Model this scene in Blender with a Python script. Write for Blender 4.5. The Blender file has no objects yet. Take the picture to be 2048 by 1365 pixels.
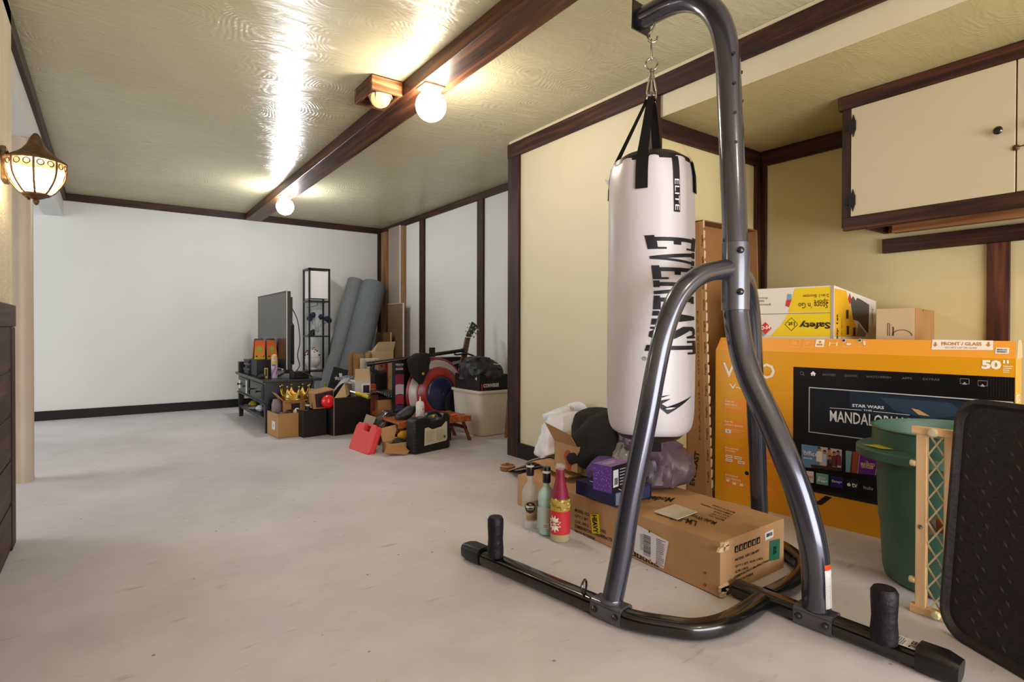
import bpy, math, random
from mathutils import Vector, Matrix, noise
from math import sin, cos, pi, radians
V = Vector
sc = bpy.context.scene
COL = sc.collection

# ------------------------------------------------------------------ camera
FPX, YAW, PITCH, ROLL, PY, PX, EYE = 1120., .6255, -.008, .0026, 669.5, 1024., .85
_F = V((sin(YAW) * cos(PITCH), cos(YAW) * cos(PITCH), sin(PITCH)))
_R = V((cos(YAW), -sin(YAW), 0)); _U = _R.cross(_F)
_R, _U = cos(ROLL) * _R + sin(ROLL) * _U, -sin(ROLL) * _R + cos(ROLL) * _U
CAM = V((0, 0, EYE))
cd = bpy.data.cameras.new('camera'); cam = bpy.data.objects.new('camera', cd); COL.objects.link(cam)
cd.sensor_width = 36; cd.lens = 36 * FPX / 2048; cd.shift_y = -(682.5 - PY) / 2048
cd.clip_start = .02
cam.matrix_world = Matrix(((_R.x, _U.x, -_F.x, 0), (_R.y, _U.y, -_F.y, 0), (_R.z, _U.z, -_F.z, EYE), (0, 0, 0, 1)))
sc.camera = cam

# ------------------------------------------------------------------ world, lights, exposure
w = bpy.data.worlds.new('world'); sc.world = w; w.use_nodes = True
w.node_tree.nodes['Background'].inputs[0].default_value = (.75, .86, 1, 1)
w.node_tree.nodes['Background'].inputs[1].default_value = .5
sc.view_settings.view_transform = 'Standard'; sc.view_settings.look = 'None'
sc.view_settings.exposure = 0.08; sc.view_settings.gamma = 1; sc.view_settings.use_curve_mapping = False
try: sc.cycles.max_bounces = 8; sc.cycles.diffuse_bounces = 5; sc.cycles.caustics_reflective = False; sc.cycles.caustics_refractive = False; sc.cycles.sample_clamp_indirect = 4
except Exception: pass
def light(kind, name, loc, energy, color, size=.1, rot=(0, 0, 0), size_y=None):
    l = bpy.data.lights.new(name, kind); l.energy = energy; l.color = color
    if kind == 'AREA':
        l.size = size
        if size_y: l.shape = 'RECTANGLE'; l.size_y = size_y
    else: l.shadow_soft_size = size
    o = bpy.data.objects.new(name, l); o.location = loc; o.rotation_euler = rot; COL.objects.link(o); return o
# daylight through the left bay opening; then added unseen fill behind the camera
light('AREA', 'daylight_left_bay', (-2.9, 5.0, 1.25), 74, (.80, .90, 1), 1.9, (0, radians(-90), 0), 1.5)
light('AREA', 'fill_behind_camera', (1.2, -2.4, .80), 150, (.93, .95, 1), 3.0, (radians(90), 0, 0), 1.4)

# ------------------------------------------------------------------ pixel <-> place helpers (surveying the photograph)
def ray(x, y): return _F + (x - PX) / FPX * _R + (PY - y) / FPX * _U
def onz(x, y, z=0): d = ray(x, y); return CAM + d * ((z - EYE) / d.z)
def onx(x, y, X): d = ray(x, y); return CAM + d * (X / d.x)
def ony(x, y, Y): d = ray(x, y); return CAM + d * (Y / d.y)
def onplane(x, y, p, n):
    d = ray(x, y); return CAM + d * ((V(p) - CAM).dot(n) / d.dot(n))

# ------------------------------------------------------------------ materials
def lin(h):
    def f(c): c /= 255.; return c / 12.92 if c <= .04045 else ((c + .055) / 1.055) ** 2.4
    return (f(int(h[0:2], 16)), f(int(h[2:4], 16)), f(int(h[4:6], 16)), 1)
MATS = {}
def base(name, col, rough=.5, metal=0, coat=0, spec=.5, **k):
    m = bpy.data.materials.new(name); m.use_nodes = True
    b = m.node_tree.nodes['Principled BSDF']
    b.inputs['Base Color'].default_value = lin(col) if isinstance(col, str) else col
    b.inputs['Roughness'].default_value = rough; b.inputs['Metallic'].default_value = metal
    b.inputs['Coat Weight'].default_value = coat; b.inputs['Coat Roughness'].default_value = .08
    b.inputs['Specular IOR Level'].default_value = spec
    for kk, v in k.items(): b.inputs[kk].default_value = v
    return m
def N(m, t, **k):
    n = m.node_tree.nodes.new(t)
    for kk, v in k.items():
        if hasattr(n, kk): setattr(n, kk, v)
        else: n.inputs[kk].default_value = v
    return n
def L(m, a, b): m.node_tree.links.new(a, b)
def coords(m, scale=(1, 1, 1), rot=(0, 0, 0)):
    tc = N(m, 'ShaderNodeTexCoord'); mp = N(m, 'ShaderNodeMapping')
    mp.inputs['Scale'].default_value = scale; mp.inputs['Rotation'].default_value = rot
    L(m, tc.outputs['Object'], mp.inputs['Vector']); return mp.outputs[0]
def ramp(m, src, stops):
    r = N(m, 'ShaderNodeValToRGB'); e = r.color_ramp.elements
    while len(e) < len(stops): e.new(.5)
    for el, (p, c) in zip(e, stops): el.position = p; el.color = lin(c) if isinstance(c, str) else c
    L(m, src, r.inputs[0]); return r.outputs[0]
def bumpit(m, src, strength, dist):
    b = N(m, 'ShaderNodeBump'); b.inputs['Strength'].default_value = strength; b.inputs['Distance'].default_value = dist
    L(m, src, b.inputs['Height']); L(m, b.outputs[0], m.node_tree.nodes['Principled BSDF'].inputs['Normal']); return b
def mottled(name, c1, c2, scale=6, rough=.6, bump=0, bscale=60, stretch=(1, 1, 1), **k):
    m = base(name, c1, rough, **k); v = coords(m, stretch)
    n = N(m, 'ShaderNodeTexNoise'); n.inputs['Scale'].default_value = scale; n.inputs['Detail'].default_value = 5
    L(m, v, n.inputs['Vector'])
    L(m, ramp(m, n.outputs[0], [(.3, c1), (.7, c2)]), m.node_tree.nodes['Principled BSDF'].inputs['Base Color'])
    if bump:
        n2 = N(m, 'ShaderNodeTexNoise'); n2.inputs['Scale'].default_value = bscale; n2.inputs['Detail'].default_value = 4
        L(m, v, n2.inputs['Vector']); bumpit(m, n2.outputs[0], bump, .01)
    return m
def wood(name, c1, c2, c3, axis, rough=.55, scale=1., bump=.35):
    m = base(name, c2, rough, spec=.3)
    s = [26 * scale] * 3; s[axis] = 1.6 * scale
    v = coords(m, s)
    n = N(m, 'ShaderNodeTexNoise'); n.inputs['Scale'].default_value = 1; n.inputs['Detail'].default_value = 7; n.inputs['Distortion'].default_value = 1.2
    L(m, v, n.inputs['Vector'])
    L(m, ramp(m, n.outputs[0], [(.3, c1), (.5, c2), (.72, c3)]), m.node_tree.nodes['Principled BSDF'].inputs['Base Color'])
    bumpit(m, n.outputs[0], bump, .004); return m
def build_floor_mat():
    m = base('floor_paint', 'c4bfc4', .5); v = coords(m); b = m.node_tree.nodes['Principled BSDF']
    n = N(m, 'ShaderNodeTexNoise'); n.inputs['Scale'].default_value = 1.1; n.inputs['Detail'].default_value = 9; n.inputs['Roughness'].default_value = .62
    L(m, v, n.inputs['Vector'])
    c = ramp(m, n.outputs[0], [(.34, 'b3adaf'), (.5, 'c4bec1'), (.66, 'cec9cd')])
    # scuffs: thin scratches from a stretched noise
    sv = coords(m, (2.2, 9, 1), (0, 0, .6)); s = N(m, 'ShaderNodeTexNoise'); s.inputs['Scale'].default_value = 3.2; s.inputs['Detail'].default_value = 8
    L(m, sv, s.inputs['Vector'])
    sr = ramp(m, s.outputs[0], [(.635, (0, 0, 0, 1)), (.71, (1, 1, 1, 1))])
    mx = N(m, 'ShaderNodeMixRGB'); mx.inputs[2].default_value = lin('8d8375')
    mul = N(m, 'ShaderNodeMath', operation='MULTIPLY'); mul.inputs[1].default_value = .42
    L(m, sr, mul.inputs[0]); L(m, mul.outputs[0], mx.inputs[0]); L(m, c, mx.inputs[1])
    # small dark specks
    vo = N(m, 'ShaderNodeTexVoronoi'); vo.inputs['Scale'].default_value = 9; L(m, v, vo.inputs['Vector'])
    vr = ramp(m, vo.outputs['Distance'], [(.03, (1, 1, 1, 1)), (.055, (0, 0, 0, 1))])
    mx2 = N(m, 'ShaderNodeMixRGB'); mx2.inputs[2].default_value = lin('7c7468'); L(m, vr, mx2.inputs[0]); L(m, mx.outputs[0], mx2.inputs[1])
    L(m, mx2.outputs[0], b.inputs['Base Color'])
    rr = N(m, 'ShaderNodeMapRange'); rr.inputs[3].default_value = .38; rr.inputs[4].default_value = .62
    L(m, n.outputs[0], rr.inputs[0]); L(m, rr.outputs[0], b.inputs['Roughness'])
    n3 = N(m, 'ShaderNodeTexNoise'); n3.inputs['Scale'].default_value = 14; n3.inputs['Detail'].default_value = 6; L(m, v, n3.inputs['Vector'])
    bumpit(m, n3.outputs[0], .25, .006); return m
def build_ceiling_mat(c1='cdc3a2', c2='c2b896', rough=.22, bump=.85):
    # glossy paint over hand trowelled swirls
    m = base('ceiling_paint', c1, rough, spec=.5); b = m.node_tree.nodes['Principled BSDF']
    v = coords(m)
    n = N(m, 'ShaderNodeTexNoise'); n.inputs['Scale'].default_value = 1.3; n.inputs['Detail'].default_value = 3; L(m, v, n.inputs['Vector'])
    L(m, ramp(m, n.outputs[0], [(.35, c1), (.65, c2)]), b.inputs['Base Color'])
    add = N(m, 'ShaderNodeVectorMath', operation='MULTIPLY_ADD'); add.inputs[1].default_value = (.55, .55, .55)
    L(m, n.outputs['Color'], add.inputs[0]); L(m, v, add.inputs[2])
    w1 = N(m, 'ShaderNodeTexVoronoi'); w1.inputs['Scale'].default_value = 3.3; L(m, add.outputs[0], w1.inputs['Vector'])
    wv = N(m, 'ShaderNodeMath', operation='MULTIPLY'); wv.inputs[1].default_value = 95; L(m, w1.outputs['Distance'], wv.inputs[0])
    sn = N(m, 'ShaderNodeMath', operation='SINE'); L(m, wv.outputs[0], sn.inputs[0])
    n2 = N(m, 'ShaderNodeTexNoise'); n2.inputs['Scale'].default_value = 5; n2.inputs['Detail'].default_value = 9; n2.inputs['Roughness'].default_value = .68; n2.inputs['Distortion'].default_value = .6; L(m, coords(m, (.9, 4.2, 1), (0, 0, .12)), n2.inputs['Vector'])
    g = ramp(m, n2.outputs[0], [(.45, (0, 0, 0, 1)), (.62, (1, 1, 1, 1))])
    mu = N(m, 'ShaderNodeMath', operation='MULTIPLY'); L(m, sn.outputs[0], mu.inputs[0]); L(m, g, mu.inputs[1])
    sc1 = N(m, 'ShaderNodeMath', operation='MULTIPLY_ADD'); sc1.inputs[1].default_value = .08; L(m, mu.outputs[0], sc1.inputs[0]); L(m, n2.outputs[0], sc1.inputs[2])
    bumpit(m, sc1.outputs[0], bump, .012); return m
def emis(name, col, st):
    m = base(name, 'ffffff'); b = m.node_tree.nodes['Principled BSDF']
    b.inputs['Emission Color'].default_value = col; b.inputs['Emission Strength'].default_value = st; return m
def glass(name, col, rough=.03, alpha=None, ior=1.45):
    m = base(name, col, rough); b = m.node_tree.nodes['Principled BSDF']; b.inputs['Transmission Weight'].default_value = 1; b.inputs['IOR'].default_value = ior
    return m
def film(name, col, rough=.3, alpha=.5):
    m = base(name, col, rough); m.node_tree.nodes['Principled BSDF'].inputs['Alpha'].default_value = alpha; return m
def card(name, c1, c2):
    m = mottled(name, c1, c2, 5, .75, .12, 90); return m
MK = {
 'floor': build_floor_mat, 'ceiling': build_ceiling_mat,
 'alcove_ceiling': lambda: build_ceiling_mat('c4b584', 'b8a976', .42, .3),
 'cream': lambda: mottled('cream_wall', 'c9bea2', 'ccc2a8', 2, .55, .10, 25),
 'white_wall': lambda: mottled('white_wall', 'cfcdc8', 'c8c7c2', 1.2, .6, .10, 22),
 'white_wall2': lambda: mottled('repainted_white', 'd2d0cc', 'c9c7c4', 1.2, .6, .10, 22),
 'alcove': lambda: mottled('alcove_bounce_tint', 'cdbd8b', 'd0c08f', 2, .55, .10, 25), 'stucco': lambda: mottled('stucco', 'd8ccb0', 'cbbd9f', 8, .7, .9, 70),  # alcove: cream wall with yellow bounced light put into its colour
 'dwx': lambda: wood('dark_wood_x', '1a0c08', '2c160f', '452617', 0), 'dwy': lambda: wood('dark_wood_y', '1c0d08', '34190f', '58301c', 1),
 'dwz': lambda: wood('dark_wood_z', '180b07', '2b150d', '4a2a1a', 2), 'beam': lambda: wood('beam_wood', '24110a', '4e2c19', '7d4e2f', 1, .45, .8),
 'beamx': lambda: wood('box_wood', '3a1e12', '744529', 'a97a50', 0, .5), 'darkbase': lambda: mottled('base_paint', '120c0e', '1a1315', 8, .55, spec=.25),
 'rawz': lambda: wood('raw_stud', '5d3f25', '86623f', '9d7a52', 2), 'rawy': lambda: wood('raw_y', '6b4425', '8d5f38', 'a87a4b', 1),
 'stud': lambda: wood('stud_dark', '1c0e0a', '4a271a', '8a5335', 2, .45, .6, .5), 'pine': lambda: wood('pine', 'd9ab7c', 'e2bb8f', 'e9c9a2', 2, .5), 'piney': lambda: wood('piney', 'd9ab7c', 'e2bb8f', 'e9c9a2', 1, .5),
 'stoolw': lambda: wood('stool_wood', '6e3118', '9a5229', 'b86c3a', 1, .4), 'stoolz': lambda: wood('stool_leg', '4c2312', '6f3a1f', '8c5230', 2, .4),
 'column': lambda: mottled('column_paint', 'bcab9b', 'b1a091', 5, .45, .2, 12),
 'gun': lambda: base('gunmetal', '44444f', .22, .6, .7), 'gun2': lambda: base('gunmetal_b', '565660', .3, .5, .5),
 'blackgloss': lambda: base('black_gloss', '0b0a0b', .2, 0, .5), 'blackmat': lambda: base('black_matte', '100f11', .6, spec=.3), 'blackplastic': lambda: base('black_plastic', '131113', .38, spec=.4),
 'foam': lambda: mottled('foam', '120f14', '19161c', 20, .5, .5, 40, spec=.25), 'rubber': lambda: mottled('rubber', '221d21', '292328', 8, .5, .3, 60, spec=.4),
 'vinyl': lambda: mottled('white_vinyl', 'ccc5ca', 'c7c0c6', 3, .38, .05, 30), 'webbing': lambda: mottled('webbing', '0e0b0d', '151113', 40, .7, .3, 200, spec=.25),
 'chrome': lambda: base('chrome', 'c9c6c2', .2, 1), 'chromedull': lambda: base('steel', '9a958d', .38, 1),
 'kraft': lambda: card('kraft', 'a97f54', 'b58b60'), 'kraft2': lambda: card('kraft2', '9d7143', 'a67b4c'), 'kraftd': lambda: card('kraft_d', '74502c', '7d5831'), 'kraftl': lambda: card('kraft_l', 'bfa27c', 'c6ab86'),
 'kraftin': lambda: card('kraft_in', '8e6134', '99693a'),
 'orange': lambda: mottled('box_orange', 'd68f05', 'da960c', 3, .35), 'orange2': lambda: base('box_orange2', 'e28a22', .35), 'orangef': lambda: base('box_orange3', 'e79a33', .38),
 'scr': lambda: base('printed_black', '0a0809', .28), 'bingreen': lambda: mottled('bin_green', '355a4c', '3b6152', 9, .42, .12, 60), 'binlid': lambda: base('bin_rim', '4f8a76', .38),
 'binwhite': lambda: mottled('bin_white', 'cfc3b3', 'c6baa9', 3, .4), 'rug': lambda: mottled('rug_gray', '60666c', '7b8187', 120, .95, .7, 160), 'rug2': lambda: mottled('rug_back', '6d7175', '85898c', 90, .95, .7, 160),
 'blacklam': lambda: base('black_lacquer', '171518', .33, spec=.4), 'tvscreen': lambda: base('tv_screen', '19191b', .33, spec=.9),
 'red': lambda: mottled('red_plastic', 'd2373a', 'd84342', 10, .42, .1, 50), 'gold': lambda: base('gold', 'c9a24a', .28, .9), 'redgloss': lambda: base('red_gloss', 'd21212', .25),
 'globe': lambda: emis('globe_glow', (1, .90, .75, 1), 108), 'globe2': lambda: emis('globe_glow_cool', (.94, .97, 1, 1), 146), 'globe3': lambda: emis('globe_glow_warm', (1, .85, .62, 1), 108), 'lampglow': lambda: emis('bulb_glow', (1, .80, .50, 1), 110),
 'clear': lambda: film('clear_glass', 'dfe8e6', .03, .20), 'clearb': lambda: film('bottle_glass', 'c9cfca', .04, .38), 'frost': lambda: film('ribbed_glass', 'f4e2c0', .2, .38), 'amber': lambda: glass('brown_glass', '5a3520', .05),
 'brass': lambda: mottled('aged_brass', '3f2d1c', '6e5233', 30, .5, .4, 60, metal=.6), 'linen': lambda: base('lamp_paper', 'e6e2da', .8, **{'Transmission Weight': .1}),
 'whitebag': lambda: base('white_plastic', 'd9d6dc', .35, **{'Subsurface Weight': .15}), 'purplebag': lambda: mottled('purple_film', '4d3a54', '6b5d63', 4, .42, .5, 14), 'clearbag': lambda: film('clear_film', 'b5aca0', .15, .55),
 'clothb': lambda: mottled('black_cloth', '0d0b0c', '131011', 30, .95, .5, 120), 'clothg': lambda: mottled('grey_cloth', 'b9afa8', 'a89d96', 8, .9, .5, 100), 'clothk': lambda: mottled('black_nylon', '141214', '1c1a1d', 10, .5, .4, 60),
}
def M(key):
    if key not in MATS:
        if key in MK: MATS[key] = MK[key]()
        elif key.startswith('p:'): MATS[key] = base('print_' + key[2:], key[2:], .5, spec=.3)
        elif key.startswith('g:'): MATS[key] = base('gloss_' + key[2:], key[2:], .25)
        elif key.startswith('t:'): MATS[key] = mottled('fabric_' + key[2:], key[2:], key[2:], 20, .9, .4, 90)
        else: raise KeyError(key)
    return MATS[key]

# ------------------------------------------------------------------ mesh building
_tc = {}
def glyphs(s, bold=.0):
    k = (s, bold)
    if k not in _tc:
        c = bpy.data.curves.new('t', 'FONT'); c.body = s; c.size = 1; c.offset = bold; c.resolution_u = 2
        o = bpy.data.objects.new('t', c); me = o.to_mesh()
        vs = [v.co.copy() for v in me.vertices]; fs = [tuple(p.vertices) for p in me.polygons]
        o.to_mesh_clear(); bpy.data.objects.remove(o); bpy.data.curves.remove(c)
        if vs:
            x0 = min(v.x for v in vs); x1 = max(v.x for v in vs); y0 = min(v.y for v in vs); y1 = max(v.y for v in vs)
            vs = [((v.x - x0) / max(x1 - x0, 1e-6), (v.y - y0) / max(y1 - y0, 1e-6)) for v in vs]
        _tc[k] = (vs, fs)
    return _tc[k]
def perp_frame(d, up=V((0, 0, 1))):
    d = d.normalized(); a = up.cross(d)
    if a.length < 1e-4: a = V((1, 0, 0)).cross(d)
    a.normalize(); return a, d.cross(a)
class MB:
    def __init__(s): s.v = []; s.f = []; s.m = []; s.slots = []
    def mi(s, k):
        if k not in s.slots: s.slots.append(k)
        return s.slots.index(k)
    def face(s, pts, m):
        i = len(s.v); s.v += [V(p) for p in pts]; s.f.append(tuple(range(i, i + len(pts)))); s.m.append(s.mi(m)); return s
    def hexa(s, p, m):   # 8 points: bottom 0-3 ccw, top 4-7
        i = len(s.v); s.v += [V(q) for q in p]
        for f in ((3, 2, 1, 0), (4, 5, 6, 7), (0, 1, 5, 4), (1, 2, 6, 5), (2, 3, 7, 6), (3, 0, 4, 7)): s.f.append(tuple(i + a for a in f)); s.m.append(s.mi(m))
        return s
    def box(s, x0, x1, y0, y1, z0, z1, m):
        return s.hexa([(x0, y0, z0), (x1, y0, z0), (x1, y1, z0), (x0, y1, z0), (x0, y0, z1), (x1, y0, z1), (x1, y1, z1), (x0, y1, z1)], m)
    def obox(s, o, a, b, c, m):   # corner + three edge vectors (right handed)
        o, a, b, c = V(o), V(a), V(b), V(c)
        return s.hexa([o, o + a, o + a + b, o + b, o + c, o + a + c, o + a + b + c, o + b + c], m)
    def cbox(s, c, sx, sy, sz, m, rz=0):
        a = V((cos(rz), sin(rz), 0)) * sx; b = V((-sin(rz), cos(rz), 0)) * sy; z = V((0, 0, sz))
        return s.obox(V(c) - a / 2 - b / 2 - z / 2, a, b, z, m)
    def prism(s, pts, d, m):     # polygon extruded by vector d
        n = len(pts); i = len(s.v); s.v += [V(p) for p in pts] + [V(p) + V(d) for p in pts]; k = s.mi(m)
        nn = (V(pts[1]) - V(pts[0])).cross(V(pts[2]) - V(pts[1]))
        a, b = tuple(range(i, i + n)), tuple(range(i + n, i + 2 * n))
        s.f.append(tuple(reversed(a))); s.f.append(b); s.m += [k, k]
        for j in range(n): s.f.append((i + j, i + (j + 1) % n, i + n + (j + 1) % n, i + n + j)); s.m.append(k)
        return s
    def sweep(s, path, prof, m, caps=True, up=V((0, 0, 1)), scale=None, closed=False):
        path = [V(p) for p in path]; n = len(path); k = len(prof); i = len(s.v); mi = s.mi(m); pa = None
        for j, p in enumerate(path):
            if closed: d = path[(j + 1) % n] - path[j - 1]
            else: d = path[min(j + 1, n - 1)] - path[max(j - 1, 0)]
            if up is not None: a, b = perp_frame(d, up)
            else:
                dn = d.normalized()
                if pa is None: a, b = perp_frame(d)
                else: a = (pa - dn * pa.dot(dn)).normalized(); b = dn.cross(a)
                pa = a
            q = scale[j] if scale else 1
            s.v += [p + a * (u * q) + b * (v * q) for u, v in prof]
        for j in range(n if closed else n - 1):
            for t in range(k):
                a0 = i + j * k; b0 = i + ((j + 1) % n) * k
                s.f.append((a0 + t, a0 + (t + 1) % k, b0 + (t + 1) % k, b0 + t)); s.m.append(mi)
        if caps and not closed:
            s.f.append(tuple(i + t for t in reversed(range(k)))); s.f.append(tuple(i + (n - 1) * k + t for t in range(k))); s.m += [mi, mi]
        return s
    def tube(s, path, r, m, n=14, caps=True, closed=False):
        rs = r if isinstance(r, (list, tuple)) else None
        return s.sweep(path, [((1 if rs else r) * cos(2 * pi * t / n), (1 if rs else r) * sin(2 * pi * t / n)) for t in range(n)], m, caps, None, rs, closed)
    def lathe(s, prof, m, c=(0, 0, 0), n=24, ax=V((0, 0, 1)), sx=1, sy=1, cap=True):
        ax = V(ax).normalized(); a, b = perp_frame(ax, V((0, 1, 0)) if abs(ax.z) > .9 else V((0, 0, 1))); c = V(c); i = len(s.v); mi = s.mi(m)
        for r, z in prof: s.v += [c + ax * z + a * (r * sx * cos(2 * pi * t / n)) + b * (r * sy * sin(2 * pi * t / n)) for t in range(n)]
        for j in range(len(prof) - 1):
            for t in range(n): s.f.append((i + j * n + t, i + j * n + (t + 1) % n, i + (j + 1) * n + (t + 1) % n, i + (j + 1) * n + t)); s.m.append(mi)
        if cap:
            if prof[0][0] > 1e-5: s.f.append(tuple(i + t for t in reversed(range(n)))); s.m.append(mi)
            if prof[-1][0] > 1e-5: s.f.append(tuple(i + (len(prof) - 1) * n + t for t in range(n))); s.m.append(mi)
        return s
    def ball(s, c, r, m, n=20, sq=1):
        return s.lathe([(r * sin(pi * j / (n // 2)) + 1e-6, -r * sq * cos(pi * j / (n // 2))) for j in range(n // 2 + 1)], m, c, n)
    def torus(s, c, R, r, m, ax=V((0, 0, 1)), n=24, k=8, sx=1):
        a, b = perp_frame(V(ax), V((0, 1, 0)) if abs(V(ax).normalized().z) > .9 else V((0, 0, 1)))
        return s.tube([V(c) + a * (R * sx * cos(2 * pi * t / n)) + b * (R * sin(2 * pi * t / n)) for t in range(n)], r, m, k, closed=True)
    def sack(s, rings, m, n=40, amp=.02, freq=6, seed=0, cap=True):   # rings: (cx, cy, cz, rx, ry); crumpled soft body
        i = len(s.v); mi = s.mi(m); N_ = len(rings); R2 = []
        for j in range((N_ - 1) * 4 + 1):
            a = j / 4; k = min(int(a), N_ - 2); t = a - k
            R2.append([catm(*[rings[max(0, min(N_ - 1, k + q))][e] for q in (-1, 0, 1, 2)], t) for e in range(5)])
        for cx, cy, cz, rx, ry in R2:
            for t in range(n):
                th = 2 * pi * t / n; p = V((cx + rx * cos(th), cy + ry * sin(th), cz))
                q = p * freq + V((seed, seed * 2, seed * 3)); h = noise.noise(q) + .5 * abs(noise.noise(q * 2.3)) * 2 - .4 + .3 * noise.noise(q * 5)
                e = min(1, (rx + ry) * 8)
                s.v.append(p + V((cos(th), sin(th), .35 * noise.noise(q + V((9, 9, 9))))) * (amp * h * e))
        for j in range(len(R2) - 1):
            for t in range(n): s.f.append((i + j * n + t, i + j * n + (t + 1) % n, i + (j + 1) * n + (t + 1) % n, i + (j + 1) * n + t)); s.m.append(mi)
        if cap:
            s.f.append(tuple(i + t for t in reversed(range(n)))); s.m.append(mi)
            s.f.append(tuple(i + (len(R2) - 1) * n + t for t in range(n))); s.m.append(mi)
        return s
    def glyph(s, txt, fn, m, bold=0):
        vs, fs = glyphs(txt, bold); i = len(s.v); s.v += [fn(u, v) for u, v in vs]; k = s.mi(m)
        for f in fs: s.f.append(tuple(i + a for a in f)); s.m.append(k)
        return s
    def rbox(s, x0, x1, y0, y1, z0, z1, r, m, n=5):   # box with rounded vertical corners
        pts = []
        for cx, cy, a0 in ((x1 - r, y0 + r, -90), (x1 - r, y1 - r, 0), (x0 + r, y1 - r, 90), (x0 + r, y0 + r, 180)):
            for q in range(n + 1): a = radians(a0 + 90 * q / n); pts.append((cx + r * cos(a), cy + r * sin(a), z0))
        return s.prism(pts, (0, 0, z1 - z0), m)
def catm(a, b, c, d, t): return .5 * (2 * b + (c - a) * t + (2 * a - 5 * b + 4 * c - d) * t * t + (3 * b - a - 3 * c + d) * t ** 3)
def smooth_path(pts, k=5, closed=False):
    pts = [V(p) for p in pts]; n = len(pts); out = []
    for j in range(n if closed else n - 1):
        P = [pts[(j + q) % n] if closed else pts[max(0, min(n - 1, j + q))] for q in (-1, 0, 1, 2)]
        for t in range(k): out.append(V([catm(P[0][e], P[1][e], P[2][e], P[3][e], t / k) for e in range(3)]))
    if not closed: out.append(pts[-1])
    return out
class Face:   # a flat face that carries printed marks
    def __init__(s, mb, o, x, y):
        s.mb = mb; s.o = V(o); s.x = V(x).normalized(); s.y = V(y).normalized(); s.n = s.x.cross(s.y).normalized()
        if s.n.dot(CAM - s.o) < 0: s.n = -s.n
    def P(s, u, v, l=1): return s.o + s.x * u + s.y * v + s.n * (.0007 * l)
    def uv(s, px, py):
        p = onplane(px, py, s.o, s.n) - s.o; return p.dot(s.x), p.dot(s.y)
    def rect(s, u0, v0, u1, v1, m, l=1): s.mb.face([s.P(u0, v0, l), s.P(u1, v0, l), s.P(u1, v1, l), s.P(u0, v1, l)], m)
    def poly(s, pts, m, l=1): s.mb.face([s.P(u, v, l) for u, v in pts], m)
    def rpx(s, x0, y0, x1, y1, m, l=1):   # rectangle given by two corners in the photo
        a = s.uv(x0, y0); b = s.uv(x1, y1); s.rect(a[0], min(a[1], b[1]), b[0], max(a[1], b[1]), m, l)
    def ppx(s, pts, m, l=1): s.poly([s.uv(*p) for p in pts], m, l)
    def text(s, t, bl, br, tl, m, l=2, bold=0):
        bl, br, tl = V(bl), V(br), V(tl)
        s.mb.glyph(t, lambda u, v: s.P(*(bl + (br - bl) * u + (tl - bl) * v), l), m, bold)
    def tpx(s, t, bl, br, tl, m, l=2, bold=0): s.text(t, s.uv(*bl), s.uv(*br), s.uv(*tl), m, l, bold)
    def lines(s, u0, v0, u1, v1, n, m, seed=0, l=2, fill=.45):   # rows of small print
        r = random.Random(seed); h = (v1 - v0) / n
        for j in range(n):
            e = u0 + (u1 - u0) * (r.uniform(.55, 1) if n > 1 else 1); u = u0
            while abs(u - u0) < abs(e - u0):
                ww = (u1 - u0) * r.uniform(.06, .16); ee = u + ww
                if abs(ee - u0) > abs(e - u0): ee = e
                s.rect(u, v0 + h * (j + .25), ee, v0 + h * (j + .25 + fill), m, l); u = ee + (u1 - u0) * .025
    def bars(s, u0, v0, u1, v1, m, seed=0, l=2, vert=True, n=24):
        r = random.Random(seed); a, b = (u0, u1) if vert else (v0, v1); x = a; d = (b - a) / n
        while x < b:
            w_ = d * r.choice((.3, .5, .9))
            if vert: s.rect(x, v0, x + w_, v1, m, l)
            else: s.rect(u0, x, u1, x + w_, m, l)
            x += w_ + d * r.choice((.35, .6))
def disc_pts(c, r, n=24, sy=1, a0=0, a1=2 * pi): return [(c[0] + r * cos(a0 + (a1 - a0) * t / n), c[1] + r * sy * sin(a0 + (a1 - a0) * t / n)) for t in range(n + (0 if abs(a1 - a0 - 2 * pi) < 1e-6 else 1))]

def mesh_obj(name, mb, parent=None, bevel=0, seg=2, sub=0, solid=0, angle=35, world=False):
    me = bpy.data.meshes.new(name)
    vs = mb.v
    if world and parent is not None:
        inv = parent['_m'] if False else ROOTM[parent.name].inverted(); vs = [inv @ v for v in vs]
    me.from_pydata([tuple(v) for v in vs], [], mb.f)
    for k in mb.slots: me.materials.append(M(k))
    for p, i in zip(me.polygons, mb.m): p.material_index = i; p.use_smooth = True
    me.update()
    try: me.set_sharp_from_angle(angle=radians(angle))
    except Exception: pass
    o = bpy.data.objects.new(name, me); COL.objects.link(o)
    if parent is not None: o.parent = parent
    if solid:
        d = o.modifiers.new('solid', 'SOLIDIFY'); d.thickness = solid; d.offset = 0
    if bevel:
        b = o.modifiers.new('bevel', 'BEVEL'); b.width = bevel; b.segments = seg; b.limit_method = 'ANGLE'; b.angle_limit = radians(40); b.use_clamp_overlap = True
    if sub:
        d = o.modifiers.new('sub', 'SUBSURF'); d.levels = sub; d.render_levels = sub
    return o
ROOTM = {}
def thing(name, label, cat, loc=(0, 0, 0), rz=0, group=None):
    o = bpy.data.objects.new(name, None); COL.objects.link(o); o.location = loc; o.rotation_euler = (0, 0, rz); o.empty_display_size = .1
    o['label'] = label; o['category'] = cat
    if group: o['group'] = group
    ROOTM[o.name] = Matrix.Translation(V(loc)) @ Matrix.Rotation(rz, 4, 'Z'); return o
def part(name, mb, root, **k):   # mb in world coordinates
    if root.name not in ROOTM: # sub-part: parent is a mesh whose own transform is identity under the thing
        ROOTM[root.name] = ROOTM[root.parent.name]
    return mesh_obj(name, mb, root, world=True, **k)
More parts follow.
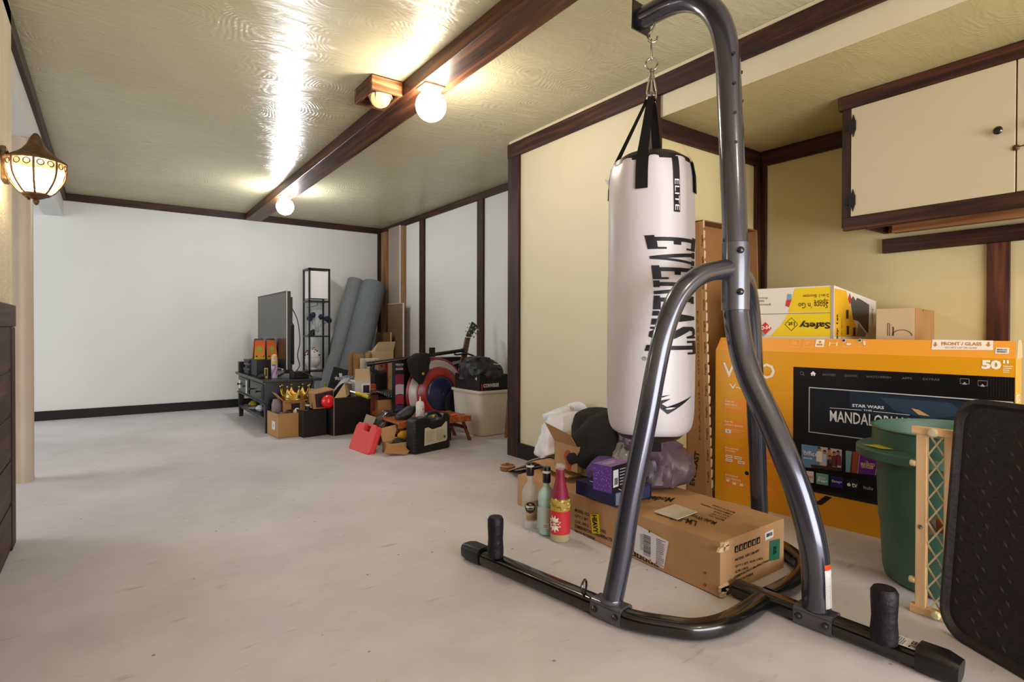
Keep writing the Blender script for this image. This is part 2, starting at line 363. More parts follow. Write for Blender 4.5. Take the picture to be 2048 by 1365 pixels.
def lpart(name, mb, root, **k):  # mb in the thing's own coordinates
    return mesh_obj(name, mb, root, world=False, **k)
def solo(name, mb, label, cat, group=None, kind=None, loc=None, **k):   # thing that is a single mesh; mb in world coordinates
    c = V(loc) if loc else V((sum(v.x for v in mb.v) / len(mb.v), sum(v.y for v in mb.v) / len(mb.v), min(v.z for v in mb.v)))
    mb.v = [v - c for v in mb.v]; o = mesh_obj(name, mb, **k); o.location = c; ROOTM[o.name] = Matrix.Translation(c)
    o['label'] = label; o['category'] = cat
    if group: o['group'] = group
    if kind: o['kind'] = kind
    return o
def sub_solo(name, mb, parent, **k):   # part of a solo thing, world coordinates
    return mesh_obj(name, mb, parent, world=True, **k)
def struct(name, mb, **k):
    o = mesh_obj(name, mb, **k); o['kind'] = 'structure'; return o
def copy_thing(o, loc, rz=None, label=None):
    c = o.copy(); COL.objects.link(c); c.location = loc
    if rz is not None: c.rotation_euler = (0, 0, rz)
    if label: c['label'] = label
    def kids(src, dst):
        for ch in list(src.children):
            k = ch.copy(); COL.objects.link(k); k.parent = dst; kids(ch, k)
    kids(o, c); return c

# ================================================================== THE ROOM
CZ = 2.125
b = MB().box(-4.2, 3.3, -2.7, 6.85, -.1, 0, 'floor'); struct('floor', b)
b = MB().box(-4.2, 3.3, -2.7, 6.85, CZ, CZ + .1, 'ceiling'); struct('ceiling', b)
struct('wall_back', MB().box(-4.2, 3.3, 6.73, 6.85, 0, CZ, 'white_wall'))
struct('wall_far_right', MB().box(2.825, 3.3, 3.11, 6.73, 0, CZ, 'white_wall'))
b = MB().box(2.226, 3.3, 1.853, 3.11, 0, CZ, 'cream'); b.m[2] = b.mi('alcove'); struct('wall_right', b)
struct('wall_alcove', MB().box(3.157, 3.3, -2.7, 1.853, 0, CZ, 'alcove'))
b = MB().box(2.226, 3.157, -2.7, 1.853, 1.907, CZ, 'alcove_ceiling')
for i in (5,): b.m[i] = b.mi('cream')
struct('ceiling_alcove', b)
struct('wall_left', MB().box(-.45, -.31, -2.7, 3.0, 0, CZ, 'stucco'))
struct('wall_behind', MB().box(-.31, 3.157, -2.7, -2.6, 0, CZ, 'cream'))
struct('wall_bay', MB().box(-4.2, -4.1, 3.0, 6.73, 0, CZ, 'white_wall'))
struct('wall_bay_near', MB().box(-4.2, -.45, 2.9, 3.0, 0, CZ, 'white_wall'))
struct('trim_beam_boxed', MB().box(-.476, -.335, 3.0, 6.73, 1.905, CZ, 'white_wall'))
# mouldings
struct('trim_left', MB().box(-.337, -.31, -2.6, 6.71, 2.058, CZ, 'dwy'), bevel=.003)
struct('trim_back', MB().box(-.337, 2.825, 6.708, 6.73, 2.055, CZ + .003, 'dwx'), bevel=.003)
struct('trim_far_right', MB().box(2.803, 2.825, 3.11, 6.708, 2.062, CZ, 'dwy'), bevel=.003)
struct('trim_right', MB().box(2.204, 2.226, -2.6, 3.112, 2.012, 2.105, 'dwy').box(2.21, 2.226, -2.6, 3.1, 2.105, CZ, 'cream'), bevel=.003)
struct('trim_post_corner', MB().box(2.206, 2.226, 2.985, 3.108, 0, 2.012, 'dwz'), bevel=.003)
struct('trim_post_alcove', MB().box(2.204, 2.24, 1.828, 1.885, 0, 2.012, 'dwz'), bevel=.003)
struct('trim_alcove_back', MB().box(2.24, 3.157, 1.831, 1.853, 1.82, 1.907, 'dwx'), bevel=.003)
struct('trim_alcove_side', MB().box(3.135, 3.157, -2.6, 1.831, 1.82, 1.907, 'dwy'), bevel=.003)
struct('trim_alcove_corner', MB().box(3.095, 3.157, 1.831, 1.853, 0, 1.82, 'dwz').box(3.137, 3.157, 1.80, 1.831, 0, 1.82, 'dwz'), bevel=.003)
struct('trim_alcove_rail', MB().box(3.13, 3.157, -1.2, 1.187, 1.237, 1.307, 'dwy'), bevel=.003)
struct('trim_alcove_stud', MB().box(3.14, 3.157, .700, .778, 0, 1.237, 'stud'), bevel=.002)
struct('baseboard_back', MB().box(-1.6, 2.825, 6.715, 6.73, 0, .088, 'darkbase'), bevel=.003)
struct('baseboard_right', MB().box(2.209, 2.226, 1.885, 3.11, 0, .1, 'darkbase'), bevel=.003)
def wallpost(name, px0, px1, mat, y=600, d=.02, zt=2.062):
    a = onx(px0, y, 2.825).y; c = onx(px1, y, 2.825).y
    struct(name, MB().box(2.825 - d, 2.825, min(a, c), max(a, c), 0, zt, mat), bevel=.002)
wallpost('trim_post_1', 841.5, 851, 'dwz'); wallpost('trim_post_2', 957, 969, 'dwz'); wallpost('trim_post_3', 803, 812.5, 'rawz', d=.045); wallpost('trim_post_4', 768.5, 779, 'rawz', d=.045)
struct('trim_post_back', MB().box(2.76, 2.825, 6.70, 6.73, 0, 2.055, 'dwz'))
o = struct('ceiling_beam', MB().box(1.233, 1.392, -2.6, 6.708, 2.05, CZ, 'beam'), bevel=.003)
# repainted patch on the back wall
a = ony(583, 470, 6.728); struct('wall_back_patch', MB().face([(a.x, 6.7285, .09), (2.78, 6.7285, .09), (2.78, 6.7285, 2.05), (a.x - .05, 6.7285, 2.05)], 'white_wall2'))
# wainscot on the left wall
b = MB().box(-.31, -.303, -2.6, 2.95, 0, .86, 'dwy')
for z in (.02, .19, .36, .53, .70): b.box(-.303, -.299, -2.6, 2.85, z, z + .155, 'dwy')
struct('trim_wainscot', b, bevel=.002)
struct('trim_wainscot_cap', MB().box(-.31, -.292, -2.6, 2.93, .858, .942, 'dwy'), bevel=.004)
struct('trim_wainscot_end', MB().box(-.31, -.296, 2.84, 2.95, 0, .858, 'dwz'), bevel=.006)
solo('support_column', MB().lathe([(.06, 0), (.058, .012), (.056, .03), (.056, 1.905)], 'column', (-.392, 4.13, 0), 32), 'round painted metal column under the boxed beam at the far left', 'column')

# ================================================================== CEILING LAMPS
def globe(loc, label, mat):
    t = thing('globe_lamp', label, 'ceiling light', loc, 0, 'globe lamps on the ceiling beam')
    lpart('lamp_base', MB().lathe([(.048, 0), (.05, -.012), (.044, -.026), (.036, -.03)], 'p:c9b79a', n=28).box(-.055, .055, -.05, .05, -.008, 0, 'p:a8875e'), t, bevel=.002)
    g = lpart('globe_shade', MB().ball((0, 0, -.092), .075, mat, 32), t)
    return t
globe((1.30, 2.49, 2.05), 'round white glowing globe lamp under the beam beside the wooden spotlight box', 'globe')
globe((1.30, 5.30, 2.05), 'smaller looking white globe lamp at the far end of the beam', 'globe2')
globe((1.30, -.6, 2.05), 'glowing globe lamp on the beam behind the photographer', 'globe3')

t = thing('spotlight_box', 'wooden ceiling box with tilted round spotlight fixed beside the beam', 'spotlight', (1.15, 2.79, 2.05))
b = MB(); x0, x1, y0, y1, z0, z1 = 1.068, 1.232, 2.672, 2.915, 2.05, CZ
b.box(x0, x1, y0, y0 + .018, z0, z1, 'beamx').box(x0, x1, y1 - .018, y1, z0, z1, 'beamx').box(x0, x0 + .018, y0 + .018, y1 - .018, z0, z1, 'beam').box(x1 - .014, x1, y0 + .018, y1 - .018, z0, z1, 'beam').box(x0, x1, y0, y1, z1 - .006, z1, 'p:20140e')
part('housing', b, t, bevel=.0015)
part('lamp_can', MB().lathe([(.052, .05), (.058, .0), (.062, -.006), (.060, -.008), (.05, 0)], 'p:d8cbb0', (1.155, 2.775, 2.068), 32, cap=False), t, solid=.002)
ax = V((-.15, -.75, -.62)).normalized()
part('lens', MB().lathe([(.001, .022), (.03, .019), (.05, .01), (.054, 0), (.056, -.03), (.05, -.04)], 'p:b3a777', (1.155, 2.775, 2.058), 32, ax), t)
part('clip', MB().tube([(1.10, 2.71, 2.075), (1.10, 2.705, 2.03), (1.103, 2.71, 2.022)], .004, 'chromedull', 8), t)

# wall lantern on the left wall
LC = ony(72, 350, 2.66)
t = thing('wall_lantern', 'ornate glowing carriage lantern with flared metal hood on left wall', 'wall lamp', (LC.x, LC.y, LC.z - .10))
zc = LC.z
part('wall_plate', MB().box(-.31, -.294, 2.70, 2.80, zc - .02, zc + .10, 'brass').box(-.294, -.288, 2.71, 2.79, zc - .005, zc + .085, 'brass'), t, bevel=.006)
part('bracket', MB().tube(smooth_path([(-.29, 2.75, zc + .05), (-.28, 2.72, zc + .075), (-.26, 2.70, zc + .08), (-.235, 2.675, zc + .085)]), .008, 'brass', 10).tube(smooth_path([(-.29, 2.75, zc + .0), (-.28, 2.72, zc - .03), (LC.x - .02, 2.67, zc - .088)]), .005, 'brass', 8), t)
hood = [(.092, .046), (.088, .053), (.062, .070), (.040, .088), (.026, .108), (.018, .128), (.012, .140), (.006, .148), (.001, .15)]
part('hood', MB().lathe(hood, 'brass', (LC.x, LC.y, zc), 8), t, solid=.002, angle=20)
part('glass_shade', MB().lathe([(.034, -.070), (.05, -.058), (.074, -.02), (.083, .015), (.083, .047)], 'frost', (LC.x, LC.y, zc), 24, cap=False), t)
cg = MB()
for k in range(8):
    a = 2 * pi * k / 8
    cg.tube(smooth_path([(LC.x + r * cos(a), LC.y + r * sin(a), zc + z) for r, z in ((.087, .047), (.087, .015), (.078, -.022), (.053, -.060), (.036, -.073))]), .0035, 'brass', 6)
    for s_ in (-1, 1):
        a2 = a + s_ * .22; cg.torus((LC.x + .086 * cos(a2), LC.y + .086 * sin(a2), zc + .03), .010, .002, 'brass', (cos(a2), sin(a2), 0), 10, 5)
cg.torus((LC.x, LC.y, zc + .047), .088, .004, 'brass', n=32).torus((LC.x, LC.y, zc - .072), .036, .005, 'brass').lathe([(.038, -.074), (.022, -.084), (.008, -.09), (.010, -.096), (.006, -.106), (.001, -.11)], 'brass', (LC.x, LC.y, zc), 16)
part('cage', cg, t)
part('bulb', MB().ball((LC.x, LC.y, zc - .015), .042, 'lampglow', 16), t)

# ================================================================== HEAVY BAG STAND
A0 = V((1.630, 1.023, 0)); AD = V((-.055, .9985, 0)).normalized(); AP = V((AD.y, -AD.x, 0))   # axis of symmetry, pointing away
def ap(px, py): return onplane(px, py, A0, AP)
def mir(p): p = V(p); d = (p - A0).dot(AP); return p - AP * (2 * d) - AP * (d * .07 if abs(d) > .1 else 0)
def axp(s_, o_=0, z=0): return A0 + AD * s_ + AP * o_ + V((0, 0, z))
st = thing('bag_stand', 'tall dark grey steel stand that holds the white punching bag', 'punching bag stand', (A0.x, A0.y - .1, 0))
pole_px = [(1633, 1213), (1633, 1190), (1629, 1110), (1611, 1030), (1585, 950), (1544, 850), (1502, 760), (1483, 700), (1472, 630), (1471, 600)]
up_px = [(1471, 600), (1470, 480), (1463.5, 300), (1459, 200), (1456, 130), (1450, 78), (1436, 38), (1414, 12), (1388, 1), (1360, 2), (1330, 13), (1302, 28), (1284, 37)]
lowp = smooth_path([ap(*p) for p in pole_px], 4); upp = smooth_path([ap(*p) for p in up_px], 4)
part('lower_pole', MB().tube(lowp, .0385, 'gun', 28), st)
P0 = ap(1471, 540)
up = part('upper_pole', MB().tube(upp, .0385, 'gun', 28), st)
for y in list(range(118, 480, 58)):
    c = ap(1459.5 + (y - 118) * .021, y)
    for d in (V((-.62, -.78, 0)), V((.72, -.70, 0))):
        part('adjustment_hole', MB().lathe([(.0052, .036), (.0052, .0392)], 'p:050505', c if d.x < 0 else c - V((0, 0, .045)), 10, d.normalized()), up)

part('collar', MB().lathe([(.0405, -.13), (.0425, -.128), (.0425, .085), (.0405, .087)], 'gun2', P0, 32), st)
for dz in (.055, -.075):
    part('bolt', MB().lathe([(.011, .038), (.011, .047), (.006, .051), (.001, .052)], 'blackgloss', P0 + V((0, 0, dz)), 14, V((-.62, -.78, .05))), st)
FL = V((1.20, 1.155, 0)); d1 = (FL - P0); d1.z = 0; d1.normalize(); nn = V((d1.y, -d1.x, 0))
leg_px = [(1475, 536), (1436, 541), (1401, 551), (1374, 572), (1353, 600), (1336, 640), (1322, 690), (1308, 759), (1289.6, 859), (1261, 1000), (1243, 1110), (1225, 1200), (1222, 1212)]
lp = smooth_path([onplane(px, py, P0, nn) for px, py in leg_px], 4)
for q in lp: q.z = max(q.z, .05)
part('leg', MB().tube(lp, .0315, 'gun', 24), st)
part('leg', MB().tube([mir(p) for p in lp], .0315, 'gun', 24), st)
FL = V((lp[-1].x, lp[-1].y, 0))
# base tubes: flattened oval section
def oval(w_, h_, r, n=5):
    pts = []
    for cx, cy, a0 in ((w_ - r, -h_ + r, -90), (w_ - r, h_ - r, 0), (-w_ + r, h_ - r, 90), (-w_ + r, -h_ + r, 180)):
        for q in range(n + 1): a = radians(a0 + 90 * q / n); pts.append((cx + r * cos(a), cy + r * sin(a)))
    return pts
OV = oval(.029, .024, .018)
armd = V((.165, -.986, 0)).normalized()
arm = [FL - armd * .60, FL - armd * .3, FL, FL + armd * .08, V((1.262, 1.0, 0)), V((1.31, .948, 0)), V((1.39, .92, 0)), V((1.50, .918, 0)), V((1.61, .93, 0))]
arm = smooth_path(arm, 4)
for q in arm: q.z = .027
part('base_arm', MB().sweep(arm, OV, 'blackgloss'), st)
part('base_arm', MB().sweep([mir(p) for p in arm], OV, 'blackgloss'), st)
cb = [axp(.005, 0, .027), axp(-.55, 0, .027)]
part('centre_beam', MB().sweep(cb, OV, 'blackgloss'), st)
OC = oval(.035, .030, .020)
e0 = FL - armd * .60
for fn in (lambda p: p, mir): part('end_cap', MB().sweep([fn(e0 + armd * .05 + V((0, 0, .031))), fn(e0 - armd * .02 + V((0, 0, .031))), fn(e0 - armd * .045 + V((0, 0, .029)))], OC, 'blackplastic', scale=[1, 1, .86]), st)
part('end_cap', MB().sweep([axp(-.487, 0, .032), axp(-.542, 0, .032), axp(-.572, 0, .030)], OC, 'blackplastic', scale=[1.06, 1.08, .86]), st)
def bracket(c, d, nm='bracket'):
    a = d.normalized(); p = V((a.y, -a.x, 0)); c = V(c); m_ = MB()
    m_.sweep([c - a * .052 + V((0, 0, .0285)), c + a * .052 + V((0, 0, .0285))], oval(.0325, .0275, .014), 'gun2')
    m_.lathe([(.0325, 0), (.034, .008), (.0325, .012)], 'gun2', c + V((0, 0, .055)), 24)
    br = part(nm, m_, st, angle=50)
    for s_ in (-1, 1):
        for e in (-.036, .036): part('bolt', MB().lathe([(.0095, 0), (.0095, .006), (.005, .010), (.001, .0105)], 'blackgloss', c + a * e + p * (s_ * .032) + V((0, 0, .03)), 12, p * s_), br)
bracket(FL, armd); bracket(mir(FL), mir(A0 + armd) - A0); 
pb = lowp[0]; bracket((pb.x, pb.y, 0), AD)
def peg(c, r, h, nm='weight_peg'):
    part(nm, MB().lathe([(r * .95, 0), (r * 1.0, .02), (r * .9, h * .45), (r * .97, h * .75), (r * .98, h * .93), (r * .8, h), (r * .25, h * 1.005)], 'foam', c, 24), st)
pl = onz(991, 1113, .052); peg(pl, .029, .14); peg(mir(pl), .029, .14); pr = onz(1768, 1283, .052); peg(pr, .032, .138)
c = onz(1168, 1186, .055); part('ring', MB().torus(c + V((0, 0, .018)), .02, .0035, 'blackgloss', armd + V((.3, 0, 0)), 20, 8), st)
# square plate at the end of the top arm
pe = upp[-1]; pd = (upp[-1] - upp[-3]).normalized(); a_, b_ = perp_frame(pd)
m_ = MB(); q0 = pe + pd * .0 - a_ * .052 - b_ * .052; m_.obox(q0, a_ * .104, b_ * .104, pd * .006, 'blackgloss'); part('end_plate', m_, st, bevel=.001)
# printed labels on the stand
def wrap_label(rows, path, r, i0, i1, a0, a1, nm, hdr=None):
    m_ = MB(); n = 8
    for j in range(i0, i1):
        for t in range(n):
            th0 = a0 + (a1 - a0) * t / n; th1 = a0 + (a1 - a0) * (t + 1) / n
            f = lambda p, th: p + V((sin(th) * _F.x * -1 + 0, 0, 0)) if False else p + (_R * sin(th) - V((_F.x, _F.y, 0)).normalized() * cos(th)) * r
            m_.face([f(path[j], th0), f(path[j], th1), f(path[j + 1], th1), f(path[j + 1], th0)], hdr if (hdr and j >= i1 - 1) else 'p:e8e6e6')
    return m_, f
lab_path = lowp[2:9]; lab_path = [lab_path[int(k_ / 2)].lerp(lab_path[min(6, int(k_ / 2) + 1)], (k_ % 2) / 2) for k_ in range(12)]
m_, f = wrap_label(0, lab_path, .0396, 0, 11, .12, .82, 'x', 'p:c8481c')
for j in range(0, 10):
    for k in range(3):
        p_ = lab_path[j].lerp(lab_path[j + 1], (k + .3) / 3); p2 = lab_path[j].lerp(lab_path[j + 1], (k + .55) / 3)
        e1 = random.Random(j * 3 + k).uniform(.85, 1.1)
        fr = lambda p, th: p + (_R * sin(th) - V((_F.x, _F.y, 0)).normalized() * cos(th)) * .0401
        m_.face([fr(p_, .17), fr(p_, e1 - .3), fr(p2, e1 - .3), fr(p2, .17)], 'p:8f8d92')
part('warning_label', m_, st)
m_ = MB(); F_ = Face(m_, axp(-.428, 0, .0525), AP * 1, AD); F_.n = V((0, 0, 1)); F_.rect(-.026, -.065, .026, 0, 'p:d9d4d2', 1)
F_.lines(-.022, -.03, .022, -.005, 5, 'p:6a6668', 4); F_.text('EVERLAST', (.020, -.058), (-.020, -.058), (.020, -.04), 'p:222222', 2, .02)
part('maker_sticker', m_, st)

# ================================================================== PUNCHING BAG
BC = ap(1301, 600); BC.z = 0; BR = .155
zt, zb = 1.452, .497
bg = thing('punching_bag', 'white hanging punching bag with black lettering and black straps', 'punching bag', (BC.x, BC.y, .44))
prof = [(.120, zb - .02), (.142, zb + .0), (.152, zb + .045), (.1555, zb + .12), (.156, .75), (.155, 1.1), (.153, 1.3), (.150, 1.40), (.143, zt - .01), (.139, zt)]
pr2 = []
for k in range(len(prof) - 1):
    for t in range(4): pr2.append(tuple(catm(*[prof[max(0, min(len(prof) - 1, k + q))][e] for q in (-1, 0, 1, 2)], t / 4) for e in (0, 1)))
pr2.append(prof[-1])
m_ = MB(); m_.lathe(pr2, 'vinyl', BC, 64)
for v_ in m_.v:   # soft creases and dents in the vinyl
    d = V((v_.x - BC.x, v_.y - BC.y, 0)); th = math.atan2(d.y, d.x); r0 = d.length
    if r0 < .02: continue
    k = noise.noise(V((cos(th) * 1.6, sin(th) * 1.6, v_.z * 3.2))) * .0035
    top = max(0, (v_.z - 1.28) / .17); k -= top * .005 * (.5 + .5 * sin(th * 9 + 1))
    v_ += d / r0 * k
to_cam = (CAM - BC); to_cam.z = 0; th0 = math.atan2(to_cam.y, to_cam.x)
def onbag(a, z, off=.0022):   # a in degrees to the right as seen by the photographer
    th = th0 + radians(a)
    r_ = BR
    for k in range(len(pr2) - 1):
        if pr2[k][1] <= z <= pr2[k + 1][1]: t = (z - pr2[k][1]) / (pr2[k + 1][1] - pr2[k][1]); r_ = pr2[k][0] * (1 - t) + pr2[k + 1][0] * t
    k = noise.noise(V((cos(th) * 1.6, sin(th) * 1.6, z * 3.2))) * .0035
    top = max(0, (z - 1.28) / .17); k -= top * .005 * (.5 + .5 * sin(th * 9 + 1))
    return V((BC.x + (r_ + k + off) * cos(th), BC.y + (r_ + k + off) * sin(th), z))
shell = part('shell', m_, bg, angle=80)
def zpx(y): return onplane(1301, y, BC - to_cam.normalized() * -.12, to_cam.normalized()).z
# condensed block letters drawn on a unit cell, running down the bag
GL = {
 'E': [[(0, 0), (1, 0), (1, .3), (.86, .3), (.86, .16), (.42, .16), (.42, .84), (.86, .84), (.86, .70), (1, .70), (1, 1), (0, 1), (0, .86), (.14, .86), (.14, .14), (0, .14)], [(.42, .43), (.66, .43), (.66, .57), (.42, .57)]],
 'V': [[(0, 1), (.45, 1), (.45, .88), (.36, .88), (.56, .3), (.74, .88), (.62, .88), (.62, 1), (1, 1), (1, .88), (.92, .88), (.62, 0), (.42, 0), (.08, .88), (0, .88)]],
 'R': [[(0, 0), (.48, 0), (.48, .12), (.40, .12), (.40, .88), (.48, .88), (.48, 1), (0, 1), (0, .88), (.12, .88), (.12, .12), (0, .12)], [(.48, 1), (.85, 1), (.96, .92), (.96, .6), (.85, .5), (.98, .12), (.98, 0), (.76, 0), (.60, .46), (.40, .46), (.40, .58), (.68, .58), (.70, .86), (.48, .88)]],
 'L': [[(0, 0), (1, 0), (1, .34), (.86, .34), (.86, .14), (.44, .14), (.44, .88), (.54, .88), (.54, 1), (0, 1), (0, .88), (.14, .88), (.14, .12), (0, .12)]],
 'A': [[(0, 0), (.36, 0), (.36, .12), (.30, .12), (.35, .28), (.60, .28), (.64, .12), (.56, .12), (.56, 0), (1, 0), (1, .12), (.94, .12), (.64, 1), (.40, 1), (.08, .12), (0, .12)]],
 'S': [[(.06, 0), (.2, 0), (.26, .08), (.4, 0), (.75, 0), (.96, .10), (.96, .42), (.36, .78), (.40, .88), (.66, .88), (.78, .70), (.92, .70), (.92, 1), (.80, 1), (.74, .94), (.6, 1), (.25, 1), (.06, .9), (.06, .62), (.66, .26), (.60, .13), (.36, .13), (.20, .32), (.06, .32)]],
 'T': [[(.28, 0), (.72, 0), (.72, .1), (.65, .1), (.65, .86), (.84, .86), (.84, .7), (1, .7), (1, 1), (0, 1), (0, .7), (.16, .7), (.16, .86), (.35, .86), (.35, .1), (.28, .1)]]}
def tri(poly):
    from mathutils.geometry import tessellate_polygon
    return tessellate_polygon([[V((x, y, 0)) for x, y in poly]])
def dense(poly, step=.12):
    out = []
    for j in range(len(poly)):
        a, c = V(poly[j]), V(poly[(j + 1) % len(poly)]); n = max(1, int((c - a).length / step))
        for t in range(n): out.append(tuple(a.lerp(c, t / n)))
    return out
m_ = MB(); word = 'EVERLAST'; z_top, z_bot = 1.175, .765; cell = (z_top - z_bot) / 8
for i, ch in enumerate(word):
    for poly in GL[ch]:
        poly = dense(poly); tr = tri(poly); i0 = len(m_.v)
        for x, y in poly:
            s_ = (i + .04 + x * .92) / 8; z = z_top - s_ * (z_top - z_bot)
            hw = 31 + 12 * abs(2 * s_ - 1) ** 1.8; cen = 35
            m_.v.append(onbag(cen + (y * 2 - 1) * hw, z))
        for t_ in tr: m_.f.append(tuple(i0 + q for q in t_)); m_.m.append(m_.mi('p:10131c'))
part('brand_lettering', m_, shell)
m_ = MB()
def bagpoly(pts, mat, off=.0022):
    poly = dense(pts, 6) if max(abs(p[0]) for p in pts) > 2 else pts
    out = []
    for j in range(len(pts)):
        a, c = V(pts[j]), V(pts[(j + 1) % len(pts)]); n = max(1, int(abs(c.x - a.x) / 4))
        for t in range(n): out.append(a.lerp(c, t / n))
    from mathutils.geometry import tessellate_polygon
    tr = tessellate_polygon([[V((p.x / 100, p.y, 0)) for p in out]]); i0 = len(m_.v)
    m_.v += [onbag(p.x, p.y, off) for p in out]
    for t_ in tr: m_.f.append(tuple(i0 + q for q in t_)); m_.m.append(m_.mi(mat))
zz = lambda y: 1.175 - (y - 475) * (1.175 - .765) / (705 - 475)
bagpoly([(6, zz(797)), (22, zz(817)), (62, zz(785)), (21, zz(803)), (14, zz(797)), (26, zz(787)), (10, zz(791))], 'p:10131c')
bagpoly([(10, zz(787)), (25, zz(780)), (8, zz(783))], 'p:10131c')
part('emblem', m_, shell); m_ = MB()
n_ = 14
for k in range(n_):
    a0_, a1_ = 2 * pi * k / n_, 2 * pi * (k + 1) / n_; cz_ = zz(711)
    m_.face([onbag(-7 + 2.6 * cos(a0_), cz_ + .007 * sin(a0_)), onbag(-7 + 2.6 * cos(a1_), cz_ + .007 * sin(a1_)), onbag(-7 + 2.1 * cos(a1_), cz_ + .0058 * sin(a1_)), onbag(-7 + 2.1 * cos(a0_), cz_ + .0058 * sin(a0_))], 'p:10131c')
m_.glyph('R', lambda u, v: onbag(-8 + v * 2.2, cz_ + .0035 - u * .007), 'p:10131c')
part('registered_mark', m_, shell)
m_ = MB()
def strip(a0_, a1_, za, zb_, mat, off, n=6):
    for k in range(n):
        zA = za + (zb_ - za) * k / n; zB = za + (zb_ - za) * (k + 1) / n
        m_.face([onbag(a0_, zB, off), onbag(a1_, zB, off), onbag(a1_, zA, off), onbag(a0_, zA, off)], mat)
strip(29.5, 38.5, zz(431), zt - .005, 'p:0e0c10', .0030, 10)
m_.glyph('ELITE', lambda u, v: onbag(30.8 + v * 6.3, zz(368) - u * (zz(368) - zz(428)), .0042), 'p:e8e4e6', .0)
part('side_strip', m_, shell)
part('seam_tab', MB().face([onbag(-78, 1.40), onbag(-78, 1.375), onbag(-90, 1.40) + _R * -.02 + V((0, 0, .012))], 'vinyl').face([onbag(-82, 1.40), onbag(-92, 1.37, .002), onbag(-92, 1.41) + _R * -.012], 'vinyl'), shell)
part('top_cover', MB().lathe([(.140, zt - .012), (.136, zt + .006), (.10, zt + .03), (.05, zt + .038), (.001, zt + .04)], 'blackplastic', BC, 48), bg)
part('bottom_cover', MB().lathe([(.001, .444), (.06, .448), (.105, .462), (.128, zb - .014), (.134, zb - .002)], 'blackplastic', BC, 48), bg)
HK = V((BC.x, BC.y, 1.70))
for k, a in enumerate((-12, 78, 168, 258)):
    m_ = MB(); w1 = 7.5
    pts = [onbag(a, 1.335, .003), onbag(a, 1.40, .003), onbag(a, zt - .004, .003)]
    th = th0 + radians(a); rim = V((BC.x + .132 * cos(th), BC.y + .132 * sin(th), zt + .016))
    tang = V((-sin(th), cos(th), 0)); hookp = HK + V((cos(th), sin(th), 0)) * .012
    path = pts + [rim, rim.lerp(hookp, .35), hookp]; wd = [.021, .021, .021, .019, .016, .012]
    rad = V((cos(th), sin(th), 0)); R_ = []
    for q, ww in zip(path, wd): R_ += [(q - tang * ww, q + tang * ww)]
    for j in range(len(R_) - 1):
        for off in (0, .0025):
            o_ = rad * off; m_.face([R_[j][0] + o_, R_[j][1] + o_, R_[j + 1][1] + o_, R_[j + 1][0] + o_], 'webbing')
    part('strap', m_, bg)
part('bottom_loop', MB().cbox((BC.x + .012, BC.y - .02, .432), .035, .006, .05, 'webbing', YAW * -1), bg)
# chain of links between arm and straps
hk = thing('hanging_hardware', 'chrome hook, links and swivel between stand arm and punching bag', 'hook', (BC.x, BC.y, 1.68))
ux, uz = _R.normalized(), V((0, 0, 1)); arm_p = min(upp[-14:], key=lambda p: abs((p - BC).dot(AD)))
zt_ = arm_p.z - .038
def link(cz_, w_, h_, r, d, nm):
    pts = [V((BC.x, BC.y, cz_)) + d * (w_ * cos(t * pi / 8)) + uz * (h_ * sin(t * pi / 8)) for t in range(16)]
    part(nm, MB().tube(pts, r, 'chrome', 10, closed=True), hk)
fy = V((_F.x, _F.y, 0)).normalized()
hz = zt_ + .006
part('s_hook', MB().tube(smooth_path([V((BC.x, BC.y, hz)) + ux * x + uz * z for x, z in ((.0, .0), (.010, -.012), (.002, -.028), (-.013, -.045), (-.012, -.064), (.004, -.073), (.018, -.064), (.021, -.052))]), .0038, 'chrome', 10), hk)
z0 = hz - .066
link(z0 - .034, .011, .038, .003, (ux * .4 + fy).normalized(), 'carabiner')
link(z0 - .086, .021, .021, .0035, ux, 'ring')
part('swivel', MB().lathe([(.008, 0), (.011, .004), (.011, .012), (.007, .014), (.007, .024), (.010, .026), (.010, .034), (.004, .04)], 'chromedull', (BC.x, BC.y, z0 - .142), 16), hk)
z1 = z0 - .140
for s_ in (-1, 1):
    pts = [V((BC.x, BC.y, z1)) + ux * (s_ * x) + uz * z for x, z in ((.001, .012), (.007, .006), (.015, -.03), (.017, -.05), (.012, -.058), (.004, -.052), (-.001, .0))]
    part('carabiner', MB().tube(smooth_path(pts, 4, True), .003, 'chrome', 8, closed=True), hk)
z2 = z1 - .058
for k, dx in enumerate((-.014, -.003, .006, .016)):
    pts = [V((BC.x, BC.y, (z2 + 1.69) / 2)) + ux * dx + (ux * .3 + fy).normalized() * (.009 * cos(t * pi / 6)) + uz * ((abs(z2 - 1.69) / 2 + .012) * sin(t * pi / 6)) for t in range(12)]
    part('d_ring', MB().tube(pts, .0025, 'chrome', 8, closed=True), hk)
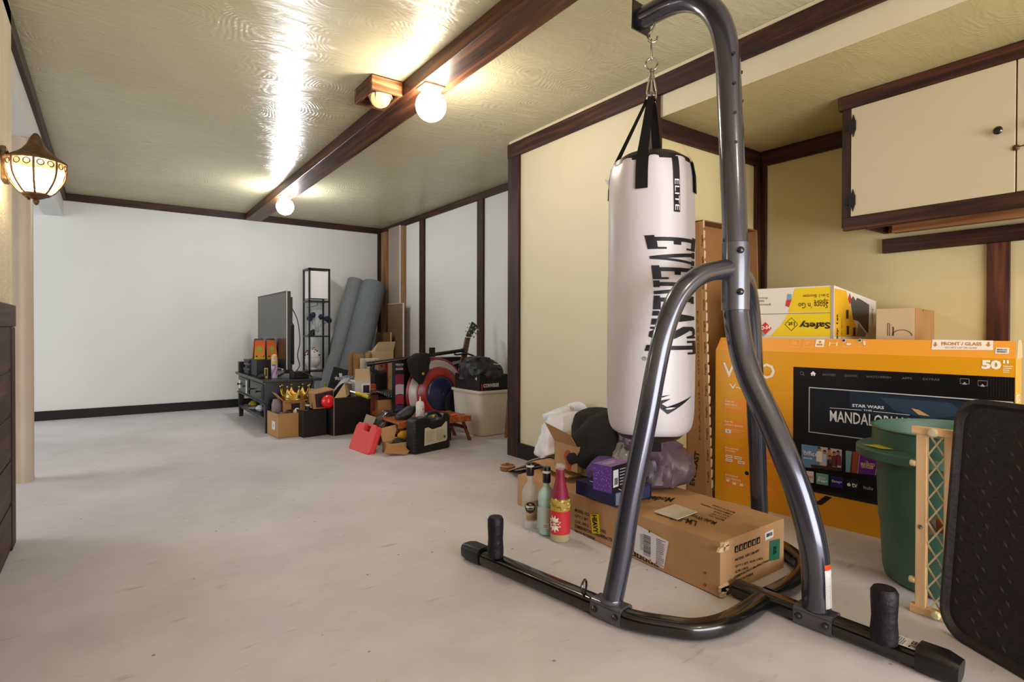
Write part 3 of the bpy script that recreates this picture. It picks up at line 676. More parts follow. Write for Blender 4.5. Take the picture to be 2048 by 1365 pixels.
# ================================================================== CABINET ON THE ALCOVE WALL
t = thing('wall_cabinet', 'cream two door wall cabinet with dark stained frame, upper right', 'cabinet', (2.95, .4, 1.29))
cx0, cx1, cy0, cy1, cz0, cz1 = 2.70, 3.157, -.42, 1.185, 1.30, 1.905
cz0 = onx(1705, 445, 2.70).z
part('body', MB().box(cx0 + .02, cx1, cy1 - .02, cy1, cz0, cz1, 'dwz').box(cx0 + .02, cx1, cy0, cy0 + .02, cz0, cz1, 'dwz').box(cx0 + .02, cx1, cy0 + .02, cy1 - .02, cz0 + .035, cz0 + .05, 'rawy').box(cx1 - .01, cx1, cy0 + .02, cy1 - .02, cz0, cz1, 'rawy').box(cx0 + .03, cx1, cy0 + .02, cy1 - .02, cz1 - .02, cz1, 'rawy'), t)
part('bottom_batten', MB().box(3.08, 3.12, cy0 + .02, cy1 - .06, cz0 - .01, cz0 + .035, 'rawy').box(cx0 + .02, cx0 + .05, cy0 + .02, cy1 - .02, cz0 - .02, cz0 + .035, 'rawy'), t)
part('frame', MB().box(cx0, cx0 + .022, cy1 - .035, cy1 + .004, cz0 - .02, cz1, 'dwz').box(cx0 - .004, cx0 + .02, cy0, cy1 - .003, cz0 - .035, cz0 + .025, 'dwy').box(cx0 - .012, cx0 + .02, cy0, cy1 + .018, cz1 - .06, cz1, 'dwy').box(cx0 + .004, cx0 + .022, cy0, cy0 + .03, cz0, cz1, 'dwz'), t, bevel=.003)
split = onx(2033, 250, cx0).y
for (y0, y1) in ((split + .002, cy1 - .036), (cy0 + .03, split - .002)):
    d = part('door', MB().box(cx0 - .003, cx0 + .012, y0, y1, cz0 + .026, cz1 - .061, 'p:bcae92'), t, bevel=.002)
    ky = split + (.043 if y0 > .3 else -.075); kc = V((cx0 - .003, onx(2000, 264, cx0).y if y0 > .3 else split - .06, onx(2000, 264, cx0).z))
    part('knob', MB().lathe([(.006, 0), (.006, .014), (.014, .018), (.015, .026), (.010, .031), (.001, .032)], 'blackgloss', kc, 20, V((-1, 0, 0))), d)
yh = onx(1716, 250, cx0).y
for zz_ in (onx(1716, 250, cx0).z, onx(1714, 400, cx0).z):
    m_ = MB(); Y0 = cy1 - .034
    m_.box(cx0 - .008, cx0 - .002, Y0 - .022, Y0 - .002, zz_ - .022, zz_ + .022, 'blackmat').box(cx0 - .006, cx0 - .001, Y0 + .001, Y0 + .022, zz_ - .016, zz_ + .016, 'blackmat')
    m_.lathe([(.0035, -.035), (.0035, .035)], 'blackmat', (cx0 - .007, Y0, zz_), 8)
    for s_ in (-1, 1): m_.prism([(cx0 - .007, Y0 - .020, zz_ + s_ * .022), (cx0 - .007, Y0 - .004, zz_ + s_ * .022), (cx0 - .007, Y0 - .012, zz_ + s_ * .05)], (.004, 0, 0), 'blackmat')
    part('hinge', m_, t)
kc = onx(2033, 296, cx0 - .003); part('latch', MB().lathe([(.010, 0), (.011, .006), (.004, .012), (.001, .013)], 'brass', kc, 14, V((-1, 0, 0))).tube([kc + V((-.01, 0, 0)), kc + V((-.012, -.03, .002)), kc + V((-.004, -.06, .0))], .0022, 'brass', 6), t)

# ================================================================== TELEVISION CARTON
p0 = onz(1430, 998); p1 = onz(1785, 1084); dx = (p1 - p0); dx.z = 0; dx.normalize(); dn = V((-dx.y, dx.x, 0)) 
if dn.x < 0: dn = -dn
LT = (onplane(2031, 713, p0, dn) - p0).dot(dx); HT = onplane(1430, 700, p0, dn).z; TD = .145
t = thing('television_carton', 'large orange carton printed with a black television standing in the alcove', 'box', (p0 + dx * LT / 2 + dn * TD / 2)[:])
m_ = MB().obox(p0, dn * TD, dx * LT, V((0, 0, HT)), 'orange') if (dn.cross(dx)).z > 0 else MB().obox(p0, dx * LT, dn * TD, V((0, 0, HT)), 'orange')
F_ = Face(m_, p0, dx, (0, 0, 1)); uv = F_.uv
x0_, y1_ = uv(1587, 734); sb = uv(1781, 1016)[1]
F_.rect(x0_, sb, LT - .001, y1_, 'scr', 1)
F_.rect(x0_, sb, LT - .001, sb + .012, 'p:1b181c', 2)
F_.ppx([(1651, 992), (1664, 996), (1643, 1011), (1628, 1009), (1634, 1004)], 'scr', 1)
# show picture frame
fx0, fy1 = uv(1618, 774.4); fy0 = uv(1619, 865)[1]; fy0b = uv(1733, 879.4)[1]
F_.rect(fx0, fy0, LT - .004, fy1, 'p:b9b6ba', 2); F_.rect(fx0 + .004, fy0 + .004, LT - .004, fy1 - .004, 'p:0b0e17', 3)
F_.ppx([(1700, 783), (1800, 792), (1960, 806), (1960, 868), (1830, 862), (1770, 840), (1700, 815)], 'p:172231', 4)
F_.ppx([(1760, 795), (1900, 806), (1940, 830), (1860, 838), (1790, 822)], 'p:26384a', 5)
F_.ppx([(1823, 817), (1838, 820), (1861, 833), (1838, 830)], 'p:c09a62', 6); F_.ppx([(1800, 838), (1850, 846), (1880, 856), (1820, 852)], 'p:8a5a37', 6)
F_.tpx('STAR WARS', (1705, 814), (1768.8, 819), (1705, 808), 'p:cfccd4', 7, .03)
F_.tpx('THE', (1727, 822), (1744.6, 823.5), (1727, 819), 'p:cfccd4', 7, .02)
for a_, c_ in (((1660.6, 816.6), (1724, 821.2)), ((1747, 823.5), (1820, 831))):
    q0, q1 = uv(*a_), uv(*c_); F_.poly([(q0[0], q0[1]), (q1[0], q1[1]), (q1[0], q1[1] + .002), (q0[0], q0[1] + .002)], 'p:cfccd4', 7)
F_.tpx('MANDALORIAN', (1660.6, 843), (1820, 861), (1660.6, 820.5), 'p:cfccd4', 7, .012)
def menu(tx, xa, xb, yb, yt, c='p:5c585c'): F_.tpx(tx, (xa, yb), (xb, yb + (xb - xa) * .035), (xa, yt), c, 2, .01)
menu('MOVIES', 1645.6, 1671.6, 752, 747.2); menu('SHOWS', 1689, 1714.7, 754, 749.3); menu('WATCHFREE+', 1732.6, 1783.4, 756, 751.5); menu('APPS', 1804, 1824.6, 759, 754.5); menu('EXTRAS', 1846, 1879, 761, 756.5)
c_ = uv(1604, 747); F_.poly(disc_pts(c_, .0085, 16), 'p:6b676a', 2); F_.poly(disc_pts(c_, .0062, 16), 'scr', 3); F_.poly([(c_[0] + .005, c_[1] - .005), (c_[0] + .007, c_[1] - .007 + .003), (c_[0] + .014, c_[1] - .012), (c_[0] + .012, c_[1] - .013)], 'p:6b676a', 3)
c_ = uv(1626.5, 748); F_.poly([(c_[0] - .008, c_[1] - .009), (c_[0] + .008, c_[1] - .009), (c_[0] + .008, c_[1]), (c_[0] - .008, c_[1])], 'p:e6e4e6', 2); F_.poly([(c_[0] - .012, c_[1]), (c_[0] + .012, c_[1]), (c_[0], c_[1] + .011)], 'p:e6e4e6', 2); F_.rect(c_[0] - .002, c_[1] - .009, c_[0] + .002, c_[1] - .003, 'scr', 3)
for px_, py_ in ((1929.5, 763), (1965.5, 767)):
    c_ = uv(px_, py_); F_.rect(c_[0] - .014, c_[1] - .010, c_[0] + .014, c_[1] + .010, 'p:77737a', 2); F_.rect(c_[0] - .012, c_[1] - .008, c_[0] + .012, c_[1] + .008, 'scr', 3); F_.poly([(c_[0] - .007, c_[1] - .012), (c_[0] + .007, c_[1] - .012), (c_[0], c_[1] - .002)], 'p:9a969c', 4)
for k in range(9): F_.rect(LT - .075 + k * .008, fy1 + .01, LT - .0735 + k * .008, y1_ - .004, 'p:17161c', 2)
# office comedy tile with six plain figures
F_.ppx([(1603, 888.7), (1684, 900), (1683, 942.6), (1604, 934.4)], 'p:5d7ea6', 2)
F_.ppx([(1640, 894), (1684, 900), (1683, 938), (1640, 933)], 'p:b9a7a5', 3)
for (hx, hy, cl, ht) in ((1639, 899, 'd8d0cc', 22), (1650, 905, 'a9a7c8', 20), (1659, 901, 'a8823c', 18), (1669, 908, '5a2a28', 18), (1677, 906, '6a2430', 20), (1660, 915, '1e1c24', 16)):
    c_ = uv(hx, hy); k_ = .36 / 448 * 1.8
    F_.poly(disc_pts(c_, .0068, 10, 1.25), 'p:9b6b52', 5); F_.poly(disc_pts((c_[0], c_[1] + .003), .0068, 10, 1.1, 0, pi), 'p:2a1a14', 6)
    F_.poly([(c_[0] - .012, c_[1] - .055), (c_[0] + .012, c_[1] - .055), (c_[0] + .011, c_[1] - .014), (c_[0] + .004, c_[1] - .008), (c_[0] - .004, c_[1] - .008), (c_[0] - .011, c_[1] - .014)], 'p:' + cl, 4)
F_.ppx([(1622, 929), (1683, 936), (1683, 942), (1624, 936)], 'p:3a2018', 6)
F_.tpx('the', (1606, 905), (1613, 906), (1606, 899), 'p:e8e6ea', 4); F_.tpx('office', (1608, 910), (1636, 914), (1608, 901), 'p:e8e6ea', 4, .0); F_.tpx('peacock', (1608, 918), (1625, 920), (1608, 914), 'p:e8e6ea', 4, .02)
F_.ppx([(1691.8, 901.6), (1776, 911), (1776, 953), (1691.8, 944.5)], 'p:4a1c38', 2); F_.ppx([(1691.8, 901.6), (1704, 903), (1700, 945.5), (1691.8, 944.5)], 'p:6a8f96', 3); F_.ppx([(1706, 903.2), (1719, 904.6), (1714, 947), (1703, 946)], 'p:8a3f2a', 3)
F_.ppx([(1721, 905), (1756, 909), (1750, 951), (1716, 947.3)], 'p:5b1c78', 3); F_.ppx([(1757, 909), (1758, 909.2), (1751.5, 951.2), (1750.5, 951)], 'p:d9a9e0', 4); F_.ppx([(1720, 905), (1721, 905), (1716, 947.3), (1715, 947.2)], 'p:d9a9e0', 4)
F_.tpx('THE', (1731, 925), (1737, 925.7), (1731, 922.5), 'p:d9b27a', 5, .01); F_.tpx('MASKED', (1722, 931), (1750, 934), (1722, 924.8), 'p:d9b27a', 5, .02); F_.tpx('SINGER', (1723, 936), (1748, 939), (1723, 930.5), 'p:d9b27a', 5, .02)
F_.ppx([(1766, 945), (1778, 946), (1778, 957), (1766, 956)], 'p:34507a', 4); F_.tpx('FOX', (1767.5, 952), (1777, 953), (1767.5, 947.5), 'p:c8d4e4', 5, .02)
F_.ppx([(1607.7, 941.6), (1627.6, 944), (1627.6, 966.8), (1607.7, 963.5)], 'p:d8c4c4', 2); F_.tpx('NETFLIX', (1609, 955), (1626, 957.5), (1609, 950.5), 'p:a02a2a', 3, .01)
F_.ppx([(1632.3, 946), (1657, 949.6), (1656.6, 972), (1632.6, 968)], 'p:659a9c', 2); F_.tpx('Watch', (1636, 958), (1651, 960), (1636, 952), 'p:d4e6e4', 3); F_.tpx('Free+', (1636, 964), (1655, 967), (1636, 957.5), 'p:f0f4f2', 3, .02)
F_.ppx([(1661.5, 952.5), (1687, 956), (1686.6, 977.5), (1661.5, 974)], 'p:1b1f5e', 2); F_.tpx('Disney+', (1664, 966), (1684, 969), (1664, 960), 'p:e2e4f4', 3, .01)
F_.ppx([(1691, 957), (1717.5, 960.5), (1717.5, 981.6), (1691, 978)], 'p:101014', 2); c_ = uv(1698, 970); F_.poly(disc_pts(c_, .007, 12), 'p:d8d6da', 3); F_.poly([(c_[0], c_[1] + .008), (c_[0] + .004, c_[1] + .012), (c_[0] + .002, c_[1] + .008)], 'p:d8d6da', 3); F_.tpx('tv', (1704, 975), (1715, 976.3), (1704, 966), 'p:d8d6da', 3, .02)
F_.tpx('hulu', (1727.7, 978.5), (1746, 981), (1727.7, 972), 'p:9fc4ae', 3, .01)
F_.ppx([(1756, 969), (1783, 972.5), (1783, 996), (1756, 991)], 'p:b8282a', 2); F_.tpx('tubi', (1761, 983), (1779, 986), (1761, 976), 'p:f0e6e6', 3, .02)
# left side print
F_.tpx('VIZIO', (1446, 754), (1550, 759), (1446, 725), 'p:e6dccb', 2, .012)
F_.tpx('V-Series', (1459, 777.5), (1530, 783), (1459, 768), 'p:e6dccb', 2, .02)
for (a_, c_, ln) in (((1448, 795), (1502, 832), ('Start to', 'learn more.')), ((1448, 836), (1502, 884), ('Epic 4K', 'picture quality.')), ((1448, 888), (1502, 938), ('We work with', 'everyone.')), ((1449, 942), (1502, 985), ('Hundreds of', 'free channels.')), ((1507, 838), (1560, 890), ('Incredible', 'speed.')), ((1507, 894), (1560, 944), ('Thousands', 'of apps.')), ((1507, 948), (1560, 1000), ('Control', 'and cast.'))):
    q0 = uv(*a_); q1 = uv(*c_); F_.rect(q0[0], q1[1], q1[0], q0[1], 'orange2', 1); h_ = q0[1] - q1[1]; w_ = q1[0] - q0[0]
    for k, tx in enumerate(ln): F_.text(tx, (q0[0] + w_ * .05, q0[1] - .022 - k * .015), (q0[0] + w_ * (.05 + .042 * len(tx)), q0[1] - .022 - k * .015), (q0[0] + w_ * .05, q0[1] - .012 - k * .015), 'p:eddcc0', 2, .01)
    F_.lines(q0[0] + w_ * .05, q0[1] - h_ * .65, q0[0] + w_ * .85, q0[1] - h_ * .48, 2, 'p:e3bd86', int(a_[1]), 2, .25)
q0 = uv(1451, 862); F_.rect(q0[0], q0[1] - .009, q0[0] + .03, q0[1] + .009, 'p:ddd8c4', 3); F_.text('4K', (q0[0] + .008, q0[1] - .005), (q0[0] + .022, q0[1] - .005), (q0[0] + .008, q0[1] + .005), 'p:a2772a', 4)
for a_ in ((1452, 912), (1470, 915), (1452, 919.5), (1476, 924)): q0 = uv(*a_); F_.rect(q0[0], q0[1] - .007, q0[0] + .034, q0[1] + .006, 'p:e8e4dc', 3); F_.lines(q0[0] + .004, q0[1] - .004, q0[0] + .03, q0[1] + .004, 1, 'p:6a5a60', 3, 4)
q0 = uv(1494, 947); F_.poly(disc_pts(q0, .010, 14), 'p:1c1a20', 3)
for a_ in ((1453, 961), (1466, 967), (1480, 970)): q0 = uv(*a_); F_.rect(q0[0], q0[1] - .005, q0[0] + .016, q0[1] + .006, 'p:e8dcc8', 3)
for a_, cl in (((1511, 918), 'p:8a1c22'), ((1511, 928), 'p:3a1c5a')): q0 = uv(*a_); F_.rect(q0[0], q0[1] - .008, q0[0] + .02, q0[1] + .007, cl, 3)
F_.tpx('50', (1963, 738.6), (2002.6, 740), (1963, 720), 'p:eee6da', 2, .05); q0 = uv(2006, 724)
for k in (0, 1): F_.rect(q0[0] + k * .010, q0[1] - .006, q0[0] + k * .010 + .006, q0[1] + .006, 'p:eee6da', 2)
F_.lines(q0[0], q0[1] - .04, q0[0] + .026, q0[1] - .012, 4, 'p:eee0c8', 8)
# printing on the end that faces the entrance
G_ = Face(m_, p0 + dx * LT, dn, (0, 0, 1)); G_.rect(0, 0, TD, HT, 'orangef', 1); G_.text('VIZIO', (.012, HT - .16), (.10, HT - .16), (.012, HT - .13), 'p:f0e0c4', 2, .03); G_.text('V-Series', (.012, HT - .2), (.08, HT - .2), (.012, HT - .185), 'p:f0e0c4', 2, .01)
part('carton_body', m_, t)
# raised front flap with the handling prints, and a raised side flap
fb = p0 + V((0, 0, HT)) - dx * .0; fu = (dn * .03 + V((0, 0, .062))); 
m_ = MB(); a_ = fb + dx * 0; 
ins = .012
F2 = Face(MB(), fb, dx, fu); F2.mb = m_
m_.prism([fb, fb + dx * LT, fb + dx * (LT - .004) + fu, fb + dx * ins + fu], dn * .005, 'orangef')
F2.tpx
F2.ppx([(1863, 700), (1986.6, 701), (1986.6, 682), (1865, 680)], 'p:e9dfd6', 2)
F2.tpx('FRONT / GLASS', (1883, 691.5), (1963.7, 692.5), (1883, 684.8), 'p:bb7a34', 3, .03); F2.tpx('DO NOT LAY ON GLASS', (1891, 697.8), (1954, 698.6), (1891, 694.3), 'p:bb7a34', 3, .01)
for px_ in (1871, 1977):
    c_ = F2.uv(px_, 690); F2.poly([(c_[0] - .003, c_[1] + .01), (c_[0] - .003, c_[1]), (c_[0] - .008, c_[1]), (c_[0], c_[1] - .01), (c_[0] + .008, c_[1]), (c_[0] + .003, c_[1]), (c_[0] + .003, c_[1] + .01)], 'p:bb7a34', 3)
F2.ppx([(1990, 708), (2017.5, 708.5), (2019, 696.5), (1992, 696)], 'p:e9e4e0', 2); q0 = F2.uv(1993.5, 706); q1 = F2.uv(2015, 699); F2.bars(q0[0], q0[1], q1[0], (q0[1] + q1[1]) / 2 - .001, 'p:4a4448', 3, 3); F2.bars(q0[0], (q0[1] + q1[1]) / 2 + .001, q1[0], q1[1], 'p:4a4448', 5, 3)
for k, px_ in enumerate((1592, 1618, 1641, 1668, 1697, 1727)):
    q0 = F2.uv(px_ - 11, 694.5); q1 = F2.uv(px_ + 9, 680)
    if k == 2: F2.rect(q0[0], q0[1], q1[0], q1[1], 'p:ede4da', 2); c_ = ((q0[0] + q1[0]) / 2, (q0[1] + q1[1]) / 2); F2.poly(disc_pts((c_[0], c_[1] + .006), .006, 10), 'p:cf8a2e', 3); F2.rect(c_[0] - .012, c_[1] - .012, c_[0] + .012, c_[1] - .003, 'p:cf8a2e', 3)
    else:
        for r_ in ((q0[0], q0[1], q1[0], q0[1] + .0012), (q0[0], q1[1] - .0012, q1[0], q1[1]), (q0[0], q0[1], q0[0] + .0012, q1[1]), (q1[0] - .0012, q0[1], q1[0], q1[1])): F2.rect(*r_, 'p:efc48a', 2)
        c_ = ((q0[0] + q1[0]) / 2, (q0[1] + q1[1]) / 2)
        if k in (0, 1): F2.lines(q0[0] + .006, c_[1] - .008, q1[0] - .006, c_[1] + .01, 3, 'p:efc48a', k, 3)
        elif k == 3:
            for s_ in (-1, 1): F2.poly([(c_[0] + s_ * .014 - .003, c_[1] - .012), (c_[0] + s_ * .014 + .003, c_[1] - .012), (c_[0] + s_ * .014 + .002, c_[1] + .006), (c_[0] + s_ * .014 - .002, c_[1] + .006)], 'p:f0dcc0', 3)
            F2.rect(c_[0] - .012, c_[1] - .001, c_[0] + .012, c_[1] + .001, 'p:f0dcc0', 3)
        elif k == 4: F2.poly(disc_pts((c_[0] + .004, c_[1] - .004), .010, 12, .5), 'p:f0dcc0', 3)
        else: F2.poly([(c_[0], c_[1] + .010), (c_[0] + .008, c_[1] + .010), (c_[0] + .012, c_[1] - .008), (c_[0] + .004, c_[1] - .010)], 'p:f0dcc0', 3)
for px_, cl in ((1688, 'p:3c2a38'), (1720, 'p:2a6452')): c_ = F2.uv(px_, 682); F2.poly(disc_pts(c_, .008, 14), 'p:e8e2da', 4); F2.poly(disc_pts(c_, .0062, 14), cl, 5)
F2.tpx('V-Series', (1446, 688), (1470, 688.5), (1446, 683), 'p:efd9b4', 2)
part('front_flap', m_, t)
m_ = MB(); e0 = p0 + dx * LT + V((0, 0, HT)); m_.prism([e0 + dn * .005, e0 + dn * .135, e0 + dn * .125 + V((0, 0, .05)) + dx * .0, e0 + dn * .10 + V((0, 0, .066)), e0 + dn * .03 + V((0, 0, .066))], dx * .004, 'kraftl'); part('side_flap', m_, t)

# ================================================================== BOXES ON THE CARTON
def dirz(deg): a = radians(deg); return V((sin(a), cos(a), 0))   # compass: 0 = into the room
nc = onx(1668, 571, 2.62); zt2 = nc.z; zb2 = HT + .002
d1 = dirz(-8); d2 = dirz(90)
nfar = V((d1.y, -d1.x, 0)); LW = (onplane(1505, 583, nc, nfar) - nc).dot(d1); LD = (onplane(1752, 603, nc, V((d2.y, -d2.x, 0))) - nc).dot(d2)
t = thing('booster_seat_box', 'upside-down yellow and white booster seat carton on top of the orange carton', 'box', (nc.x, nc.y, zb2))
m_ = MB(); o_ = V((nc.x, nc.y, zb2)); H_ = zt2 - zb2; HZ = onplane(1752, 603, nc, V((d2.y, -d2.x, 0))).z - zb2; m_.hexa([o_, o_ + d2 * LD, o_ + d2 * LD + d1 * LW, o_ + d1 * LW, o_ + V((0, 0, H_)), o_ + d2 * LD + V((0, 0, HZ)), o_ + d2 * LD + d1 * LW + V((0, 0, HZ)), o_ + d1 * LW + V((0, 0, H_))], 'p:d9cfc2')
F_ = Face(m_, o_, -d1, (0, 0, 1)); F_.o = o_
q = lambda x, y: F_.uv(x, y)
F_.ppx([(1590, 577.5), (1667, 573), (1664, 625), (1576, 625.5)], 'p:e0bd1c', 1); F_.ppx([(1541, 673), (1545, 668), (1562, 650), (1576, 628.5), (1664, 627), (1666, 674)], 'p:dfc01e', 1)
sl = q(1640, 626.3)[1]; F_.rect(-LW + .002, sl - .002, 0, sl + .001, 'p:8a7a58', 2)
F_.rect(-.012, 0, 0, H_, 'p:a99a8c', 3)
F_.tpx('Store \'n Go', (1656, 605), (1597, 606), (1656, 617), 'p:3a2c14', 3, .0); F_.tpx('Sport', (1657, 597), (1628, 598), (1657, 608), 'p:3a2c14', 3, .0); F_.tpx('2-in-1 Booster', (1658, 588), (1605, 590), (1658, 594.5), 'p:4a3c14', 3)
F_.tpx('Safety', (1661, 641), (1599, 642), (1661, 658), 'p:2a2016', 3, .03)
c_ = q(1583, 649); rr = .030
for r_, cl, ly in ((rr, 'p:2a2016', 3), (rr * .9, 'p:dfc01e', 4)): F_.poly([(c_[0] - r_, c_[1]), (c_[0], c_[1] - r_ * 1.05), (c_[0] + r_, c_[1]), (c_[0], c_[1] + r_ * 1.05)], cl, ly)
F_.tpx('1st', (1590, 644), (1577, 644.5), (1590, 653), 'p:2a2016', 5, .02)
for (cx_, cy_) in ((1531, 657),):
    c_ = q(cx_, cy_); F_.poly([(c_[0] - .03, c_[1]), (c_[0], c_[1] - .03), (c_[0] + .03, c_[1]), (c_[0], c_[1] + .03)], 'p:c4332c', 3); F_.poly([(c_[0] - .03, c_[1]), (c_[0] - .038, c_[1] - .012), (c_[0] - .010, c_[1] - .04), (c_[0], c_[1] - .03)], 'p:6d9ab4', 3)
F_.tpx('D-54', (1523, 660), (1541, 658), (1523, 653), 'p:f2e9e6', 4, .03)
F_.ppx([(1576, 588), (1583, 589), (1583, 600), (1574, 600)], 'p:6d9ab4', 3); F_.ppx([(1574, 600), (1583, 600), (1578, 615), (1571, 612)], 'p:c4332c', 3)
for k, tx in enumerate(('positioning', 'booster', '10 pounds')): yy = 612 - k * 6.5; F_.tpx(tx, (1508 + (0), yy - 5), (1508 + len(tx) * 3.1, yy - 5), (1508, yy), 'p:4a3c2c', 3)
G_ = Face(m_, o_, d2, (0, 0, 1)); g = G_.uv
G_.ppx([(1669, 577), (1692, 582), (1707, 640), (1722, 674), (1669, 674)], 'p:d9a41c', 1)
G_.ppx([(1700, 600), (1706, 593), (1711, 602), (1714, 596), (1722, 600), (1738, 610), (1736, 668), (1722, 650), (1716, 642), (1706, 640)], 'p:4e4a46', 2)
G_.ppx([(1716, 646), (1722, 655), (1732, 668), (1730, 674), (1712, 674)], 'p:857e76', 2)
for k, (xx, yy) in enumerate(((1694, 629), (1695, 661), (1708, 664))): c_ = g(xx, yy); G_.rect(c_[0] - .012, c_[1] - .02, c_[0] + .012, c_[1] + .02, 'p:2c2824', 3)
G_.text('Safety 1st', (g(1676, 668)[0] , .01), (g(1676, 668)[0], .17), (g(1676, 668)[0] - .02, .01), 'p:2a2016', 3, .03)
G_.text("Store 'n Go Sport", (g(1684, 668)[0] , .005), (g(1684, 668)[0], .15), (g(1684, 668)[0] - .012, .005), 'p:2a2016', 3)
c_ = g(1699, 598); G_.poly([(c_[0] - .014, c_[1]), (c_[0], c_[1] - .026), (c_[0] + .014, c_[1]), (c_[0], c_[1] + .026)], 'p:b03028', 3)
c_ = g(1744, 634); G_.rect(c_[0] - .01, c_[1] - .05, c_[0] + .012, c_[1] + .05, 'p:cfc8bc', 2); G_.lines(c_[0] - .006, c_[1] - .04, c_[0] + .01, c_[1] + .04, 8, 'p:7a5048', 4, 3)
part('carton_body', m_, t, bevel=.002)
nb = onx(1830, 616, 2.66); d1 = dirz(-4); d2 = dirz(80); zb3 = zb2
LW = (onplane(1752, 617, nb, V((d1.y, -d1.x, 0))) - nb).dot(d1); LD = (onplane(1888, 614, nb, V((d2.y, -d2.x, 0))) - nb).dot(d2)
t = thing('cardboard_box', 'small plain brown carton with black line drawing standing behind the orange carton top', 'box', (nb.x, nb.y, zb3))
m_ = MB(); o_ = V((nb.x, nb.y, zb3)); H_ = nb.z - zb3; m_.obox(o_, d2 * LD, d1 * LW, V((0, 0, H_)), 'kraftl'); F_ = Face(m_, o_, -d1, (0, 0, 1)); G_ = Face(m_, o_, d2, (0, 0, 1))
G_.rect(0, 0, LD, H_, 'kraft2', 1)
for a_ in (1845, 1875): c_ = G_.uv(a_, 616.5); G_.rect(c_[0], H_ - .008, c_[0] + .022, H_ - .002, 'p:2a1a10', 2)
for xx in (1851, 1858, 1873): c_ = G_.uv(xx, 660); G_.lines(c_[0], .01, c_[0] + .02, .06, 5, 'p:4a3420', xx, 2, .3)
c_ = F_.uv(1804, 672)
for k in range(14):
    a_, a2 = pi * k / 14, pi * (k + 1) / 14; F_.poly([(c_[0] + r_ * cos(x_), c_[1] + r_ * .7 * sin(x_)) for r_, x_ in ((.036, a_), (.036, a2), (.033, a2), (.033, a_))], 'p:3a2a1a', 2)
for a_, c2 in (((1775, 672), (1779, 648)), ((1785, 672), (1787, 655))): q0, q1 = F_.uv(*a_), F_.uv(*c2); F_.rect(q0[0], q0[1], q0[0] + .002, q1[1], 'p:3a2a1a', 2); F_.rect(q1[0], q0[1], q1[0] + .002, q1[1], 'p:3a2a1a', 2); F_.rect(q0[0], q1[1], q1[0], q1[1] + .002, 'p:3a2a1a', 2)
part('carton_body', m_, t, bevel=.002)

# ================================================================== UPRIGHT OPEN CARTON IN THE ALCOVE CORNER
XL, XR, YB = 2.475, 2.97, 1.846
t = thing('tall_cardboard_box', 'tall open cardboard carton leaning upright in the alcove corner behind the orange carton', 'box', (2.72, 1.77, 0))
m_ = MB(); zt4 = 1.42
lf = [onx(1423.6, 990, XL), onx(1406, 442, XL), onx(1390, 440, XL), onx(1362, 983, XL)]; lf[0].z = lf[3].z = 0; lf[3].y = 1.848; lf[2].y = 1.842; zt4 = lf[1].z
m_.prism(lf, (.006, 0, 0), 'kraft2')
F_ = Face(m_, (XL, 1.848, 0), (0, -1, 0), (0, 0, 1))
F_.tpx('EVERLAST', (1389, 973), (1400, 905), (1379, 970), 'p:2a2018', 2, .04)
F_.tpx('FRAGILE 00005574', (1402, 880), (1397, 620), (1398.5, 880), 'p:6a4c2c', 2)
m_.face([F_.P(*F_.uv(*p_), 1) for p_ in ((1412, 992), (1423, 994), (1406, 444), (1398, 443))], 'kraft')
for k in range(12): y_ = 470 + k * 43; x_ = 1403.5 + (y_ - 440) * .026; F_.tpx('Fragile', (x_ + 3, y_ + 22), (x_ + 2.4, y_), (x_ - 1.6, y_ + 22), 'p:3a2a18', 2, .01)
part('side_panel', m_, t)
yf0, yf1 = lf[0].y, lf[1].y
part('back_panel', MB().hexa([(XL, YB - .004, 0), (XR, YB - .004, 0), (XR, YB + .003, 0), (XL, YB + .003, 0), (XL, YB - .006, zt4), (XR, YB - .006, zt4), (XR, YB + .001, zt4), (XL, YB + .001, zt4)], 'kraftin'), t)
m_ = MB().prism([(XR, yf0 + .02, 0), (XR, YB, 0), (XR, YB, zt4), (XR, yf1, zt4)], (.006, 0, 0), 'kraft2'); part('side_panel', m_, t)
part('top_panel', MB().box(XL, XR + .006, yf1, YB, zt4, zt4 + .006, 'kraftd'), t)
m_ = MB()
rn = random.Random(5)
for k in range(26):
    z_ = .05 + k * .053; yy = yf0 + (yf1 - yf0) * z_ / zt4; m_.face([(XL - .001, yy + .001, z_), (XL - .001, yy + .001, z_ + .045), (XL + .006 + rn.uniform(0, .006), yy - .003, z_ + .04), (XL + .006, yy - .004, z_ + .004)], 'kraftl')
part('torn_edge', m_, t)

# ================================================================== GREEN BIN, GATE, BOOT TRAY
BX, BY = 2.30, .65
t = thing('garbage_bin', 'green round plastic garbage bin with wide handles behind the wooden gate', 'bin', (BX, BY, 0), -YAW)
m_ = MB().lathe([(.18, 0), (.195, .01), (.2, .03), (.208, .18), (.213, .2), (.222, .43), (.235, .44), (.233, .515), (.24, .52), (.228, .522), (.222, .51), (.21, .40), (.19, .02), (.001, .015)], 'bingreen', (0, 0, 0), 56)
lpart('bin_body', m_, t)
fl = []
for k in range(56):
    a = 2 * pi * k / 56; e = abs(cos(a)) ** 3; fl.append((a, .245 + .052 * e))
m_ = MB(); i0 = 0
for z_, g_ in ((.425, 0), (.425, 1), (.455, 1), (.46, 0)):
    for a, r_ in fl: rr = (r_ if g_ else .224); m_.v.append(V((rr * cos(a), rr * sin(a), z_)))
for j in range(3):
    for k in range(56): m_.f.append((j * 56 + k, j * 56 + (k + 1) % 56, (j + 1) * 56 + (k + 1) % 56, (j + 1) * 56 + k)); m_.m.append(m_.mi('bingreen'))
lpart('rim_flange', m_, t, bevel=.004)
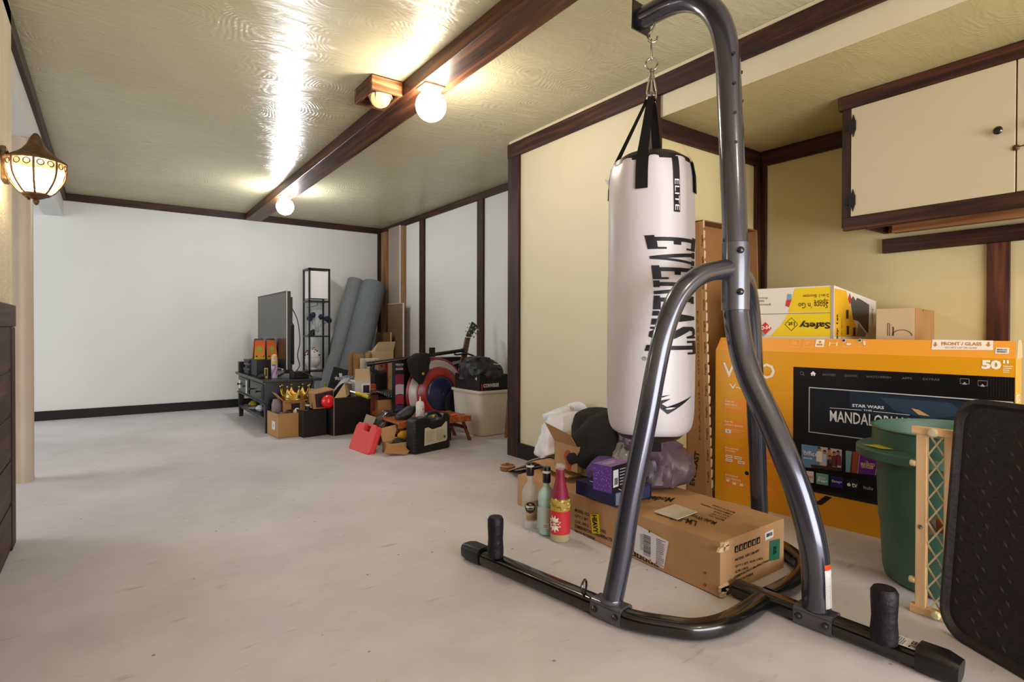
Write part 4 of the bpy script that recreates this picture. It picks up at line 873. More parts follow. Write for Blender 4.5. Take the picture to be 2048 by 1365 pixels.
lpart('handle_sticker', MB().face([(-.26, -.03, .4605), (-.235, -.05, .4635), (-.235, .03, .4635), (-.28, .04, .4605)], 'p:b9a838'), t)
GX = 1.985
yl0, yl1 = onx(1833, 1000, GX).y, onx(1855, 1000, GX).y; yr0, yr1 = onx(1889, 1000, GX).y, onx(1913, 1000, GX).y
gt_ = onx(1860, 868, GX).z; gb = .012
t = thing('baby_gate', 'folded pine baby gate with cream lattice leaning on the green bin', 'gate', (GX, (yl0 + yr1) / 2, 0))
def slat(ya, yb, za, zb_, th=.018, mm='pine', nm='stile', x=0): part(nm, MB().box(GX - th / 2 + x, GX + th / 2 + x, min(ya, yb), max(ya, yb), za, zb_, mm), t, bevel=.002)
slat(yl0, yl1, gb, gt_); slat(yr0, yr1, gb, gt_)
slat(yl0 + .012, yr1 - .002, gt_ - .004, gt_ + .018, .024, 'piney', 'top_rail'); slat(yl0 + .012, yr1 - .03, .0, .024, .024, 'piney', 'bottom_rail', -.002)
m_ = MB(); ya, yb = yl1, yr0; n_ = 8; hz_ = (gt_ - gb) / n_
for k in range(n_):
    z_ = gb + k * hz_
    for s_ in (0, 1):
        a_ = V((GX + .004 * (s_ * 2 - 1), ya, z_)); c_ = V((GX + .004 * (s_ * 2 - 1), yb, z_ + hz_))
        if s_: a_.z, c_.z = c_.z, a_.z
        m_.sweep([a_, c_], [(-.0015, -.0022), (.0015, -.0022), (.0015, .0022), (-.0015, .0022)], 'p:cdbd9c')
part('lattice', m_, t)
for z_ in (onx(1830, 927, GX).z, onx(1828, 1160, GX).z): part('bumper', MB().lathe([(.009, 0), (.010, .002), (.010, .014), (.008, .017), (.001, .018)], 'p:d9c49a', (GX, yl0, z_), 16, V((0, 1, 0))), t)
zc_ = gt_ + .006; part('knob', MB().lathe([(.013, 0), (.014, .008), (.010, .014), (.001, .015)], 'p:d3c7ac', (GX - .012, onx(1870, 868, GX).y, zc_), 8, V((-1, 0, 0))), t)
part('knob', MB().lathe([(.012, 0), (.013, .006), (.009, .012), (.001, .013)], 'p:d3c9a0', (GX - .014, onx(1876, 1242, GX).y, .016), 8, V((-1, 0, 0))), t)
part('bracket', MB().box(GX + .012, GX + .016, yl1 + .0, yl1 - .018, .24, .29, 'chromedull').box(GX + .016, GX + .028, yl1, yr0, .25, .29, 'stoolw'), t); part('screw', MB().lathe([(.006, 0), (.006, .003), (.001, .004)], 'chrome', (GX - .009, (yl0 + yl1) / 2, .262), 12, V((-1, 0, 0))), t)
# boot tray
BL = V((1.93, .57, 0)); e_ = V((-.46, -.885, 0)).normalized(); nh = V((.885, -.46, 0)).normalized(); u_ = (cos(.08) * V((0, 0, 1)) + sin(.08) * nh).normalized(); n_ = e_.cross(u_).normalized()
if n_.dot(CAM - BL) < 0: n_ = -n_
TH, TW = .665, .40
t = thing('boot_tray', 'black rubber boot tray with diamond tread standing on edge at far right', 'tray', (BL + e_ * TW / 2)[:])
def rr_(x0, x1, y0, y1, r, n=7):
    pts = []
    for cx, cy, a0 in ((x1 - r, y0 + r, -90), (x1 - r, y1 - r, 0), (x0 + r, y1 - r, 90), (x0 + r, y0 + r, 180)):
        for q in range(n + 1): a = radians(a0 + 90 * q / n); pts.append((cx + r * cos(a), cy + r * sin(a)))
    return pts
T3 = lambda p_, h_=0: BL + e_ * p_[0] + u_ * p_[1] + n_ * h_
m_ = MB(); o1 = rr_(0, TW, .0, TH, .075); o2 = rr_(.012, TW - .012, .012, TH - .012, .065); o3 = rr_(.022, TW - .022, .022, TH - .022, .056); nn_ = len(o1)
rings = [(o1, -.004), (o1, .016), (o2, .02), (o3, .006), ]
for rg, h_ in rings: m_.v += [T3(p_, h_) for p_ in rg]
for j in range(3):
    for k in range(nn_): m_.f.append((j * nn_ + k, j * nn_ + (k + 1) % nn_, (j + 1) * nn_ + (k + 1) % nn_, (j + 1) * nn_ + k)); m_.m.append(m_.mi('rubber'))
m_.f.append(tuple(3 * nn_ + k for k in range(nn_))); m_.m.append(0); m_.f.append(tuple(reversed(range(nn_)))); m_.m.append(0)
part('tray_body', m_, t, angle=50)
m_ = MB(); sx_ = .034
for i in range(int(TW / sx_)):
    for j in range(int(TH / .029)):
        x_, y_ = .04 + i * sx_ + (j % 2) * .017, .04 + j * .029
        if x_ > TW - .035 or y_ > TH - .035: continue
        if (x_ < .08 or x_ > TW - .08) and (y_ < .08 or y_ > TH - .08): continue
        a = radians(40 if (i + j) % 2 else -50); ca, sa = cos(a), sin(a); i0 = len(m_.v)
        for lx, ly, h_ in ((-.011, 0, .0062), (0, -.0042, .0062), (.011, 0, .0062), (0, .0042, .0062), (0, 0, .0105)): m_.v.append(T3((x_ + lx * ca - ly * sa, y_ + lx * sa + ly * ca), h_))
        for f_ in ((0, 1, 4), (1, 2, 4), (2, 3, 4), (3, 0, 4)): m_.f.append(tuple(i0 + q for q in f_)); m_.m.append(m_.mi('rubber'))
part('tread', m_, t)

# ================================================================== LONG CARTON UNDER THE BAG
A = V((1.571, 1.046, 0)); Bq = V((1.615, 2.186, 0)); wx = V((.39, .004, 0)); H1, H2 = .178, .145
t = thing('long_cardboard_box', 'long battered brown carton lying on the floor beneath the punching bag', 'box', (1.78, 1.6, 0))
m_ = MB(); n1, n2 = 6, 3
m_.hexa([A + V((.0, 0, .004)), A + wx, Bq + wx * .98, Bq, A + V((0, 0, H1)), A + wx + V((.0, 0, H1)), Bq + wx * .98 + V((0, 0, H1)), Bq + V((0, 0, H2))], 'kraft')
ff = (A - Bq).normalized(); F_ = Face(m_, Bq, ff, (0, 0, 1)); F_.n = V((-1, 0, 0)) if F_.n.x < 0 else F_.n; F_.n = F_.n.normalized()
def lmt(tx, x0, y0, x1, y1, hp=6, c='p:2e2218'): F_.tpx(tx, (x0, y0), (x1, y1), (x0 + .3, y0 - hp), c, 2, .02)
lmt('MODEL NO:', 1156.4, 1022, 1186.8, 1032); lmt('QTY:1 SET', 1156.4, 1033, 1184.5, 1043); lmt('G.W.:19KG', 1156.4, 1044, 1185, 1054); lmt('N.W.:17KG', 1200, 1059, 1221, 1066); lmt('DIMENSION:1140x400x175', 1156.4, 1054, 1234, 1082, 6.5); lmt('MADE IN CHINA', 1156.4, 1063.5, 1199, 1080)
F_.ppx([(1188.5, 1027), (1207, 1026.6), (1210, 1066.4), (1193, 1065)], 'p:d8c81e', 4); F_.tpx('HEAVY', (1192.5, 1028.5), (1196, 1064), (1202.5, 1028.5), 'p:1c1a16', 5, .04)
F_.ppx([(1286.6, 1046.8), (1352, 1079.7), (1341.7, 1133.6), (1280, 1099.6)], 'p:d9d5da', 3)
q0 = F_.uv(1300, 1105); q1 = F_.uv(1315, 1072); F_.bars(q0[0], q0[1], q1[0], q1[1], 'p:3a383e', 2, 4, False, 22); q0 = F_.uv(1293, 1096); F_.lines(q0[0], q0[1], q0[0] + .02, q0[1] + .06, 10, 'p:77747c', 3, 4)
for k in range(4): q0 = F_.uv(1326 + k * .2, 1122 - k * 13); F_.lines(q0[0], q0[1] - .004, q0[0] + .045, q0[1] + .02, 4, 'p:5a575e', k + 9, 4)
q0 = F_.uv(1311, 1062); F_.rect(q0[0], q0[1], q0[0] + .006, q0[1] + .008, 'p:1c1a1e', 4)
F_.ppx([(1270, 1056), (1281, 1062), (1278, 1097), (1266, 1091)], 'p:d2ccd0', 3); q0 = F_.uv(1270, 1092); F_.lines(q0[0] + .003, q0[1], q0[0] + .022, q0[1] + .06, 9, 'p:85828a', 3, 4)
def icons(FF, x0, y0, x1, y1, n, hp):
    for k in range(n):
        a_ = FF.uv(x0 + (x1 - x0) * k / n, y0 + (y1 - y0) * k / n); c_ = FF.uv(x0 + (x1 - x0) * (k + .82) / n, y0 + (y1 - y0) * (k + .82) / n - hp)
        FF.rect(a_[0], a_[1], c_[0], max(c_[1], a_[1] + .022), 'p:231a12', 2); m0 = ((a_[0] + c_[0]) / 2, a_[1] + .011); w_ = abs(c_[0] - a_[0]) * .25
        FF.poly([(m0[0] - w_, m0[1] - .007), (m0[0] + w_, m0[1] - .007), (m0[0] + w_ * (.2 + .3 * (k % 3)), m0[1] + .007), (m0[0] - w_ * (.2 + .3 * ((k + 1) % 3)), m0[1] + .005)], 'kraft', 3)
icons(F_, 1262, 1102, 1333, 1132, 6, 10)
for yy in (1136, 1160): F_.tpx('//', (1423, yy + 6), (1430, yy + 9), (1423, yy), 'p:3a2a1a', 2, .01)
G_ = Face(m_, A, wx, (0, 0, 1))
def g_(tx, x0, y0, x1, y1, hp=5.5): G_.tpx(tx, (x0, y0), (x1, y1), (x0, y0 - hp), 'p:3a2b1c', 2, .02)
icons(G_, 1469, 1107, 1521, 1086, 6, 13)
g_('MODEL NO: LM-897', 1470, 1123.5, 1518, 1104); g_('QTY:1 SET  N.W.:17KG', 1470, 1136.5, 1525, 1120); g_('G.W.:19KG', 1470, 1147.5, 1496, 1138); g_('DIMENSION:1140x400x175mm', 1469, 1158, 1537, 1123); g_('MADE IN CHINA', 1470, 1167, 1506, 1150)
G_.ppx([(1528, 1067), (1545.7, 1058.5), (1545.7, 1074), (1529.5, 1082)], 'p:ddd9dc', 3); q0 = G_.uv(1531, 1074); q1 = G_.uv(1543, 1066); G_.bars(q0[0], q1[1] - .008, q1[0], q1[1] + .004, 'p:3a383e', 2, 4)
G_.ppx([(1539, 1082), (1559, 1078), (1558, 1118), (1538, 1122.5)], 'p:2d6a53', 3); c_ = G_.uv(1549, 1100)
G_.text('RE', (c_[0] - .008, c_[1] + .012), (c_[0] - .008, c_[1] - .014), (c_[0] + .008, c_[1] + .012), 'p:12281f', 4, .03)
G_.poly([(c_[0] - .016, c_[1] - .012), (c_[0] - .010, c_[1] + .006), (c_[0] - .014, c_[1] + .008), (c_[0] - .009, c_[1] + .016), (c_[0] - .004, c_[1] + .006), (c_[0] - .008, c_[1] + .004), (c_[0] - .012, c_[1] - .014)], 'p:12281f', 4)
T_ = Face(m_, A + V((0, 0, H1)), wx, (Bq - A).normalized()); T_.n = V((0, 0, 1)); T_.y = (Bq - A).normalized()
T_.tpx('LM-897', (1394, 1045), (1340, 1030), (1390, 1055), 'p:2a1e14', 2, .03); T_.tpx('Multi-Wood', (1436, 1047), (1380, 1030), (1430, 1053), 'p:2a1e14', 2, .02); T_.tpx('Model', (1350, 1000), (1300, 996), (1340, 1008), 'p:2a1e14', 2, .03)
for k, tx in enumerate(('MODEL NO:', 'QTY:1 SET', 'G.W.:19KG', 'DIMENSION:1140x400', 'MADE IN CHINA')): x_, y_ = 1452 + k * 6, 1043 - k * 3.6; L_ = len(tx) * 3.6; T_.tpx(tx, (x_, y_), (x_ - L_, y_ - L_ * .33), (x_ - 2.5, y_ + 2.6), 'p:3a2a1c', 2, .01)
body = part('carton_body', m_, t, bevel=.0)
m_ = MB(); sc_ = [A + V((0, 0, H1 + .001)), Bq + V((0, 0, H2 + .001))]
part('packing_tape', MB().face([A + wx * .52 + V((-.03, 0, H1 + .0006)), A + wx * .52 + V((.03, 0, H1 + .0006)), Bq + wx * .52 + V((.03, 0, H1 + .0006 - .012)), Bq + wx * .52 + V((-.03, 0, H1 + .0006 - .012))], 'p:a3805a'), t)
rn = random.Random(2); mq = {}
for k in range(9):
    m_ = mq.setdefault(k < 6, MB())
    c_ = A + V((rn.uniform(-.004, .03), -.003, rn.uniform(.0, .035) if k < 6 else rn.uniform(.15, .178))); m_.hexa([c_ + V((sx * .012 * rn.uniform(.6, 1.4), sy * .004, sz * .007 * rn.uniform(.6, 1.4))) for sz in (-1, 1) for sx, sy in ((-1, -1), (1, -1), (1, 1), (-1, 1))], 'kraftl')
for m_ in mq.values(): part('torn_corner', m_, t)
q_ = [onz(x_, y_, H1 + .003) for x_, y_ in ((1307.7, 1024.6), (1350, 1010), (1394.5, 1025.7), (1354.6, 1040.5))]
m_ = MB().prism(q_, (0, 0, .003), 'p:cdc2b2'); solo('paper_sheet', m_, 'off-white sheet lying on top of the long brown carton', 'paper')

# ================================================================== BOTTLES BEFORE THE LONG CARTON
def bottle(name, label, c, prof, mat, parts, n=32, sx=1, sy=1, rz=0, glas=True):
    t = thing(name, label, 'bottle', c, rz)
    lpart('glass', MB().lathe(prof, mat, (0, 0, 0), n, sx=sx, sy=sy), t)
    for nm, mb in parts: lpart(nm, mb, t)
    return t
c1 = onz(1060, 1055); c2 = onz(1093, 1068); c3 = onz(1120, 1080)
pr_ = [(.001, .004), (.036, .004), (.041, .010), (.042, .15), (.040, .168), (.026, .185), (.0145, .196), (.0135, .25), (.001, .25)]
def flat_label(w_, z0, z1, mat, extras=None, r=.0425, a0=-60, a1=60, n=10, sx=1, sy=1):
    m_ = MB(); th = math.atan2(-1, 0)
    fn = lambda a, z: V((r * sx * cos(radians(-150 + a)), r * sy * sin(radians(-150 + a)), z))
    for k in range(n): m_.face([fn(a0 + (a1 - a0) * k / n, z0), fn(a0 + (a1 - a0) * (k + 1) / n, z0), fn(a0 + (a1 - a0) * (k + 1) / n, z1), fn(a0 + (a1 - a0) * k / n, z1)], mat)
    return m_, lambda a, z, o=0: fn(a, z) * 1 + V((cos(radians(-150 + a)), sin(radians(-150 + a)), 0)) * o
lb, fn = flat_label(0, .04, .125, 'p:a98a66', a0=-30, a1=75)
for k in range(20):
    a_, a2 = 2 * pi * k / 20, 2 * pi * (k + 1) / 20; lb.face([fn(-5, .098, .001), fn(-5 + 30 * cos(a_), .098 + .024 * sin(a_), .001), fn(-5 + 30 * cos(a2), .098 + .024 * sin(a2), .001)], 'p:2a211c')
lb.glyph('Ole', lambda u, v: fn(-12 + u * 14, .108 + v * .007, .0016), 'p:e8e2da'); lb.glyph('Smoky', lambda u, v: fn(-30 + u * 50, .094 + v * .013, .0016), 'p:f0ece6', .03); lb.glyph('MOONSHINE', lambda u, v: fn(-22 + u * 36, .087 + v * .004, .0016), 'p:d8d2ca')
for k in range(3): lb.glyph('TENNESSEE', lambda u, v: fn(-26 + u * 60, .060 - k * .006 + v * .003, .001), 'p:4a3a2c')
bottle('liquor_bottle', 'clear glass bottle with black round emblem and black cap, left of three bottles', c1, pr_, 'clearb', [('cap', MB().lathe([(.016, .225), (.017, .228), (.017, .277), (.015, .28), (.001, .28)], 'blackplastic')), ('cap_band', MB().lathe([(.0174, .262), (.0174, .270)], 'p:d8cbb8', cap=False)), ('label', lb)], sx=1, sy=.8, rz=.5)
lb, fn = flat_label(0, .03, .12, 'p:a9b3ac', a0=-75, a1=15)
lb.face([fn(-72, .095, .001), fn(12, .095, .001), fn(12, .118, .001), fn(-72, .118, .001)], 'p:4a6a5a')
for k in range(9): z_ = .088 - k * .006; lb.face([fn(-68, z_, .001), fn(5 - (k * 7 % 20), z_, .001), fn(5 - (k * 7 % 20), z_ + .0018, .001), fn(-68, z_ + .0018, .001)], 'p:4e5a54')
lb.face([fn(-25, .036, .0015), fn(2, .036, .0015), fn(2, .056, .0015), fn(-25, .056, .0015)], 'p:e4e6e4')
for k in range(8): lb.face([fn(-23 + k * 3, .038, .002), fn(-21.8 + k * 3, .038, .002), fn(-21.8 + k * 3, .054, .002), fn(-23 + k * 3, .054, .002)], 'p:2a2a2a')
bottle('liquor_bottle', 'pale blue-green frosted bottle with black cap, middle of three bottles', c2, [(r * .96, z * 1.02) for r, z in pr_], 'p:a9c6bf', [('cap', MB().lathe([(.016, .215), (.017, .218), (.0165, .277), (.015, .28), (.001, .28)], 'blackplastic')), ('cap_band', MB().lathe([(.0174, .255), (.0174, .265)], 'p:d6cdb6', cap=False)), ('label', lb)], sx=.95, sy=.85, rz=.5)
lb, fn = flat_label(0, .032, .125, 'p:c03038', r=.0408, a0=-100, a1=100, n=20)
st_ = []
for k in range(22):
    a_ = 2 * pi * k / 22; r_ = 1 if k % 2 else .62; st_.append((-38 + 42 * r_ * cos(a_), .075 + .036 * r_ * sin(a_)))
for k in range(22): lb.face([fn(-38, .075, .0012), fn(*st_[k], .0012), fn(*st_[(k + 1) % 22], .0012)], 'p:e9e0cf')
for k, tx in enumerate(('sweet', 'sisters')): lb.glyph(tx, lambda u, v: fn(-58 + u * 34, .078 - k * .012 + v * .007, .002), 'p:2c4a3a')
rn = random.Random(8); gm = MB()
for k in range(70):
    a = rn.uniform(0, 2 * pi); z_ = rn.uniform(.128, .172); rr2 = .0395 if z_ < .16 else .037; p_ = V((rr2 * cos(a), rr2 * sin(a), z_)); tt = V((-sin(a), cos(a), 0)) * rn.uniform(.004, .009); q = V((0, 0, rn.uniform(.003, .007)))
    gm.face([p_ - tt, p_ - q, p_ + tt + V((cos(a), sin(a), 0)) * .002, p_ + q], rn.choice(('p:c9b23a', 'gold', 'p:e0d48a', 'p:8a6a20')))
bottle('gift_bottle', 'red topped bottle with gold foil filling and red starburst label, right of three', c3, [(.001, .002), (.036, .002), (.039, .01), (.04, .04), (.04, .145), (.036, .17), (.0395 * .8, .18)], 'p:a8903c', [('base_ring', MB().lathe([(.038, .0), (.042, .004), (.042, .022), (.0405, .03)], 'clear')), ('label', lb), ('foil_filling', gm), ('neck', MB().lathe([(.036, .168), (.031, .20), (.022, .235), (.018, .26), (.018, .285), (.016, .288)], 'p:87203a')), ('stopper', MB().lathe([(.016, .285), (.019, .29), (.019, .302), (.014, .308), (.001, .309)], 'clear'))], rz=.4)

# ================================================================== PILE AGAINST THE CREAM WALL
def on_sheet(y): return .19 if y < 2.2 else max(.006, .19 - (y - 2.2) * .33)
for k, (x0, x1, mm, lab, e_) in enumerate(((1.70, 2.18, 'kraft', 'brown flattened cardboard sheet, lowest of the leaning stack by the wall', .0), (1.80, 2.19, 'p:2a2624', 'dark flattened cardboard sheet in the middle of the leaning stack', .05), (1.83, 2.195, 'kraftl', 'light brown cardboard sheet on top of the leaning stack under the bags', .03))):
    ys = [1.88, 2.2, 2.72 + e_ * .5]; m_ = MB()
    z = [.186 + k * .012, .190 + k * .012, .006 + k * .016]
    xs0 = [x0 - .03 + k * .02, x0 + .03, x0 + .24 + e_]
    for j in range(2):
        m_.hexa([(xs0[j], ys[j], z[j]), (x1, ys[j], z[j]), (x1, ys[j + 1], z[j + 1]), (xs0[j + 1], ys[j + 1], z[j + 1]), (xs0[j], ys[j], z[j] + .006), (x1, ys[j], z[j] + .006), (x1, ys[j + 1], z[j + 1] + .006), (xs0[j + 1], ys[j + 1], z[j + 1] + .006)], mm)
    solo('cardboard_sheet', m_, lab, 'cardboard')
# white grocery bag
t = thing('plastic_bag', 'white plastic grocery bag with loop handle, leftmost of the pile against the cream wall', 'bag', (2.05, 2.42, .13))
part('bag_body', MB().sack([(2.05, 2.42, .125, .09, .12), (2.05, 2.42, .15, .115, .15), (2.06, 2.41, .22, .11, .145), (2.08, 2.41, .30, .10, .14), (2.11, 2.41, .36, .085, .12), (2.13, 2.40, .39, .04, .08)], 'whitebag', 48, .028, 7, 3), t)
hp_ = smooth_path([(2.11, 2.47, .36), (2.13, 2.44, .41), (2.15, 2.37, .44), (2.16, 2.31, .44), (2.165, 2.27, .40), (2.15, 2.26, .34)], 5)
m_ = MB()
for j in range(len(hp_) - 1):
    a_, c_ = hp_[j], hp_[j + 1]; w_ = .030 + .03 * (1 - abs(j / (len(hp_) - 1) * 2 - 1)); nz = V((.1, 0, -1))
    m_.face([a_, c_, c_ + nz * w_, a_ + nz * w_], 'whitebag')
part('bag_handle', m_, t, solid=.003)
part('bag_handle', MB().face([(2.04, 2.52, .36), (2.10, 2.46, .40), (2.13, 2.40, .42), (2.12, 2.36, .39), (2.08, 2.42, .34), (2.03, 2.50, .335)], 'whitebag'), t, solid=.003)
# carton with clothes
c0 = V((1.80, 2.20, .215)); e1 = V((.05, -.24, 0)).normalized(); e2 = V((e1.y * -1, e1.x, 0)); e2 = V((.98, .2, 0)).normalized()
t = thing('cardboard_box', 'open brown carton full of grey clothes beside the white grocery bag', 'box', c0[:])
c0 = onz(1109, 931, .215); cr = onz(1151, 946, .215); e1 = (cr - c0); L1 = e1.length * 1.05; e1.normalize(); e2 = V((-e1.y, e1.x, 0)); e2 = e2 if e2.x > 0 else -e2
H_ = .115
m_ = MB(); m_.prism([c0, c0 + e1 * L1, c0 + e1 * L1 + V((0, 0, H_)), c0 + V((0, 0, H_))], e2 * .004, 'kraft'); m_.prism([c0, c0 + e2 * .25, c0 + e2 * .25 + V((0, 0, H_)), c0 + V((0, 0, H_))], e1 * .004, 'kraft'); m_.prism([c0 + e1 * L1, c0 + e1 * L1 + e2 * .25, c0 + e1 * L1 + e2 * .25 + V((0, 0, H_)), c0 + e1 * L1 + V((0, 0, H_))], e1 * .004, 'kraft'); m_.prism([c0 + e2 * .25, c0 + e2 * .25 + e1 * L1, c0 + e2 * .25 + e1 * L1 + V((0, 0, H_)), c0 + e2 * .25 + V((0, 0, H_))], e2 * .004, 'kraft'); m_.prism([c0, c0 + e1 * L1, c0 + e1 * L1 + e2 * .25, c0 + e2 * .25], (0, 0, .003), 'kraft')
part('carton_body', m_, t)
part('flap', MB().prism([c0 + V((0, 0, H_)), c0 + e1 * L1 + V((0, 0, H_)), c0 + e1 * (L1 - .01) - e2 * .03 + V((0, 0, H_ + .055)), c0 + e1 * -.01 - e2 * .05 + V((0, 0, H_ + .09))], e2 * .003, 'kraft2'), t)
cc = c0 + e1 * L1 * .5 + e2 * .13
solo('folded_clothes', MB().sack([(cc.x, cc.y, .24, .08, .08), (cc.x, cc.y, .30, .09, .09), (cc.x + .02, cc.y + .01, .35, .08, .08), (cc.x + .03, cc.y + .01, .375, .04, .05)], 'clothg', 44, .03, 9, 11), 'pale grey crumpled clothing stuffed in the open carton by the wall', 'clothing')
solo('black_fleece', MB().sack([(1.81, 1.86, .214, .06, .08), (1.80, 1.85, .26, .11, .13), (1.82, 1.86, .33, .115, .14), (1.86, 1.87, .40, .085, .10), (1.90, 1.88, .445, .05, .06), (1.92, 1.88, .465, .02, .03)], 'clothb', 60, .026, 6, 21), 'large black fleece garment heaped beside the open carton, under the bag', 'clothing')
solo('black_sleeve', MB().sack([(1.98, 2.12, .215, .05, .08), (2.01, 2.12, .32, .055, .10), (2.04, 2.12, .40, .06, .12), (2.07, 2.10, .43, .05, .11), (2.09, 2.08, .445, .02, .05)], 'clothb', 36, .018, 8, 31), 'black sleeve lying over the grey clothing against the wall', 'clothing')
oc = ony(1142, 905, 1.90); solo('orange_glove', MB().sack([(oc.x, 1.90, .212, .015, .025), (oc.x, 1.90, .25, .022, .03), (oc.x, 1.90, .29, .025, .03), (oc.x, 1.90, .31, .012, .02)], 't:a34a22', 24, .02, 16, 5), 'small rust orange cloth poking out beside the black fleece', 'cloth')
gc = onz(1176, 940, .22); solo('yellow_green_glove', MB().sack([(gc.x, gc.y, .20, .03, .06), (gc.x, gc.y, .23, .05, .09), (gc.x + .01, gc.y - .01, .255, .03, .05)], 't:6f6c48', 30, .025, 14, 9), 'olive cloth bundle in front of the black fleece', 'cloth')
bc_ = onz(1212, 930, .20); solo('purple_gift_bag', MB().sack([(1.64, 1.66, .237, .03, .07), (1.65, 1.655, .27, .045, .08), (1.68, 1.65, .32, .03, .05)], 'p:4c2a6c', 30, .02, 14, 19), 'crumpled purple starry wrapping beside the purple box', 'wrapping')
# navy flat box
na = onz(1152, 987, .182); nb_ = onz(1227, 1013, .182)
na.z = nb_.z = .1805; e1 = (nb_ - na); L1 = e1.length * 1.03; e1.normalize(); e2 = V((-e1.y, e1.x, 0)); e2 = e2 if e2.x > 0 else -e2
t = thing('shirt_box', 'flat navy blue box lying on the long carton under the purple box', 'box', na[:])
m_ = MB(); hN = .055; m_.obox(na, e2 * .21, e1 * L1, V((0, 0, hN)), 'p:1a1c42') if e2.cross(e1).z > 0 else m_.obox(na, e1 * L1, e2 * .21, V((0, 0, hN)), 'p:1a1c42')
T2 = Face(m_, na + V((0, 0, hN)), e1, e2); T2.n = V((0, 0, 1)); T2.rect(.06, .06, .10, .10, 'p:8a93a8', 1); T2.rect(.10, .06, .14, .10, 'p:a02c34', 1); T2.rect(.16, .02, .20, .06, 'p:c9a23a', 1); T2.rect(L1 - .002, .0, L1, .21, 'p:9aa0b8', 1)
E2 = Face(m_, na + e1 * L1, e2, (0, 0, 1)); E2.rect(.004, .004, .2, hN - .004, 'p:3a3f62', 1); E2.rect(.004, .004, .06, hN - .004, 'p:6a7288', 2)
part('carton_body', m_, t); part('ribbon', MB().tube(smooth_path([na + V((.03, -.05, hN + .002)), na + e1 * L1 + V((.02, 0, hN + .01)), na + e1 * L1 + V((.06, -.02, .03)), na + e1 * L1 + V((.09, -.01, .004))]), .0016, 'p:d8d4dc', 6), t)
pa = onz(1222, 988, .237); pa.z = .2365; e1 = dirz(-8); e2 = dirz(82)
t = thing('purple_carton', 'purple starry cardboard box with black printed end on the navy box', 'box', pa[:])
m_ = MB(); m_.obox(pa, e2 * .13, e1 * .085, V((0, 0, .100)), 'p:5a3486'); G_ = Face(m_, pa, e2, (0, 0, 1)); G_.rect(.004, .0, .13, .10, 'p:141218', 1); G_.rect(.012, .02, .045, .085, 'p:c9ccd4', 2); G_.bars(.018, .028, .04, .055, 'p:2a2a30', 4, 3, True, 12); G_.lines(.055, .02, .12, .09, 6, 'p:b8b4c4', 3, 2, .3)
T2 = Face(m_, pa + V((0, 0, .100)), e2, e1); T2.n = V((0, 0, 1)); T2.rect(0, 0, .13, .085, 'p:8a68a8', 1); T2.lines(.02, .03, .11, .06, 2, 'p:d8c8e8', 1)
rn = random.Random(1); S_ = Face(m_, pa, -e1, (0, 0, 1))
for k in range(40): u0, v0 = -rn.uniform(.005, .083), rn.uniform(.005, .095); S_.rect(u0, v0, u0 + .0022, v0 + .0022, 'p:c8b4e0', 1)
part('carton_body', m_, t)
solo('clear_plastic_wrap', MB().sack([(1.78, 1.70, .24, .03, .04), (1.80, 1.69, .28, .055, .07), (1.84, 1.70, .33, .06, .07), (1.87, 1.70, .37, .03, .03)], 'clearbag', 48, .035, 14, 41), 'crumpled clear plastic wrap between the fleece and the purple sack', 'plastic wrap')
t = thing('plastic_sack', 'big translucent purple-grey plastic sack behind the stand leg on the carton', 'bag', (1.90, 1.60, .181))
pc = onz(1318, 960, .25)
part('bag_body', MB().sack([(1.93, 1.63, .183, .11, .13), (1.93, 1.63, .21, .145, .18), (1.94, 1.63, .29, .15, .185), (1.93, 1.66, .36, .12, .15), (1.91, 1.70, .41, .07, .09), (1.90, 1.72, .43, .03, .04)], 'purplebag', 72, .05, 6, 51), t)
# paint puck on the floor
pk = onz(1015, 941)
t = thing('wooden_puck', 'small round wooden stand with raised centre alone on the floor', 'stand', (pk.x, pk.y, 0)); lpart('base', MB().lathe([(.038, 0), (.045, .006), (.047, .022), (.045, .03), (.03, .034), (.012, .034), (.010, .044), (.001, .045)], 'rawy', n=32), t); lpart('rim', MB().torus((0, 0, .029), .043, .0035, 'p:b59a70', n=32), t)
# ================================================================== CONSOLE TABLE AND WHAT STANDS ON IT
TX0, TX1, TY0, TY1, TZ = 1.035, 1.43, 4.865, 6.03, .435
t = thing('console_table', 'black console table with two drawers and lower shelf near the back wall', 'table', (1.23, 5.45, 0))
part('table_top', MB().box(TX0 - .02, TX1 + .06, TY0 - .02, TY1 + .02, TZ - .022, TZ, 'blacklam'), t, bevel=.004)
part('back_ledge', MB().box(TX0 + .0, TX0 + .07, TY1 - .06, TY1 - .005, TZ, TZ + .10, 'blacklam'), t, bevel=.003)
part('apron', MB().box(TX0 + .006, TX1, TY0 + .004, TY1 - .01, TZ - .19, TZ - .022, 'blacklam'), t)
part('moulding', MB().box(TX0 - .008, TX1 + .008, TY0 - .008, TY1, TZ - .20, TZ - .188, 'blacklam'), t, bevel=.003)
ym = (TY0 + TY1) / 2
for (y0, y1) in ((TY0 + .06, ym - .03), (ym + .03, TY1 - .06)):
    d = part('drawer', MB().box(TX0 - .004, TX0 + .01, y0, y1, TZ - .17, TZ - .04, 'blacklam').box(TX0 - .008, TX0 - .002, y0 + .02, y1 - .02, TZ - .155, TZ - .055, 'blacklam'), t, bevel=.002)
    for yk in (y0 + .12, y1 - .12): part('knob', MB().lathe([(.006, 0), (.006, .012), (.013, .02), (.010, .028), (.001, .03)], 'blackgloss', (TX0 - .008, yk, TZ - .105), 14, V((-1, 0, 0))), d)
